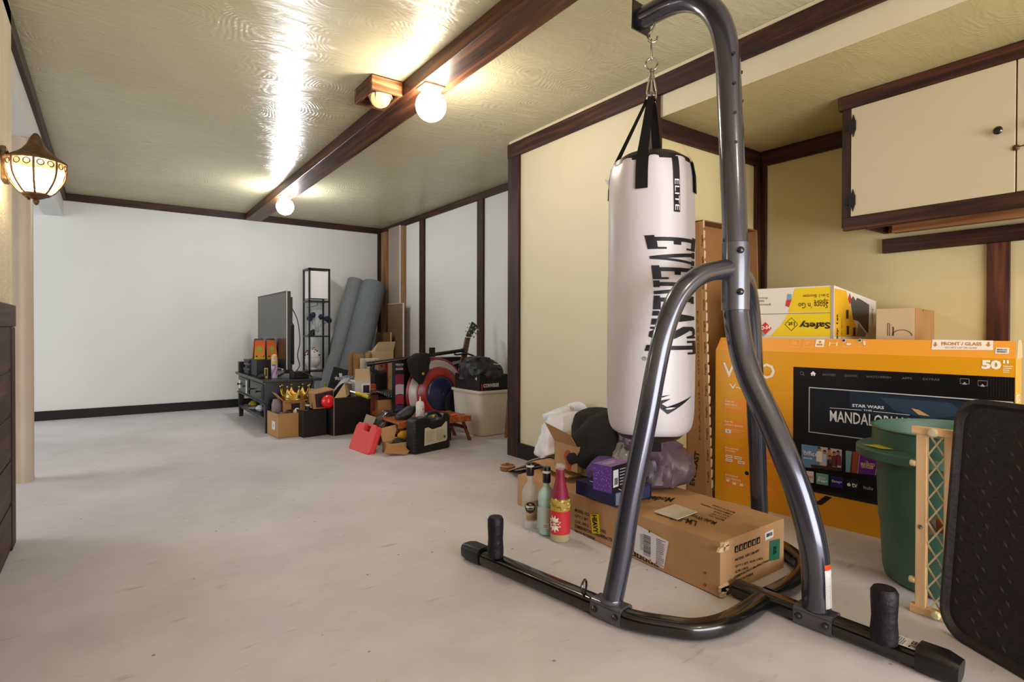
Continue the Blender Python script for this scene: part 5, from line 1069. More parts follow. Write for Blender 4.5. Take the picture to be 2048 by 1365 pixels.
for x, y in ((TX0, TY0), (TX1 - .05, TY0), (TX0, TY1 - .055), (TX1 - .05, TY1 - .055)):
    part('leg', MB().hexa([(x + .008, y + .008, 0), (x + .042, y + .008, 0), (x + .042, y + .042, 0), (x + .008, y + .042, 0), (x, y, TZ - .2), (x + .05, y, TZ - .2), (x + .05, y + .05, TZ - .2), (x, y + .05, TZ - .2)], 'blacklam'), t, bevel=.002)
m_ = MB()
for k in range(12): m_.box(TX0 + .03, TX1 - .03, TY0 + .05 + k * .09, TY0 + .11 + k * .09, .10, .115, 'blacklam')
m_.box(TX0 + .01, TX0 + .035, TY0 + .03, TY1 - .03, .09, .12, 'blacklam').box(TX1 - .035, TX1 - .01, TY0 + .03, TY1 - .03, .09, .12, 'blacklam'); part('lower_shelf', m_, t)
def sticker(FF, *a): FF.rect(*a)
m_ = MB(); F_ = Face(m_, (TX0 - .0085, TY1, TZ - .19), (0, -1, 0), (0, 0, 1)); F_.rect(.10, .04, .19, .12, 'p:cfccc8', 1); F_.rect(.44, .02, .50, .14, 'p:c4c1bd', 1); part('paper_note', m_, t)
# lower shelf things
for k, (x, y, r, c_, lab, nm) in enumerate(((1.13, 5.75, .05, 'p:8a7a22', 'yellow ball of cord on the lower shelf of the black console table', 'cord_ball'), (1.12, 5.42, .045, 'p:c9c6c8', 'white rolled cloth on the lower shelf of the console table', 'rolled_cloth'), (1.20, 5.15, .05, 'p:1c1a20', 'black shoe on the lower shelf of the console table', 'shoe'))):
    solo(nm, MB().sack([(x, y, .116, r * .6, r), (x, y, .116 + r * .5, r, r * 1.7), (x, y, .116 + r * 1.1, r * .5, r * .8)], c_, 24, .012, 14, k), lab, nm.split('_')[-1])
solo('paper_plate', MB().lathe([(.001, .0), (.06, .0), (.075, .008)], 'p:d4d6da', (1.12, 5.58, .118), 24), 'pale round dish on the lower shelf of the console table', 'dish', solid=.002)
# television
t = thing('television', 'flat screen television standing edge-on at the back of the black console table', 'television', (1.27, 5.15, TZ))
X_, Y0_, Y1_ = 1.27, 5.105, 6.25; z0_, z1_ = onx(581, 752, X_).z, onx(581, 581, X_).z
z0_ = .50
part('panel', MB().box(X_ - .006, X_ + .03, Y0_, Y1_, z0_, z1_, 'blackplastic'), t, bevel=.002)
part('screen', MB().box(X_ - .0085, X_ - .0055, Y0_ + .012, Y1_ - .012, z0_ + .02, z1_ - .012, 'tvscreen'), t)
part('silver_edge', MB().box(X_ - .009, X_ + .0, Y0_ - .003, Y0_, z0_, z1_, 'chromedull').box(X_ - .009, X_, Y0_, Y1_, z1_, z1_ + .003, 'chromedull'), t)
part('rear_housing', MB().hexa([(X_ + .03, Y0_ + .06, z0_ + .02), (X_ + .085, Y0_ + .10, z0_ + .04), (X_ + .085, Y1_ - .1, z0_ + .04), (X_ + .03, Y1_ - .06, z0_ + .02), (X_ + .03, Y0_ + .06, z1_ - .22), (X_ + .085, Y0_ + .1, z1_ - .30), (X_ + .085, Y1_ - .1, z1_ - .30), (X_ + .03, Y1_ - .06, z1_ - .22)], 'blackplastic').box(X_ + .03, X_ + .05, Y0_ + .02, Y1_ - .02, z1_ - .3, z1_ - .05, 'blackplastic'), t)
for y in (Y0_ + .04, Y1_ - .28):
    m_ = MB(); c_ = V((X_ + .015, y, TZ)); m_.tube(smooth_path([c_ + V(p_) for p_ in ((-.12, -.09, .012), (-.05, -.03, .03), (0, 0, .08), (.05, -.03, .03), (.13, -.06, .012))], 4), .010, 'blackplastic', 8); m_.box(c_.x - .03, c_.x + .03, y - .03, y + .03, TZ + .03, z0_ + .05, 'blackplastic'); part('foot', m_, t)
part('power_cable', MB().tube(smooth_path([(X_ + .06, Y0_ + .1, 1.05), (X_ + .10, Y0_ + .05, .93), (X_ + .12, Y0_ + .05, .75), (X_ + .10, Y0_ + .05, .62), (X_ + .13, Y0_ + .1, .52), (X_ + .10, Y0_ + .2, TZ + .006)]), .004, 'blackplastic', 6), t)
# two pouches with orange fronts
def tp(px, py, Y): return ony(px, py, Y)
def pouch(px, lab, Y, wpx, tilt):
    b0 = tp(px, 719, Y); tz = tp(px, 681, Y).z; k_ = Y * .81 + b0.x * .5855; w_ = wpx / 1120 * k_; hh = tz - b0.z
    z0 = b0.z; t = thing('orange_pouch', lab, 'pouch', (b0.x, Y, z0), 0, 'orange fronted pouches before the television')
    d_ = .06
    lpart('pouch_body', MB().hexa([(-w_ / 2 - .01, -.005, 0), (w_ / 2 + .01, -.005, 0), (w_ / 2 + .01, d_ + .02, 0), (-w_ / 2 - .01, d_ + .02, 0), (-w_ / 2 + .005 + tilt, .0, hh), (w_ / 2 - .005 + tilt, .0, hh), (w_ / 2 - .005 + tilt, d_, hh + .02), (-w_ / 2 + .01 + tilt, d_, hh + .015)], 'clothk'), t, bevel=.008)
    m_ = MB(); n_ = 8
    for k in range(n_):
        v0, v1 = k / n_, (k + 1) / n_; cl = ['p:c99a1c', 'p:d0901e', 'p:d4861e', 'p:d87c1e', 'p:d8701e', 'p:d8641e', 'p:d45a1c', 'p:cf541c'][k]
        wf = lambda v: w_ / 2 * (1.0 - .12 * v)
        m_.face([(-wf(v0) + tilt * v0, -.011 + v0 * .004, hh * v0), (wf(v0) + tilt * v0, -.011 + v0 * .004, hh * v0), (wf(v1) + tilt * v1, -.011 + v1 * .004, hh * v1), (-wf(v1) + tilt * v1, -.011 + v1 * .004, hh * v1)], cl)
    c_ = V((tilt * .5, -.013, hh * .55)); pts = []
    for k in range(16): a_ = 2 * pi * k / 16; r_ = hh * (.20 if k % 2 == 0 else .10); pts.append(c_ + V((r_ * cos(a_), 0, r_ * sin(a_))))
    for k in range(16): m_.face([c_, pts[k], pts[(k + 1) % 16]], 'p:9aa63a')
    m_.face([(-w_ * .38, -.0135, hh * .12), (-w_ * .2, -.0135, hh * .12), (-w_ * .2, -.0135, hh * .2), (-w_ * .38, -.0135, hh * .2)], 'p:3a2a1c'); m_.face([(w_ * .30, -.0135, hh * .12), (w_ * .4, -.0135, hh * .12), (w_ * .4, -.0135, hh * .2), (w_ * .3, -.0135, hh * .2)], 'p:3a2a1c')
    lpart('front_print', m_, t)
    lpart('side_print', MB().face([(-w_ / 2 - .012, -.002, .01), (-w_ / 2 - .012, d_, .01), (-w_ / 2 + .004 + tilt, d_ - .004, hh * .95), (-w_ / 2 + .002 + tilt, .002, hh * .95)], 'p:b0623a'), t)
    return z0
zp = pouch(519, 'orange and yellow fronted pouch with green leaf star, left one before the television', 5.38, 20, .0)
pouch(544, 'orange fronted pouch leaning right, directly left of the tall spray can', 5.42, 20, -.01)
# dark case stacks under them
rn = random.Random(4)
def bookbox(c, sx, sy, sz, mm, rz, lab, nm='game_case', cat='case', grp=None): m_ = MB().cbox((c[0], c[1], c[2] + sz / 2), sx, sy, sz, mm, rz); return solo(nm, m_, lab, cat, grp, bevel=.002)
zb = TZ + .001; zc = [zb]
hs = [(.03, 'p:18171a', .0), (.025, 'p:3a2a30', .1), (.022, 'p:141416', -.1), (.02, 'p:5a4a4c', .05), (.018, 'p:1e2a26', 0), (.014, 'p:2c3634', .08)]
z = zb
names = ['lowest', 'second from below', 'third from below', 'fourth, greyish', 'fifth, dark green', 'topmost, flat grey-green']
for (h_, cl, rz), nn in zip(hs, names):
    bookbox((1.115, 5.70, z), .13, .19, h_, cl, rz, nn + ' of the dark cases stacked on the left end of the console table', grp='dark cases stacked on the console table'); z += h_ + .001
bookbox((1.15, 5.44, zb), .17, .24, max(zp - zb - .004, .02), 'p:161518', .0, 'thick black case under the orange pouches on the console table', 'storage_case')
sc_c = onz(548, 757, TZ); sc_h = ony(548, 709, sc_c.y).z - TZ
t = thing('spray_can', 'tall purple and yellow air freshener can on the front corner of the console table', 'spray can', (sc_c.x + .01, sc_c.y + .03, TZ))
R_ = .026; lpart('can_body', MB().lathe([(R_ * .95, 0), (R_, .004), (R_, sc_h * .72), (R_ * .9, sc_h * .78)], 'p:b9a4bc', n=24), t)
m_ = MB()
for k in range(7):
    a0, a1 = -150 + k * 18, -150 + k * 18 + 12; f_ = lambda a, z: V((R_ * 1.01 * cos(radians(a)), R_ * 1.01 * sin(radians(a)), z)); z_ = sc_h * (.08 + .08 * (k % 4)); m_.face([f_(a0, z_), f_(a1, z_ + .012), f_(a1 + 4, z_ + .05), f_(a0 + 6, z_ + .035)], ('p:5a3a78', 'p:7a4a8a', 'p:4a2a6a')[k % 3])
m_.lathe([(R_ * 1.012, sc_h * .60), (R_ * 1.012, sc_h * .71)], 'p:b9a63c', n=24, cap=False); m_.glyph('Glade', lambda u, v: V((R_ * 1.02 * cos(radians(-160 + u * 80)), R_ * 1.02 * sin(radians(-160 + u * 80)), sc_h * .50 + v * .022)), 'p:2c2640', .02); lpart('can_label', m_, t)
lpart('cap', MB().lathe([(R_ * .9, sc_h * .77), (R_ * .92, sc_h * .85), (R_ * .75, sc_h * .95), (R_ * .3, sc_h), (.001, sc_h)], 'p:c4a878', n=24), t)
yb = onz(535, 758, TZ); solo('small_box', MB().cbox((yb.x, yb.y + .05, TZ + .045), .022, .03, .085, 'p:b39a34').cbox((yb.x - .003, yb.y + .038, TZ + .05), .014, .012, .06, 'p:26221a'), 'small upright yellow and black packet left of the spray can', 'packet')
jb = onz(521, 752, TZ); solo('glass_jar', MB().lathe([(.03, 0), (.034, .01), (.034, .07), (.028, .08)], 'p:8f8494', (jb.x + .02, jb.y + .12, TZ), 20).lathe([(.036, .08), (.036, .10), (.001, .10)], 'p:3a4238', (jb.x + .02, jb.y + .12, TZ), 20), 'small lilac jar with dark lid on the console table', 'jar')
solo('candle_jar', MB().lathe([(.03, 0), (.032, .01), (.032, .06), (.001, .062)], 'p:7a2848', (jb.x + .11, jb.y + .14, TZ + .03), 20).lathe([(.033, 0), (.033, .03)], 'p:1c1a1e', (jb.x + .11, jb.y + .14, TZ), 20), 'dark magenta candle jar on the console table behind the yellow packet', 'candle')
def blackthing(px, py, Y, nm, lab, cat, rx, ry, h_, mm='p:151417', sd=0, z=None):
    c = onz(px, py, TZ) if Y is None else ony(px, py, Y); zz_ = TZ + .001 if z is None else z
    return solo(nm, MB().sack([(c.x, c.y, zz_, rx * .8, ry * .8), (c.x, c.y, zz_ + h_ * .4, rx, ry), (c.x, c.y, zz_ + h_, rx * .5, ry * .5)], mm, 28, min(rx, ry) * .3, 16, sd), lab, cat)
blackthing(527, 757, None, 'game_controller', 'black game controller on the near left of the console table', 'controller', .05, .035, .035, 'p:18181a', 1)
blackthing(508, 747, None, 'coiled_cable', 'coil of black cable on the console table among small jars', 'cable', .04, .06, .03, 'p:101012', 2)
solo('black_mouse_case', MB().cbox((1.32, 4.92, TZ + .03), .14, .08, .06, 'p:121115', .2), 'small black case on the right end of the console table by the cable', 'case', bevel=.006)
t = thing('cable', 'thick black cable with white plug looping off the console table end', 'cable', (1.40, 4.87, TZ)); part('cord', MB().tube(smooth_path([(1.30, 4.93, TZ + .064), (1.34, 4.88, TZ + .05), (1.40, 4.85, TZ + .02), (1.42, 4.835, TZ - .03), (1.40, 4.83, TZ - .08)]), .006, 'blackplastic', 8), t); part('plug', MB().cbox((1.40, 4.83, TZ - .10), .03, .02, .03, 'p:b8b6b4'), t)

# ================================================================== SHELF LAMP AGAINST THE BACK WALL
s0 = ony(617.5, 600, 6.32); s1 = ony(660.5, 600, 6.32); W_ = s1.x - s0.x; Hs = ony(640, 537, 6.32).z
t = thing('shelf_lamp', 'tall black square tower lamp with open shelves against the back wall', 'lamp', ((s0.x + s1.x) / 2, 6.45, 0))
pr = .018
for x in (s0.x, s1.x - pr):
    for y in (6.32, 6.32 + W_ - pr): part('post', MB().box(x, x + pr, y, y + pr, 0, Hs, 'blacklam'), t)
m_ = MB(); m_.box(s0.x, s1.x, 6.32, 6.32 + W_, Hs - .018, Hs, 'blacklam'); part('top_frame', m_, t)
SZ = [ony(640, y, 6.32).z for y in (602.5, 672.5, 742)]
SZ.append(.12)
for z in SZ: part('shelf', MB().box(s0.x, s1.x, 6.32, 6.32 + W_, z - .012, z + .004, 'blacklam'), t, bevel=.001)
part('lamp_shade', MB().box(s0.x + .02, s1.x - .02, 6.34, 6.32 + W_ - .02, SZ[0] + .03, Hs - .03, 'linen'), t)
part('pull_chain', MB().tube([(s0.x + W_ * .45, 6.36, SZ[0] - .01), (s0.x + W_ * .45, 6.36, SZ[0] - .10)], .002, 'chromedull', 6).tube(smooth_path([(s0.x + W_ * .45, 6.36, SZ[0] - .015), (s0.x + .09, 6.34, SZ[0] - .05), (s0.x - .01, 6.35, SZ[0] - .075)]), .003, 'blackplastic', 6), t)
vx, vy, vz = s0.x + W_ * .52, 6.44, SZ[1] + .005
t = thing('glass_vase', 'clear cylinder vase with pebbles and dark blue blossoms on the shelf lamp', 'vase', (vx, vy, vz))
lpart('glass', MB().lathe([(.058, 0), (.06, .004), (.06, .29)], 'clear', n=32, cap=False), t, solid=.003)
rn = random.Random(6)
for k in range(16): a = rn.uniform(0, 2 * pi); r_ = rn.uniform(0, .04); lpart('pebble', MB().ball((r_ * cos(a), r_ * sin(a), .018 + rn.uniform(0, .09)), .016, rn.choice(('p:6a6a5c', 'p:8a8878', 'p:4a4c44', 'p:a8a698')), 8), t)
for k, (dx_, dz_) in enumerate(((-.095, .19), (-.06, .23), (.09, .19), (.12, .17), (.03, .21))): 
    lpart('stem', MB().tube(smooth_path([(0, 0, .06), (dx_ * .5, -.02, dz_ * .7), (dx_, -.065, dz_)]), .003, 'p:3a3c34', 5), t); lpart('flower', MB().sack([(dx_, -.065, dz_ - .03, .018, .018), (dx_, -.065, dz_, .034, .034), (dx_, -.065, dz_ + .03, .015, .015)], 't:22203a', 20, .012, 20, k), t)
solo('black_sandal', MB().sack([(vx - .08, vy - .05, vz, .04, .05), (vx - .07, vy - .05, vz + .04, .03, .04), (vx - .05, vy - .05, vz + .07, .01, .02)], 'p:17171a', 20, .006, 12, 3), 'small dark object beside the vase on the shelf lamp', 'ornament')
jx, jz = s0.x + W_ * .52 - .05, SZ[2] + .005
t = thing('patterned_jar', 'white ornate lidded jar with dark red pattern on the lower shelf of the tower lamp', 'jar', (jx, 6.42, jz))
lpart('jar_body', MB().lathe([(.045, 0), (.055, .01), (.04, .03), (.065, .05), (.082, .09), (.085, .12), (.078, .14)], 'p:cfc6c0', n=32), t)
m_ = MB(); rn = random.Random(3)
for k in range(26): a = rn.uniform(0, 2 * pi); th = rn.uniform(.1, 1.3); r_ = .084; p_ = V((r_ * cos(a) * sin(th), r_ * sin(a) * sin(th), .14 + .105 * cos(th))); m_.ball(p_, rn.uniform(.008, .014), rn.choice(('p:4a1c24', 'p:1f1a20', 'p:6a3a3c')), 6)
lid = lpart('lid', MB().lathe([(.08, .14), (.083, .15), (.078, .18), (.058, .22), (.03, .245), (.001, .25)], 'p:d6cec8', n=32), t); 
o = mesh_obj('pattern', m_, lid)

# ================================================================== CORNER: RUG, BOARDS, PLANKS, STUDS
rb = V((2.17, 6.05, .0)); rt_ = ony(765, 566, 6.53)
def roll(nm, lab, b_, t_, r_, mm, sp=True):
    b_, t_ = V(b_), V(t_); ax = (t_ - b_).normalized(); Lr = (t_ - b_).length; m_ = MB(); pts = []
    n = 96; a1, a2 = perp_frame(ax)
    prof = []
    for k in range(n + 1): th = 2 * pi * 2.6 * k / n; rr = r_ * (1 - .34 * k / n); prof.append((rr * cos(th), rr * sin(th)))
    outer = [(u * 1, v * 1) for u, v in prof]; inner = [(u * (1 - .035 / max(.01, math.hypot(u, v)) * .4), v * (1 - .035 / max(.01, math.hypot(u, v)) * .4)) for u, v in reversed(prof)]
    i0 = 0; P_ = outer + inner; N_ = len(P_)
    for z in (0, Lr): m_.v += [b_ + ax * z + a1 * u + a2 * v for u, v in P_]
    for k in range(N_): m_.f.append((k, (k + 1) % N_, N_ + (k + 1) % N_, N_ + k)); m_.m.append(m_.mi(mm))
    for k in range(n): m_.f.append((N_ + k, N_ + k + 1, 2 * N_ - 2 - k, 2 * N_ - 1 - k)); m_.m.append(0); m_.f.append((k + 1, k, N_ - 1 - k, N_ - 2 - k)); m_.m.append(0)
    return solo(nm, m_, lab, 'rug', bevel=0, loc=b_)
tz = ony(772, 572, 6.52); roll('rolled_rug', 'thick grey rolled rug leaning into the back corner, front one', (2.10, 5.98, .10), (2.62, 6.50, 1.38), .155, 'rug')
tz2 = ony(745, 566, 6.56); roll('rolled_rug', 'second grey rolled rug half hidden behind the first in the corner', (1.94, 6.22, .06), (2.44, 6.60, 1.44), .10, 'rug2')
Yp = onx(790, 500, 2.76).y
pl0, pl1 = onx(779, 500, 2.775).y, onx(801, 500, 2.775).y
solo('drywall_panel', MB().box(2.762, 2.776, pl1, pl0, .0, 2.07, 'p:8f8072').box(2.760, 2.778, pl1 - .010, pl1, .0, 2.07, 'p:cfc8c0'), 'tall narrow taupe wallboard strip standing against the studs in the corner', 'board')
a0, a1 = onx(781, 700, 2.73), onx(807, 607, 2.73)
solo('wallboard', MB().box(2.722, 2.734, a1.y, a1.y + .42, .0, a1.z, 'p:7a6248').box(2.720, 2.736, a1.y - .008, a1.y, .0, a1.z, 'p:d6cfc6').box(2.720, 2.736, a1.y, a1.y + .42, a1.z, a1.z + .006, 'p:cfc0a8'), 'shorter brown wallboard with pale edges leaning in front of the tall strip', 'board')
a2 = onx(782, 665, 2.66); solo('plywood_board', MB().box(2.652, 2.664, a2.y, a2.y + .42, 0, a2.z, 'kraftd').box(2.650, 2.666, a2.y - .006, a2.y, 0, a2.z, 'p:c4a26e'), 'short plywood board with light edge between the rug and the beige carton', 'board')
# beige tall carton
def bx(name, lab, cat, pxs, Y, depth, mm, zb_=0., rz=0, extra=None, group=None, bevel=0, top=None, nm='carton_body', ang=None):
    """upright box: pxs = (left, right, top) in the photo at distance Y"""
    l_, r_, t_ = pxs; a = ony(l_, t_, Y); c = ony(r_, t_, Y); zt_ = ony((l_ + r_) / 2, t_, Y).z
    w_ = c.x - a.x; t = thing(name, lab, cat, (a.x + w_ / 2, Y, zb_), rz, group)
    m_ = MB().box(-w_ / 2, w_ / 2, 0, depth, 0, zt_ - zb_, mm); 
    F_ = Face(m_, V((-w_ / 2, 0, 0)), (1, 0, 0), (0, 0, 1)); F_.n = V((0, -1, 0))
    S_ = Face(m_, V((-w_ / 2, depth, 0)), (0, -1, 0), (0, 0, 1)); S_.n = V((-1, 0, 0))
    T_ = Face(m_, V((-w_ / 2, 0, zt_ - zb_)), (1, 0, 0), (0, 1, 0)); T_.n = V((0, 0, 1))
    if extra: extra(F_, S_, T_, w_, zt_ - zb_, t)
    lpart(nm, m_, t, bevel=bevel); return t
def ex(F, S, T, w, h, t):
    F.text('DEX', (w * .56, .34 * h), (w * .80, .34 * h), (w * .56, .39 * h), 'p:3a342c', 2, .02); F.lines(w * .56, .31 * h, w * .78, .33 * h, 1, 'p:3a342c', 3)
    F.rect(w * .22, .66 * h, w * .58, .80 * h, 'p:8a7a66', 1); F.rect(w * .235, .665 * h, w * .565, .795 * h, 'kraftl', 2); F.lines(w * .26, .68 * h, w * .54, .78 * h, 5, 'p:4a4238', 2, 3, .3); F.poly([(w * .5, .36 * h), (w * .56, .36 * h), (w * .86, .60 * h), (w * .82, .60 * h)], 'p:8f7b60', 1)
    lpart('flap', MB().prism([(-w * .5, 0, h), (w * .5, 0, h), (w * .54, -.03, h + .10), (-w * .38, -.03, h + .095)], (0, .004, 0), 'kraftl').face([(-w * .5, .003, h), (-w * .38, -.02, h + .09), (-w * .2, .1, h + .07), (-w * .5, .1, h)], 'kraftl'), t)
bx('tall_beige_carton', 'tall beige carton with raised flap standing in front of the corner boards', 'box', (750, 787, 703), 5.45, .18, 'kraftl', 0, 0, ex)
# mailing tubes
for k, (px, top, w_, lab, mm) in enumerate(((702, 705.5, 11, 'brown mailing tube, leftmost of the three brown tubes', 'kraft2'), (716.5, 708.5, 20, 'widest brown mailing tube, in the middle beside the thin white tube', 'kraft2'), (736, 705, 10.5, 'thin brown mailing tube behind the white tube, right of the widest one', 'kraft'), (724.5 + 0, 717, 9, 'slim white cardboard tube standing in front of the brown tubes', 'p:d6c6ae'))):
    Y = (5.55, 5.42, 5.55, 5.25)[k]; 
    if k == 3: px = 724.5
    top_ = ony(px, top, Y); r_ = w_ / 1120 * (Y * .81 + top_.x * .5855) / 2
    zb_ = 0 if k < 3 else .0
    t = thing('mailing_tube', lab, 'tube', (top_.x, Y, zb_), 0, 'cardboard tubes before the rug')
    lpart('tube_wall', MB().lathe([(r_, 0), (r_, top_.z - zb_), (r_ - .004, top_.z - zb_), (r_ - .004, .1), (.001, .1)], mm, n=28), t)
# white product carton behind the bar, book, black cube
bx('white_product_box', 'white printed carton behind the left end of the weight bar', 'box', (735.5, 758, 718), 5.20, .12, 'p:cfcbc6', 0, 0, lambda F, S, T, w, h, t: (F.rect(w * .15, h * .90, w * .3, h * .96, 'p:1c1a1e', 2), F.rect(w * .5, h * .60, w * .95, h * .9, 'p:7d8a90', 2)))
bx('red_spined_box', 'narrow tan game box with red side stripe under the weight bar', 'box', (757, 776, 721), 5.10, .10, 'p:8f6a4c', 0, 0, lambda F, S, T, w, h, t: (F.rect(w * .66, 0, w, h, 'p:a01c2c', 1), F.poly(disc_pts((w * .32, h * .9), w * .14, 10), 'p:5a3a2a', 2)))
bx('black_speaker_box', 'plain matte black cube box under the weight bar beside the beige carton', 'box', (750, 774, 744), 4.95, .16, 'blackmat', .16, 0, None, bevel=.003)
bx('carton', 'brown carton underneath the matte black cube', 'box', (740, 776, 790), 4.95, .3, 'kraft', .0, 0)
# leaning black binder, loose sheets, bottles behind
bn = ony(676, 790, 5.15)
t = thing('black_binder', 'black binder tipped on its corner behind the loose papers', 'binder', (bn.x, 5.15, bn.z)); 
q = [ony(x, y, Y) for x, y, Y in ((655, 782, 5.15), (669, 734, 5.25), (697, 741, 5.22), (686, 795, 5.12))]
part('cover', MB().prism(q, (0, .025, 0), 'blackmat'), t, bevel=.002); 
q = [ony(x, y, 5.09) for x, y in ((678, 747), (684, 747), (685, 761), (680, 761))]; part('white_tag', MB().prism(q, (0, .002, 0), 'p:d6d2ce'), t)
sx_, sy_ = 673, 757; q = []
for k in range(10): a_ = pi / 2 + 2 * pi * k / 10; r_ = 5 if k % 2 == 0 else 2.2; q.append(ony(sx_ + r_ * cos(a_), sy_ - r_ * sin(a_), 5.085))
part('star_tag', MB().prism(q, (0, .002, 0), 'p:cfccc6'), t)
yb_ = ony(650, 790, 5.3); solo('plain_box', MB().box(yb_.x - .07, yb_.x + .07, 5.24, 5.40, 0, yb_.z - .062, 'p:1c1a1c'), 'dark box under the yellow-green bottle beyond the console table end', 'box'); solo('yellow_green_bottle', MB().lathe([(.035, 0), (.038, .01), (.036, .09), (.015, .13), (.012, .17), (.001, .172)], 'p:9aa83c', (yb_.x, 5.3, yb_.z - .06), 18), 'yellow-green bottle behind the papers at the table end', 'bottle')
yb_ = ony(670, 790, 5.2); solo('dark_purple_bottle', MB().lathe([(.03, 0), (.032, .01), (.03, .08), (.012, .11), (.01, .14), (.001, .142)], 'p:2a2038', (yb_.x, 5.2, yb_.z - .05), 18), 'small dark purple bottle behind the papers under the binder', 'bottle')
# cardboard box + crown (front left)
c0 = onz(556, 878); cr = onz(606, 872); e1 = (cr - c0); L1 = e1.length; e1.normalize(); cl_ = onz(543, 866); e2 = (cl_ - c0).normalized(); H_ = ony(557, 829, c0.y).z
e2 = V((-e1.y, e1.x, 0)); L2 = .26
t = thing('cardboard_box', 'open brown carton beside the console table leg holding small items', 'box', c0[:])
def openbox(c0, e1, L1, e2, L2, H_, mm, t, back=True):
    z = V((0, 0, H_)); w_ = .004; m_ = MB()
    m_.prism([c0, c0 + e1 * L1, c0 + e1 * L1 + z, c0 + z], e2 * w_, mm); m_.prism([c0 + e2 * w_, c0 + e2 * L2, c0 + e2 * L2 + z, c0 + e2 * w_ + z], e1 * w_, mm); m_.prism([c0 + e1 * (L1 - w_) + e2 * w_, c0 + e1 * (L1 - w_) + e2 * L2, c0 + e1 * (L1 - w_) + e2 * L2 + z, c0 + e1 * (L1 - w_) + e2 * w_ + z], e1 * w_, mm); m_.prism([c0 + e2 * L2, c0 + e2 * L2 + e1 * L1, c0 + e2 * L2 + e1 * L1 + z, c0 + e2 * L2 + z], e2 * w_, mm); m_.prism([c0, c0 + e1 * L1, c0 + e1 * L1 + e2 * L2, c0 + e2 * L2], (0, 0, .004), mm)
    return m_
m_ = openbox(c0, e1, L1, e2, L2, H_, 'kraft2', t); F_ = Face(m_, c0 + e2 * L2, -e2, (0, 0, 1)); F_.n = -e1; F_.rect(L2 * .45, H_ * .3, L2 * .75, H_ * .65, 'p:cdc8c4', 2); F_.text('4', (L2 * .55, H_ * .4), (L2 * .62, H_ * .4), (L2 * .55, H_ * .55), 'p:4a464a', 3); part('carton_body', m_, t)
ins = c0 + e1 * L1 * .3 + e2 * .1
solo('purple_ball', MB().ball((c0 + e1 * L1 * .25 + e2 * .07 + V((0, 0, H_ - .025)))[:], .03, 'g:6a3a7a', 16), 'shiny purple ornament inside the open carton by the table leg', 'ornament')
jv = c0 + e1 * L1 * .22 + e2 * .17; solo('glass_jar', MB().lathe([(.02, -.06), (.035, -.04), (.037, .03), (.028, .06), (.03, .07)], 'p:7d6870', (jv.x, jv.y, H_ + .03), 16), 'dusky glass jar standing up in the open carton by the table leg', 'jar')
t = thing('tall_carton', 'narrow brown carton with open flap under the gold crown', 'box', (c0 + e1 * L1 * .5 + e2 * .13)[:])
k0 = c0 + e1 * L1 * .42 + e2 * .10 + V((0, 0, .05)); kw = L1 * .86; kh = ony(590, 803, k0.y).z - k0.z
m_ = MB().obox(k0, e1 * kw, e2 * .12, V((0, 0, kh)), 'kraft2'); F_ = Face(m_, k0, e1, (0, 0, 1)); F_.n = -e2; F_.rect(kw * .32, kh * .18, kw * .74, kh * .92, 'p:1e1713', 1); F_.rect(kw * .34, kh * .6, kw * .72, kh * .7, 'p:5a4a44', 2)
part('carton_body', m_, t)
part('flap', MB().prism([k0 + V((0, 0, kh)), k0 + e1 * kw + V((0, 0, kh)), k0 + e1 * kw - e2 * .05 + V((0, 0, kh + .006)), k0 - e2 * .04 + V((0, 0, kh + .006))], (0, 0, .004), 'kraft').prism([k0 + V((0, 0, kh)), k0 + V((0, 0, kh + .004)) + e2 * .12, k0 + V((0, 0, kh + .075)) + e2 * .12 - e1 * .06, k0 + V((0, 0, kh + .07)) - e1 * .065], e1 * .004, 'kraft').prism([k0 + e1 * kw + V((0, 0, kh)), k0 + e1 * (kw + .06) + V((0, 0, kh + .01)), k0 + e1 * (kw + .06) + e2 * .12 + V((0, 0, kh + .01)), k0 + e1 * kw + e2 * .12 + V((0, 0, kh))], (0, 0, .003), 'kraftl'), t)
mg = k0 + e1 * kw * .45 - e2 * .05; solo('silver_figurine', MB().sack([(mg.x, mg.y, H_ - .06, .03, .02), (mg.x, mg.y, H_ - .01, .035, .02), (mg.x + .01, mg.y, H_ + .03, .012, .01)], 'p:c9c0a8', 20, .006, 20, 7).sack([(mg.x - .05, mg.y, H_ - .06, .03, .02), (mg.x - .05, mg.y, H_ - .0, .03, .02), (mg.x - .05, mg.y, H_ + .02, .01, .01)], 'p:1c1c22', 20, .006, 20, 9), 'cream and black trinket propped in the open carton under the crown', 'ornament')
# crown
cc = k0 + e1 * (kw * .5 + .02) + e2 * .05 + V((0, 0, kh + .012)); cb_ = ony(597, 797, cc.y).z
cr_ = .105; ch_ = .105
t = thing('crown', 'gold pointed costume crown with gems on top of the narrow carton', 'crown', (cc.x, cc.y, cc.z)); m_ = MB(); n = 96; rows = []
for k in range(n):
    a = 2 * pi * k / n; ph = (a * 8 / (2 * pi)) % 1; e = abs(ph - .5) * 2; hh = ch_ * (.38 + .62 * max(0, (e - .0)) ** 2.6)
    rows.append((a, hh))
for fz in (0, .35, .7, 1): 
    for a, hh in rows: z = hh * fz; rr = cr_ * (1 + .10 * z / ch_); m_.v.append(V((rr * cos(a), rr * sin(a), z)))
for j in range(3):
    for k in range(n): m_.f.append((j * n + k, j * n + (k + 1) % n, (j + 1) * n + (k + 1) % n, (j + 1) * n + k)); m_.m.append(m_.mi('gold'))
band = lpart('crown_band', m_, t, solid=.003)
lpart('rim', MB().torus((0, 0, .006), cr_, .005, 'gold', n=40), t)
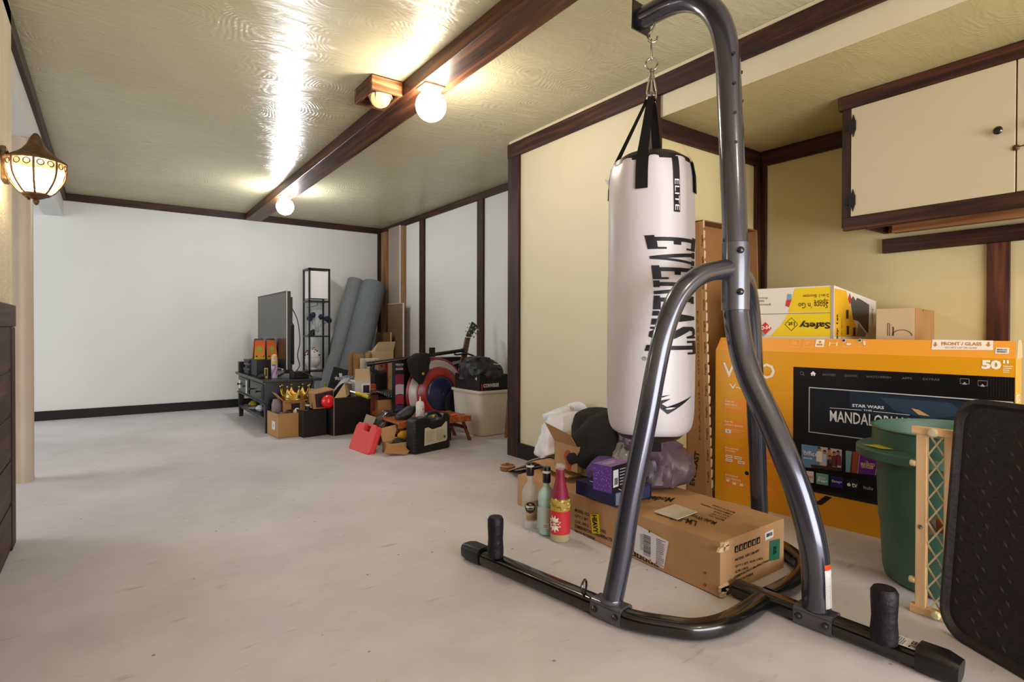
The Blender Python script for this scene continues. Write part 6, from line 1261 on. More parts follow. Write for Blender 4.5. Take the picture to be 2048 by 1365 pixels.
for k in range(8): a = 2 * pi * k / 8; lpart('point_bead', MB().ball((cr_ * 1.10 * cos(a), cr_ * 1.10 * sin(a), ch_ + .004), .008, 'gold', 10), t)
for k in range(8): a = 2 * pi * (k + .0) / 8; lpart('gem', MB().lathe([(.012, 0), (.012, .002), (.006, .006), (.001, .0065)], 'p:dcd6c4' if k % 2 else 'p:2c2c34', (cr_ * 1.04 * cos(a), cr_ * 1.04 * sin(a), ch_ * .3), 10, V((cos(a), sin(a), 0))), t)
# two bottles in front
b1 = onz(617, 873); hb1 = ony(616, 806, b1.y).z
t = thing('cream_liqueur_bottle', 'cream coloured square bottle with vertical lettering and black cap beside the carton', 'bottle', b1[:], .1); w_ = .034; m_ = MB()
m_.rbox(-w_, w_, -w_ * .7, w_ * 1.3, 0, hb1 * .68, .008, 'p:cbb892').hexa([(-w_, -w_ * .7, hb1 * .68), (w_, -w_ * .7, hb1 * .68), (w_, w_ * 1.3, hb1 * .68), (-w_, w_ * 1.3, hb1 * .68), (-.013, -.004, hb1 * .78), (.013, -.004, hb1 * .78), (.013, .02, hb1 * .78), (-.013, .02, hb1 * .78)], 'p:9a8268')
lpart('bottle_body', m_, t); m_ = MB(); F_ = Face(m_, V((-w_, -w_ * .7, 0)), (1, 0, 0), (0, 0, 1)); F_.n = V((0, -1, 0)); hB = hb1 * .68
F_.poly(disc_pts((w_ * .62, hB * .68), .017, 20, 1.7), 'p:1e1a1c', 1); F_.lines(w_ * .4, hB * .62, w_ * .9, hB * .74, 3, 'p:b8ac94', 3, 2); F_.text('COOKIES & CREAM', (w_ * 1.75 - .004, hB * .86), (w_ * 1.75 - .004, hB * .08), (w_ * 1.75 + .010, hB * .86), 'p:2a2018', 2, .03)
F_.poly([(.002, hB * .30), (w_ * 1.5, hB * .36), (w_ * 1.5, hB * .42), (.002, hB * .40)], 'p:6a8494', 1); F_.poly(disc_pts((w_ * .6, hB * .18), .012, 14), 'p:3a2420', 1); lpart('label', m_, t)
lpart('cap', MB().lathe([(.013, hb1 * .77), (.014, hb1 * .80), (.014, hb1 * .98), (.010, hb1), (.001, hb1)], 'blackplastic', (0, .008, 0), 18).lathe([(.0145, hb1 * .9), (.0145, hb1 * .95)], 'p:c4b8a0', (0, .008, 0), 18), t)
b2 = onz(637, 869); hb2 = ony(638, 806, b2.y).z
t = thing('brown_jug', 'dark brown glass jug with black cap and tiny label, right of the cream bottle', 'bottle', (b2.x + .004, b2.y + .03, 0)); lpart('glass', MB().lathe([(.05, 0), (.058, .006), (.06, .02), (.06, hb2 * .55), (.055, hb2 * .62), (.03, hb2 * .80), (.016, hb2 * .86), (.016, hb2 * .93), (.001, hb2 * .93)], 'g:22140e', n=28), t); lpart('cap', MB().lathe([(.018, hb2 * .90), (.018, hb2), (.001, hb2)], 'blackplastic', n=18), t)
m_ = MB(); 
for (a_, z_, s_) in ((-75, .40, .012), (-75, .24, .008), (-100, .10, .010), (-84, .10, .010)):
    f_ = lambda a, z: V((.0608 * cos(radians(a)), .0608 * sin(radians(a)), z)); m_.face([f_(a_ - s_ * 500, z_ * hb2 - s_), f_(a_ + s_ * 500, z_ * hb2 - s_), f_(a_ + s_ * 500, z_ * hb2 + s_ * 1.6), f_(a_ - s_ * 500, z_ * hb2 + s_ * 1.6)], 'p:b4a89c')
lpart('label', m_, t)
# big black open carton with red ball carton on its left
c0 = onz(667, 873); cr = onz(745, 862); e1 = (cr - c0); L1 = e1.length; e1.normalize(); e2 = V((-e1.y, e1.x, 0)); H_ = ony(667, 797, c0.y).z
t = thing('black_carton', 'large glossy black carton with raised tan flap in the middle of the clutter', 'box', c0[:])
m_ = openbox(c0, e1, L1, e2, .34, H_, 'p:1a1312', t); F_ = Face(m_, c0, e1, (0, 0, 1)); F_.n = -e2; F_.rect(0, 0, .006, H_, 'kraft', 2); F_.rect(L1 * .1, H_ * .98, L1, H_, 'p:4a3428', 2); part('carton_body', m_, t)
ff = [ony(x, y, c0.y + .02 + d_) for x, y, d_ in ((670, 797, 0), (693, 795, 0), (706, 786, .10), (697, 769, .10), (687, 769, .02))]
part('flap', MB().prism([c0 + e1 * .01 + V((0, 0, H_)), c0 + e1 * L1 * .32 + V((0, 0, H_)), c0 + e1 * L1 * .27 + e2 * .0 + V((0, 0, H_ + .11))], e2 * .004, 'kraftl').prism([c0 + e1 * L1 * .27 + V((0, 0, H_ + .11)), c0 + e1 * L1 * .32 + V((0, 0, H_)), c0 + e1 * L1 * .48 + e2 * .05 + V((0, 0, H_ + .015)), c0 + e1 * L1 * .38 + e2 * .06 + V((0, 0, H_ + .12))], e2 * .004, 'kraft'), t)
solo('cardboard_box', openbox(c0 - e1 * .20 + e2 * .10, e1, .19, e2, .25, H_ * .70, 'p:1b1413', None), 'black carton squeezed between the brown jug and the large black carton', 'box')
rbp = ony(658, 806, c0.y + .02); t = thing('red_ball_carton', 'brown carton on its side with a shiny red ball showing', 'box', (rbp.x, c0.y + .12, H_ * .7))
zlo, zhi = H_ * .70 + .004, H_ * .70 + .155; x_ = rbp.x
part('carton_body', MB().prism([(x_ - .11, c0.y + .09, zhi - .03), (x_ - .10, c0.y + .09, zlo), (x_ + .06, c0.y + .09, zlo), (x_ + .06, c0.y + .09, zhi)], (0, .2, 0), 'kraft2').prism([(x_ - .09, c0.y + .088, zhi - .035), (x_ - .08, c0.y + .088, zlo + .01), (x_ + .055, c0.y + .088, zlo + .005), (x_ + .055, c0.y + .088, zhi - .01)], (0, -.001, 0), 'p:160f0e'), t)
solo('red_ball', MB().ball((x_ - .0, c0.y + .045, zlo + .058), .054, 'redgloss', 24), 'shiny red ball in front of the side-lying carton', 'ball')
# loose papers draped over
def sheet(nm, lab, pts, mm, cat='paper'):
    q = [ony(*p_) for p_ in pts]; m_ = MB(); n = len(q) // 2   # two rails
    A_, B_ = smooth_path(q[:n], 4), smooth_path(q[n:], 4)
    for j in range(len(A_) - 1): m_.face([A_[j], A_[j + 1], B_[j + 1], B_[j]], mm)
    return solo(nm, m_, lab, cat, solid=.002)
sheet('curled_paper', 'pale grey curled poster sheet draped over the small cartons', [(639, 795, 4.62), (662, 789, 4.6), (680, 770, 4.62), (695, 764, 4.75), (640, 790, 4.95), (664, 783, 4.95), (684, 759, 4.95), (700, 757, 5.0)], 'p:a9adb2')
sheet('white_paper', 'white sheet lying on top behind the orange-brown flap', [(690, 766, 4.78), (708, 770, 4.8), (722, 782, 4.82), (697, 758, 5.0), (712, 763, 5.0), (731, 778, 5.0)], 'p:c2c2c4')
sheet('grey_card', 'grey card stack behind the white sheet beside the brown tubes', [(676, 762, 5.0), (695, 756, 5.02), (715, 762, 5.04), (676, 755, 5.1), (697, 751, 5.1), (722, 756, 5.1)], 'p:6f7478')
# white and purple carton with flap
def ex2(F, S, T, w, h, t):
    F.rect(w * .42, 0, w * .97, h * .94, 'p:eae2dc', 1); F.rect(w * .52, h * .08, w * .93, h * .9, 'p:2c2034', 2); F.lines(w * .06, h * .1, w * .38, h * .75, 5, 'p:4a3c58', 4, 2, .35); F.poly([(w * .66, h * .2), (w * .72, h * .2), (w * .78, h * .5), (w * .72, h * .45)], 'p:9a8ca8', 3)
    lpart('flap', MB().prism([(-w / 2, 0, h), (w / 2, 0, h), (w / 2 + .01, .05, h + .10), (-w / 2 + .02, .05, h + .10)], (0, .004, 0), 'kraftl').prism([(w / 2, 0, h), (w / 2, .1, h), (w / 2 + .07, .10, h + .11), (w / 2 + .01, .05, h + .10)], (0, .004, 0), 'kraft2'), t)
bx('printed_carton', 'white and purple printed carton with tan raised flap in the centre of the clutter', 'box', (710, 741, 762), 4.72, .14, 'p:cfc6c2', 0, 0, ex2)
bx('orange_book', 'small orange and yellow book standing right of the white and purple carton', 'book', (742, 752, 769), 4.80, .05, 'p:b0481c', .0, 0, lambda F, S, T, w, h, t: [F.rect(0, h * (.62 + .08 * k), w, h * (.65 + .08 * k), 'p:c9983a', 1) for k in range(4)])
t = thing('tower_carton', 'narrow white and brown carton under the yellow handled tool', 'box', (ony(735, 800, 4.55).x, 4.55, 0)); a_ = ony(727, 797, 4.55); c_ = ony(741, 797, 4.55); zt_ = ony(734, 789, 4.55).z
m_ = MB().box(a_.x, c_.x, 4.55, 4.67, 0, zt_, 'p:c9bfb2'); F_ = Face(m_, V((a_.x, 4.55, 0)), (1, 0, 0), (0, 0, 1)); F_.rect(0, 0, (c_.x - a_.x) * .5, zt_ * .8, 'p:3a2c44', 1); part('carton_body', m_, t)
hs_ = [ony(x, y, Y) for x, y, Y in ((701, 784, 4.60), (712, 787, 4.55), (713, 787, 4.55), (738, 795, 4.43))]
t = thing('hammer', 'tool with silver shaft and yellow grip lying across the black carton', 'hammer', hs_[1][:]); part('shaft', MB().tube([hs_[0], hs_[1]], .010, 'chromedull', 10), t); part('grip', MB().tube(smooth_path([hs_[2], hs_[2].lerp(hs_[3], .5), hs_[3]]), .016, 'p:cbb51e', 12), t)
# brown open carton with black sheet, reddish side
c0 = onz(756, 838 + 10); 
bx('brown_carton', 'brown carton under the drooping black sheet left of the striped box', 'box', (756, 790, 800), 4.42, .26, 'kraft2', 0)
bx('red_printed_box', 'dark red printed box leaning under the black sheet', 'box', (741, 757, 790), 4.48, .2, 'p:6a241a', 0, 0, lambda F, S, T, w, h, t: (F.poly(disc_pts((w * .5, h * .5), w * .3, 12), 'p:a0482c', 1), F.lines(w * .1, h * .1, w * .8, h * .3, 3, 'p:b8705a', 2)))
sheet('black_sheet', 'shiny black plastic sheet draped over the brown carton', [(737, 800, 4.38), (744, 787, 4.36), (757, 786, 4.36), (772, 793, 4.36), (790, 799, 4.36), (742, 786, 4.75), (748, 780, 4.75), (760, 779, 4.75), (776, 780, 4.75), (790, 781, 4.75)], 'g:17171b')
# striped poster box
def ex3(F, S, T, w, h, t):
    F.rect(0, 0, w, h, 'p:17121a', 1); F.rect(w * .05, h * .86, w * .92, h * .97, 'p:17121a', 2); F.text('THE FALCON', (w * .06, h * .93), (w * .9, h * .93), (w * .06, h * .96), 'p:d6ccd4', 3, .03); F.text('& THE WINTER', (w * .12, h * .905), (w * .75, h * .905), (w * .2, h * .925), 'p:8a3a4a', 3, .03); F.text('SOLDIER', (w * .06, h * .87), (w * .9, h * .87), (w * .06, h * .90), 'p:d6ccd4', 3, .03)
    for v0, v1, c_ in ((.66, .80, 'p:7a2038'), (.52, .66, 'p:b8a8b8'), (.38, .52, 'p:a02c38'), (.2, .38, 'p:3a3c6a'), (0, .2, 'p:c4b8cc')):
        pts = [(w * .04, h * v0), (w * .94, h * v0)]; pts += [(w * (.94 - .9 * k / 8), h * (v1 + .012 * sin(pi * k / 8))) for k in range(9)]; F.poly(pts, c_, 3 if v1 < .7 else 2)
bx('striped_box', 'narrow tall box with maroon, lilac, red and blue bands left of the round disc', 'box', (790, 808.5, 722), 4.32, .06, 'p:17121a', 0, 0, ex3)
# large black display box and the round disc
yS = 4.30
def ex4(F, S, T, w, h, t):
    F.text('LEGENDS', (w * .79, h * .885), (w * .95, h * .905), (w * .785, h * .93), 'p:d8d0d0', 2, .02); F.rect(w * .72, h * .55, w * .93, h * .8, 'p:1c1214', 1)
t = bx('display_box', 'large black printed box behind the red, white and blue round disc', 'box', (808, 927, 716), 4.47, .10, 'p:110d10', 0, .0, ex4)
dc = ony(872, 783, 4.33); dl = ony(812, 780, 4.33); rad = (ony(931, 790, 4.33).x - dl.x) / 2 * .985
top_d = ony(872, 719, 4.30).z
rad = .30; cz = .302; rad = .305; dc = ony(872, 793, 4.33)
t = thing('round_disc', 'large domed round disc with red, pale and dark blue rings leaning on the black box', 'disc', (dc.x, 4.33, cz - rad))
tl = V((.12, -.993, .03)).normalized(); C_ = V((dc.x, 4.33, cz))
for nm, r0, r1, mm in (('outer_ring', 1, .93, 'g:8a1c20'), ('pale_ring', .93, .74, 'g:b9aca4'), ('inner_ring', .74, .48, 'g:9a2420'), ('centre_dome', .48, .0, 'g:24284c')):
    pf = []
    for k in range(7): rr = r0 + (r1 - r0) * k / 6; pf.append((max(.001, rad * rr), .095 * (1 - rr * rr)))
    part(nm, MB().lathe(pf, mm, C_, 64, tl, cap=False), t, solid=.004, angle=60)
# weight bar with cap
wl = ony(734, 729, 4.85); wr = ony(930, 700.5, 4.30)
t = thing('pull_up_bar', 'long black metal exercise bar lying across the boxes in the back', 'bar', wl[:])
pa_, pb_ = ony(734, 729, 4.27), ony(926, 701, 4.16)
part('bar', MB().tube([pa_, pb_], .0155, 'blackgloss', 14), t)
for f_, r_ in ((0, .02), (.04, .018), (.30, .018), (.98, .018)): q = pa_.lerp(pb_, f_); part('collar', MB().tube([q, pa_.lerp(pb_, f_ + .03)], r_, 'blackplastic', 12), t)
q = pa_.lerp(pb_, .02); part('grip', MB().tube(smooth_path([q + V((.03, 0, -.01)), q + V((.03, -.0, -.05)), q + V((.09, 0, -.075)), q + V((.14, 0, -.065))]), .018, 'foam', 10), t)
q = ony(864.5, 705, 4.22); part('mounting_plate', MB().box(q.x - .025, q.x + .025, 4.215, 4.23, q.z - .04, q.z + .04, 'blackmat'), t)
q = pa_.lerp(pb_, .93); part('hook', MB().tube(smooth_path([q, q + V((-.02, 0, -.02)), q + V((0, 0, -.03)), q + V((.10, 0, -.025)), q + V((.17, 0, -.045))]), .008, 'blackgloss', 8), t)
hc = ony(840, 735, 4.17)
solo('black_hanging_cloth', MB().sack([(hc.x - .0, 4.16, hc.z - .14, .02, .02), (hc.x - .01, 4.16, hc.z - .08, .06, .04), (hc.x - .01, 4.17, hc.z, .095, .05), (hc.x - .0, 4.18, hc.z + .07, .10, .05), (hc.x + .02, 4.19, hc.z + .115, .05, .04)], 'clothb', 40, .02, 9, 61), 'black cloth hanging over the bar in front of the round disc', 'cloth')
solo('gold_badge', MB().lathe([(.012, 0), (.012, .004), (.001, .006)], 'gold', (hc.x - .0, 4.112, hc.z - .05), 14, V((0, -1, 0))), 'tiny gold badge on the hanging black cloth', 'badge')
# guitar
gy = 4.20; nut = ony(936.5, 675, gy); g0 = ony(927, 722, gy); hd = ony(951, 648, gy)
t = thing('guitar', 'guitar neck and black headstock rising between the disc box and the black clothes', 'guitar', (g0.x, gy, 0))
ax = (nut - g0).normalized(); ax2 = (hd - nut).normalized(); sd_ = V((ax.z, 0, -ax.x))
def bar_(p, q, w0, w1, th, m): s = V(((q - p).normalized().z, 0, -(q - p).normalized().x)); return MB().hexa([p - s * w0, p + s * w0, p + s * w0 + V((0, th, 0)), p - s * w0 + V((0, th, 0)), q - s * w1, q + s * w1, q + s * w1 + V((0, th, 0)), q - s * w1 + V((0, th, 0))], m)
gb_ = g0 - ax * .20
part('neck', bar_(gb_, nut, .027, .022, .02, 'stoolz'), t, bevel=.004); part('fretboard', bar_(gb_ - V((0, .004, 0)), nut - V((0, .004, 0)), .026, .021, .004, 'p:5a3a2c'), t)
m_ = MB()
for k in range(7): q = nut - ax * (.035 + k * .03); m_.merge if False else m_.hexa([q + sd_ * s + V((0, y_, 0)) + ax * z_ for z_ in (0, .0015) for s, y_ in ((-.02, -.006), (.02, -.006), (.02, -.003), (-.02, -.003))], 'chromedull')
part('fret', m_, t); part('binding', bar_(gb_ + sd_ * .026 - V((0, .004, 0)), nut + sd_ * .021 - V((0, .004, 0)), .002, .002, .012, 'p:d8ccb0'), t)
part('nut', MB().cbox((nut.x, nut.y - .002, nut.z), .045, .01, .006, 'p:ded6c2'), t)
part('headstock', bar_(nut, hd, .024, .036, .014, 'blackgloss'), t, bevel=.003)
for k in range(3):
    for s_ in (-1, 1):
        q = nut.lerp(hd, .25 + .27 * k); s2 = V((ax2.z, 0, -ax2.x)); part('tuning_peg', MB().lathe([(.003, 0), (.003, .016), (.008, .018), (.008, .028), (.001, .03)], 'chrome' if s_ > 0 else 'p:cdbf9c', q + s2 * (.03 * s_) + V((0, .006, 0)), 8, s2 * s_).lathe([(.006, 0), (.006, .006), (.001, .007)], 'chrome', q + s2 * (.016 * s_), 8, V((0, -1, 0))), t)
bd = MB().lathe([(.001, .03), (.10, .03), (.14, .028), (.16, .02), (.16, -.03), (.14, -.04), (.001, -.04)], 'blackmat', (gb_.x + .02, gy + .05, .20), 40, V((0, -1, 0)), sx=.9)
part('guitar_body', bd, t)

# ================================================================== WHITE TUB, SHOE BOX, CLOTHES
n0 = onz(962, 875); n1 = onz(1010, 868); e1 = (n1 - n0).normalized(); e1 = V((1, .04, 0)).normalized(); e2 = V((-.08, 1, 0)).normalized(); e2 = V((-.04, 1, 0)).normalized(); Hb = ony(958, 783, n0.y).z
W1, W2 = .27, .38
t = thing('white_storage_tub', 'tall off-white plastic tub with rolled rim beside the corner post', 'tub', (n0 + e1 * W1 / 2 + e2 * W2 / 2)[:])
def rp(x, y, z, ins=0): return n0 + e1 * x + e2 * y + V((0, 0, z))
def ring_(o_, z):
    r = .035; pts = []
    for cx, cy, a0 in ((W1 + o_ - r, -o_ + r, -90), (W1 + o_ - r, W2 + o_ - r, 0), (-o_ + r, W2 + o_ - r, 90), (-o_ + r, -o_ + r, 180)):
        for q in range(6): a = radians(a0 + 90 * q / 5); pts.append(rp(cx + r * cos(a), cy + r * sin(a), z))
    return pts
m_ = MB(); R_ = [ring_(.0, 0.004), ring_(.004, .02), ring_(.022, Hb - .02), ring_(.034, Hb - .018), ring_(.034, Hb), ring_(.020, Hb), ring_(.0, .03)]; k_ = len(R_[0])
for r_ in R_: m_.v += r_
for j in range(len(R_) - 1):
    for q in range(k_): m_.f.append((j * k_ + q, j * k_ + (q + 1) % k_, (j + 1) * k_ + (q + 1) % k_, (j + 1) * k_ + q)); m_.m.append(m_.mi('binwhite'))
m_.f.append(tuple(reversed(range(k_)))); m_.m.append(0); m_.f.append(tuple((len(R_) - 1) * k_ + q for q in range(k_))); m_.m.append(0)
part('tub_body', m_, t)
s0_ = rp(.0, .01, Hb + .003); hS = .12; zs = Hb + .002
t = thing('shoe_box', 'black and red shoe box resting on the white tub under the black clothes', 'box', (s0_.x, s0_.y, zs))
m_ = MB().obox(rp(-.012, .005, zs), e1 * .30, e2 * .36, V((0, 0, hS)), 'p:141014')
F_ = Face(m_, rp(-.012, .005, zs), e1, (0, 0, 1)); F_.n = V((0, -1, 0)); F_.rect(.018, .004, .030, .052, 'p:c01c3c', 1); F_.text('CONVERSE', (.038, .022), (.19, .022), (.038, .052), 'p:d6d0cc', 2, .035)
S_ = Face(m_, rp(-.012, .365, zs), -e2, (0, 0, 1)); S_.n = V((-1, 0, 0)); S_.rect(.0, .0, .36, hS * .6, 'p:1e1214', 1); S_.text('4', (.30, .08), (.325, .08), (.30, .105), 'p:d8d4d4', 2, .02)
part('carton_body', m_, t, bevel=.002)
cx_, cy_ = rp(.13, .19, 0).x, rp(.13, .19, 0).y
solo('black_clothes', MB().sack([(cx_, cy_, zs + hS - .06, .165, .195), (cx_, cy_, zs + hS - .02, .175, .215), (cx_ - .0, cy_, zs + hS + .05, .17, .21), (cx_ - .02, cy_, zs + hS + .10, .13, .16), (cx_ - .04, cy_, zs + hS + .135, .08, .11), (cx_ - .04, cy_, zs + hS + .145, .03, .05)], 'clothk', 72, .045, 6, 71), 'heap of black clothes with white piping on top of the shoe box', 'clothing')
wp = MB(); p_ = [V((cx_ + x, cy_ - .205 + .03 * abs(x) * 4, zs + hS + z)) for x, z in ((-.01, .09), (.04, .085), (.09, .088), (.12, .08))]
wp.tube(smooth_path(p_), .003, 'p:d8d4d6', 6)
solo('white_drawstring', wp, 'white cord lying across the front of the black clothes heap', 'cord')
wd = onz(1014, 876); solo('wooden_stick', MB().hexa([(wd.x - .012, wd.y, 0), (wd.x + .006, wd.y, 0), (wd.x + .006, wd.y + .02, 0), (wd.x - .012, wd.y + .02, 0), (wd.x + .012, wd.y, .30), (wd.x + .026, wd.y, .30), (wd.x + .026, wd.y + .02, .30), (wd.x + .012, wd.y + .02, .30)], 'rawz'), 'thin brown wooden stick leaning in the gap between tub and corner post', 'stick')

# ================================================================== STOOL, TOOL CASES, SMALL THINGS IN FRONT
sl = onz(944, 879); ztop = ony(905, 834, 3.62).z
xs0, xs1, ys0, ys1 = 1.62, 2.235, 3.62, 3.90
xs1 = ony(941, 832, 3.66).x; xs0 = ony(796, 842, 3.66).x; ys0 = 3.66
t = thing('folding_stool', 'low folding table with reddish wood top and splayed legs behind the black tool case', 'table', ((xs0 + xs1) / 2, 3.8, 0))
zs_ = ony(941, 834, 3.66).z
m_ = MB(); m_.box(xs0, xs1, ys0, ys0 + .30, zs_ - .006, zs_ + .008, 'stoolw'); part('table_top', m_, t, bevel=.002); part('edge_rail', MB().box(xs0, xs1, ys0 - .012, ys0, zs_ - .032, zs_ + .012, 'stoolw'), t, bevel=.002); part('edge_rail', MB().box(xs0, xs1, ys0 + .30, ys0 + .312, zs_ - .032, zs_ + .012, 'stoolw'), t, bevel=.002)
for x, sx__ in ((xs0 + .03, -1), (xs1 - .06, 1)):
    for y in (ys0 + .02, ys0 + .25):
        xt = x; xb = x + sx__ * .07; part('leg', MB().hexa([(xb - .012, y, 0), (xb + .012, y, 0), (xb + .012, y + .014, 0), (xb - .012, y + .014, 0), (xt - .012, y, zs_ - .008), (xt + .012, y, zs_ - .008), (xt + .012, y + .014, zs_ - .008), (xt - .012, y + .014, zs_ - .008)], 'stoolz'), t)
    part('stretcher', MB().box(x + sx__ * .035 - .006, x + sx__ * .035 + .006, ys0 + .02, ys0 + .26, .09, .115, 'stoolz'), t)
# black tool case
q0, q1 = onz(828, 911), onz(900, 896); e1 = (q1 - q0); LC_ = e1.length; e1.normalize(); e2 = V((-e1.y, e1.x, 0)); HC = ony(840, 836, q0.y).z
t = thing('tool_case', 'black plastic tool case with pale parts list label standing on its edge', 'tool case', (q0 + e1 * LC_ / 2)[:])
def pol(pts, m, d0=0, th=.085): return MB().prism([q0 + e1 * u + V((0, 0, v)) + e2 * d0 for u, v in pts], e2 * th, m)
u = LC_; h = HC
prof_ = [(.015, 0), (u - .012, 0), (u, .015), (u, h * .93), (u - .02, h * 1.02), (u * .84, h * 1.03), (u * .80, h * .98), (u * .74, h * .86), (u * .48, h * .84), (u * .44, h * .92), (u * .36, h * .98), (.03, h * .96), (0, h * .90), (0, .02)]
part('case_shell', pol(prof_, 'blackplastic'), t, bevel=.006)
hd_ = smooth_path([q0 + e1 * (u * a_) + V((0, 0, h * b_)) + e2 * .042 for a_, b_ in ((.40, .93), (.48, 1.03), (.60, 1.05), (.72, 1.05), (.80, .96))]); part('handle', MB().tube(hd_, .012, 'blackplastic', 10), t)
m_ = MB(); 
for k in range(8): m_.box(0, 0, 0, 0, 0, 0, 'blackplastic') if False else m_.hexa([q0 - e1 * .004 + e1 * a_ + e2 * b_ + V((0, 0, h * (.08 + k * .1) + c_)) for c_ in (0, .012) for a_, b_ in ((0, .01), (.02, -.002), (.02, .08), (0, .075))], 'blackplastic')
part('ribs', m_, t)
m_ = MB(); F_ = Face(m_, q0 + e2 * 0, e1, (0, 0, 1)); F_.n = -e2; F_.poly([(u * .26, h * .20), (u * .88, h * .24), (u * .90, h * .30), (u * .90, h * .76), (u * .87, h * .80), (u * .74, h * .66), (u * .48, h * .62), (u * .36, h * .70), (u * .27, h * .68)], 'p:beb19a', 8)
for c_ in (.30, .60): F_.lines(u * c_, h * .28, u * (c_ + .26), h * .60, 14, 'p:7a7060', int(c_ * 10), 9, .3)
F_.rect(u * .80, h * .32, u * .85, h * .40, 'p:4a463e', 9); part('parts_label', m_, t)
yt = ony(884, 833, 3.6); solo('yellow_bottle_lid', MB().lathe([(.016, 0), (.018, .003), (.018, .016), (.012, .02), (.001, .02)], 'p:d8c22a', (yt.x, 3.72, zs_ + .009), 16), 'small bright yellow cap on the folding table above the tool case', 'cap')
# small things on the low table
sp = ony(847, 838, 3.64); hsp = ony(847, 797, 3.64).z - zs_
t = thing('spray_can', 'white spray can with red and black label on the low table before the disc', 'spray can', (sp.x, ys0 + .035, zs_ + .009)); r_ = .031; lpart('can_body', MB().lathe([(r_ * .95, 0), (r_, .004), (r_, hsp * .66), (r_ * .8, hsp * .76), (r_ * .35, hsp * .80)], 'p:d2ccc6', n=24), t); lpart('nozzle', MB().lathe([(.006, hsp * .80), (.006, hsp * .88), (.004, hsp * .9), (.004, hsp * .98), (.001, hsp * .98)], 'p:dfd8d0', n=12), t)
m_ = MB(); f_ = lambda a, z: V((r_ * 1.012 * cos(radians(a)), r_ * 1.012 * sin(radians(a)), z)); m_.face([f_(-85, hsp * .4), f_(-70, hsp * .42), f_(-50, hsp * .55), f_(-50, hsp * .62), f_(-78, hsp * .52)], 'p:a82430'); m_.face([f_(-90, hsp * .54), f_(-55, hsp * .60), f_(-52, hsp * .66), f_(-88, hsp * .62)], 'p:26242a')
for k in range(5): m_.face([f_(-150, hsp * (.15 + k * .07)), f_(-110, hsp * (.15 + k * .07)), f_(-110, hsp * (.17 + k * .07)), f_(-150, hsp * (.17 + k * .07))], 'p:8a8684')
lpart('can_label', m_, t)
sh = ony(818, 838, 3.78); t = thing('sneaker', 'black and olive sneaker lying on the low table left of the spray can', 'shoe', (sh.x, 3.80, zs_ + .009)); part('upper', MB().sack([(sh.x - .05, 3.80, zs_ + .012, .05, .05), (sh.x - .03, 3.80, zs_ + .04, .07, .055), (sh.x + .01, 3.80, zs_ + .075, .06, .05), (sh.x + .03, 3.80, zs_ + .10, .035, .04)], 'clothk', 30, .01, 14, 5), t); part('sole', MB().torus((sh.x + .04, 3.77, zs_ + .055), .045, .010, 'p:6f7a4a', V((-.5, -1, .2)), 22, 8), t)
rl = ony(876, 832, 3.8); solo('grey_tray', MB().prism([ony(861, 828, 3.7), ony(893, 823, 3.9), ony(896, 829, 3.9), ony(858, 836, 3.7)], (0, .004, 0), 'p:6a6456') if False else MB().box(rl.x - .12, rl.x + .06, 3.72, 3.92, zs_ + .009, zs_ + .022, 'p:6f695a'), 'flat grey-brown book lying on the low table behind the tool case', 'book')
og = ony(912, 834, 3.72); t = thing('screwdriver', 'small tool with orange handle on the right end of the low table', 'screwdriver', (og.x, 3.71, zs_ + .02)); part('handle', MB().tube([(og.x - .05, 3.71, zs_ + .017), (og.x + .01, 3.72, zs_ + .017)], .008, 'p:d8632a', 10), t); part('blade', MB().tube([(og.x + .01, 3.72, zs_ + .017), (og.x + .10, 3.75, zs_ + .013)], .003, 'chrome', 8), t)
# red case
r0, r1 = onz(696, 897), onz(735, 911); e1 = (r1 - r0); LR = e1.length; e1.normalize(); e2 = V((-e1.y, e1.x, 0)); e2 = e2 if e2.y > 0 else -e2
hr = .20; up_ = (V((0, 0, cos(.36))) + e2 * sin(.36)).normalized()
rt1 = (onplane(751, 856, r1, e2 if False else up_.cross(e1).normalized()) - r1)
hr = .20
LR2 = (onplane(751, 856, r0, up_.cross(e1).normalized()) - r0).dot(e1); 
nrm = e1.cross(up_).normalized(); nrm = nrm if nrm.dot(CAM - r0) > 0 else -nrm
Lr = LR
t = thing('red_case', 'bright red plastic tool case leaning back with carry handle cut-out', 'tool case', (r0 + e1 * Lr / 2)[:])
def rc(pts, m, d0, th): return MB().prism([r0 + e1 * a_ + up_ * b_ + nrm * d0 for a_, b_ in pts], -nrm * th * .6, m)
Lr = max(Lr, .2); 
pr_ = [(.012, 0), (Lr - .012, 0), (Lr, .012), (Lr, hr - .02), (Lr - .02, hr), (Lr * .74, hr), (Lr * .72, hr - .05), (Lr * .40, hr - .05), (Lr * .38, hr), (.03, hr), (.005, hr - .03), (0, .012)]
part('case_shell', rc(pr_, 'red', .0, .085), t, bevel=.006)
part('handle', rc([(Lr * .36, hr - .012), (Lr * .76, hr - .012), (Lr * .76, hr + .006), (Lr * .36, hr + .006)], 'red', -.03, .03), t, bevel=.004)
part('seam', rc([(-.002, .02), (Lr + .002, .02), (Lr + .002, hr - .03), (-.002, hr - .03)], 'p:a01c22', -.042, .003), t)
gq = ony(747, 840, r0.y + .1)
solo('grey_card', MB().prism([ony(727, 846, 4.0), ony(747, 851, 4.0), ony(752, 835, 4.02), ony(733, 829, 4.02)], (0, .004, 0), 'p:a89a8e'), 'blank grey-pink card sticking up behind the red case', 'card')
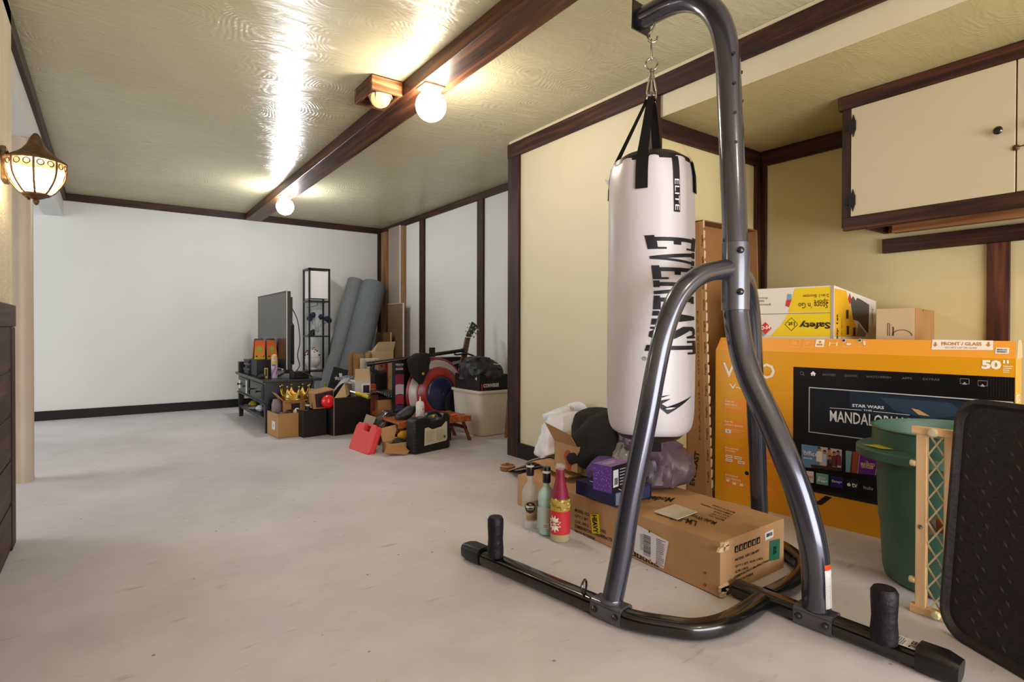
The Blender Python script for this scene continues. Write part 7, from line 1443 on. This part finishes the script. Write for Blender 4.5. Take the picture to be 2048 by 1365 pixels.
# low open tray carton
q0, q1 = onz(756, 905), onz(824, 903); k0 = onz(748, 902)
c0 = V((q0.x + .03, 3.545, 0)); e1 = V((.99, .04, 0)).normalized(); e2 = V((-e1.y, e1.x, 0)); Lk = .28; Wk = .12; Hk = .075
t = thing('cardboard_tray', 'shallow open brown carton with lid flap in front of the tool case', 'box', c0[:]); part('carton_body', openbox(c0, e1, Lk, e2, Wk, Hk, 'kraft', t), t)
part('lid', MB().prism([c0 + e2 * Wk + V((0, 0, Hk)), c0 + e2 * Wk + e1 * Lk + V((0, 0, Hk)), c0 + e2 * (Wk + .05) + e1 * Lk + V((0, 0, Hk + .12)), c0 + e2 * (Wk + .05) + V((0, 0, Hk + .08))], e2 * .004, 'kraft'), t)
part('flap', MB().prism([c0 - e1 * .02 + V((0, 0, Hk * .9)), c0 + e1 * (Lk * .32) + V((0, 0, Hk * .8)), c0 + e1 * (Lk * .42) - e2 * .05 + V((0, 0, .02)), c0 + e1 * (Lk * .30) - e2 * .07 + V((0, 0, .004)), c0 - e1 * .06 - e2 * .03 + V((0, 0, .03))], (0, 0, .004), 'kraft2'), t)
tc = c0 + e1 * Lk * .55 + e2 * .055
for k, (dx_, dy_, dz_, cl, lab, rx, ry) in enumerate(((-.06, 0, .045, 'p:17171c', 'black round gadget in the shallow carton', .05, .05), (.02, -.02, .05, 'p:34405c', 'navy folded packet in the shallow carton', .045, .035), (.0, .05, .085, 'p:c9922a', 'orange-yellow packet on top of the things in the shallow carton', .05, .02), (.07, .01, .055, 'p:b8b4bc', 'whitish packet at the right of the shallow carton', .04, .04), (.03, .06, .09, 'p:8a3a6a', 'small magenta packet on top in the shallow carton', .02, .02))):
    p_ = tc + e1 * dx_ + e2 * dy_; solo('small_packet', MB().sack([(p_.x, p_.y, .006 if k not in (2, 4) else .075, rx * .8, ry * .8), (p_.x, p_.y, dz_ + .02 if k not in (2, 4) else dz_ + .02, rx, ry), (p_.x, p_.y, dz_ + .05, rx * .5, ry * .5)], cl, 20, .008, 20, k), lab, 'packet', 'packets in the shallow carton')
bg_ = ony(775, 848, 3.98)
solo('black_bag', MB().sack([(bg_.x, 4.02, .03, .10, .09), (bg_.x, 4.02, .10, .14, .11), (bg_.x + .03, 4.02, .17, .11, .09), (bg_.x + .06, 4.02, .23, .06, .05)], 'g:17181b', 40, .025, 9, 81), 'glossy black crumpled bag behind the shallow carton and red case', 'bag')
solo('cardboard_box', MB().box(bg_.x + .07, bg_.x + .17, 4.12, 4.24, 0, .20, 'kraftl'), 'light brown carton corner behind the glossy black bag', 'box')
solo('dark_crate', MB().box(xs0 + .05, xs0 + .30, 3.72, 3.90, .003, zs_ - .04, 'p:121014'), 'dark storage box under the low folding table', 'box')
solo('dark_tool_bag', MB().box(xs1 - .30, xs1 - .12, 3.74, 3.88, .003, zs_ * .55, 'p:161214'), 'low black bag under the right end of the folding table', 'bag', bevel=.01)
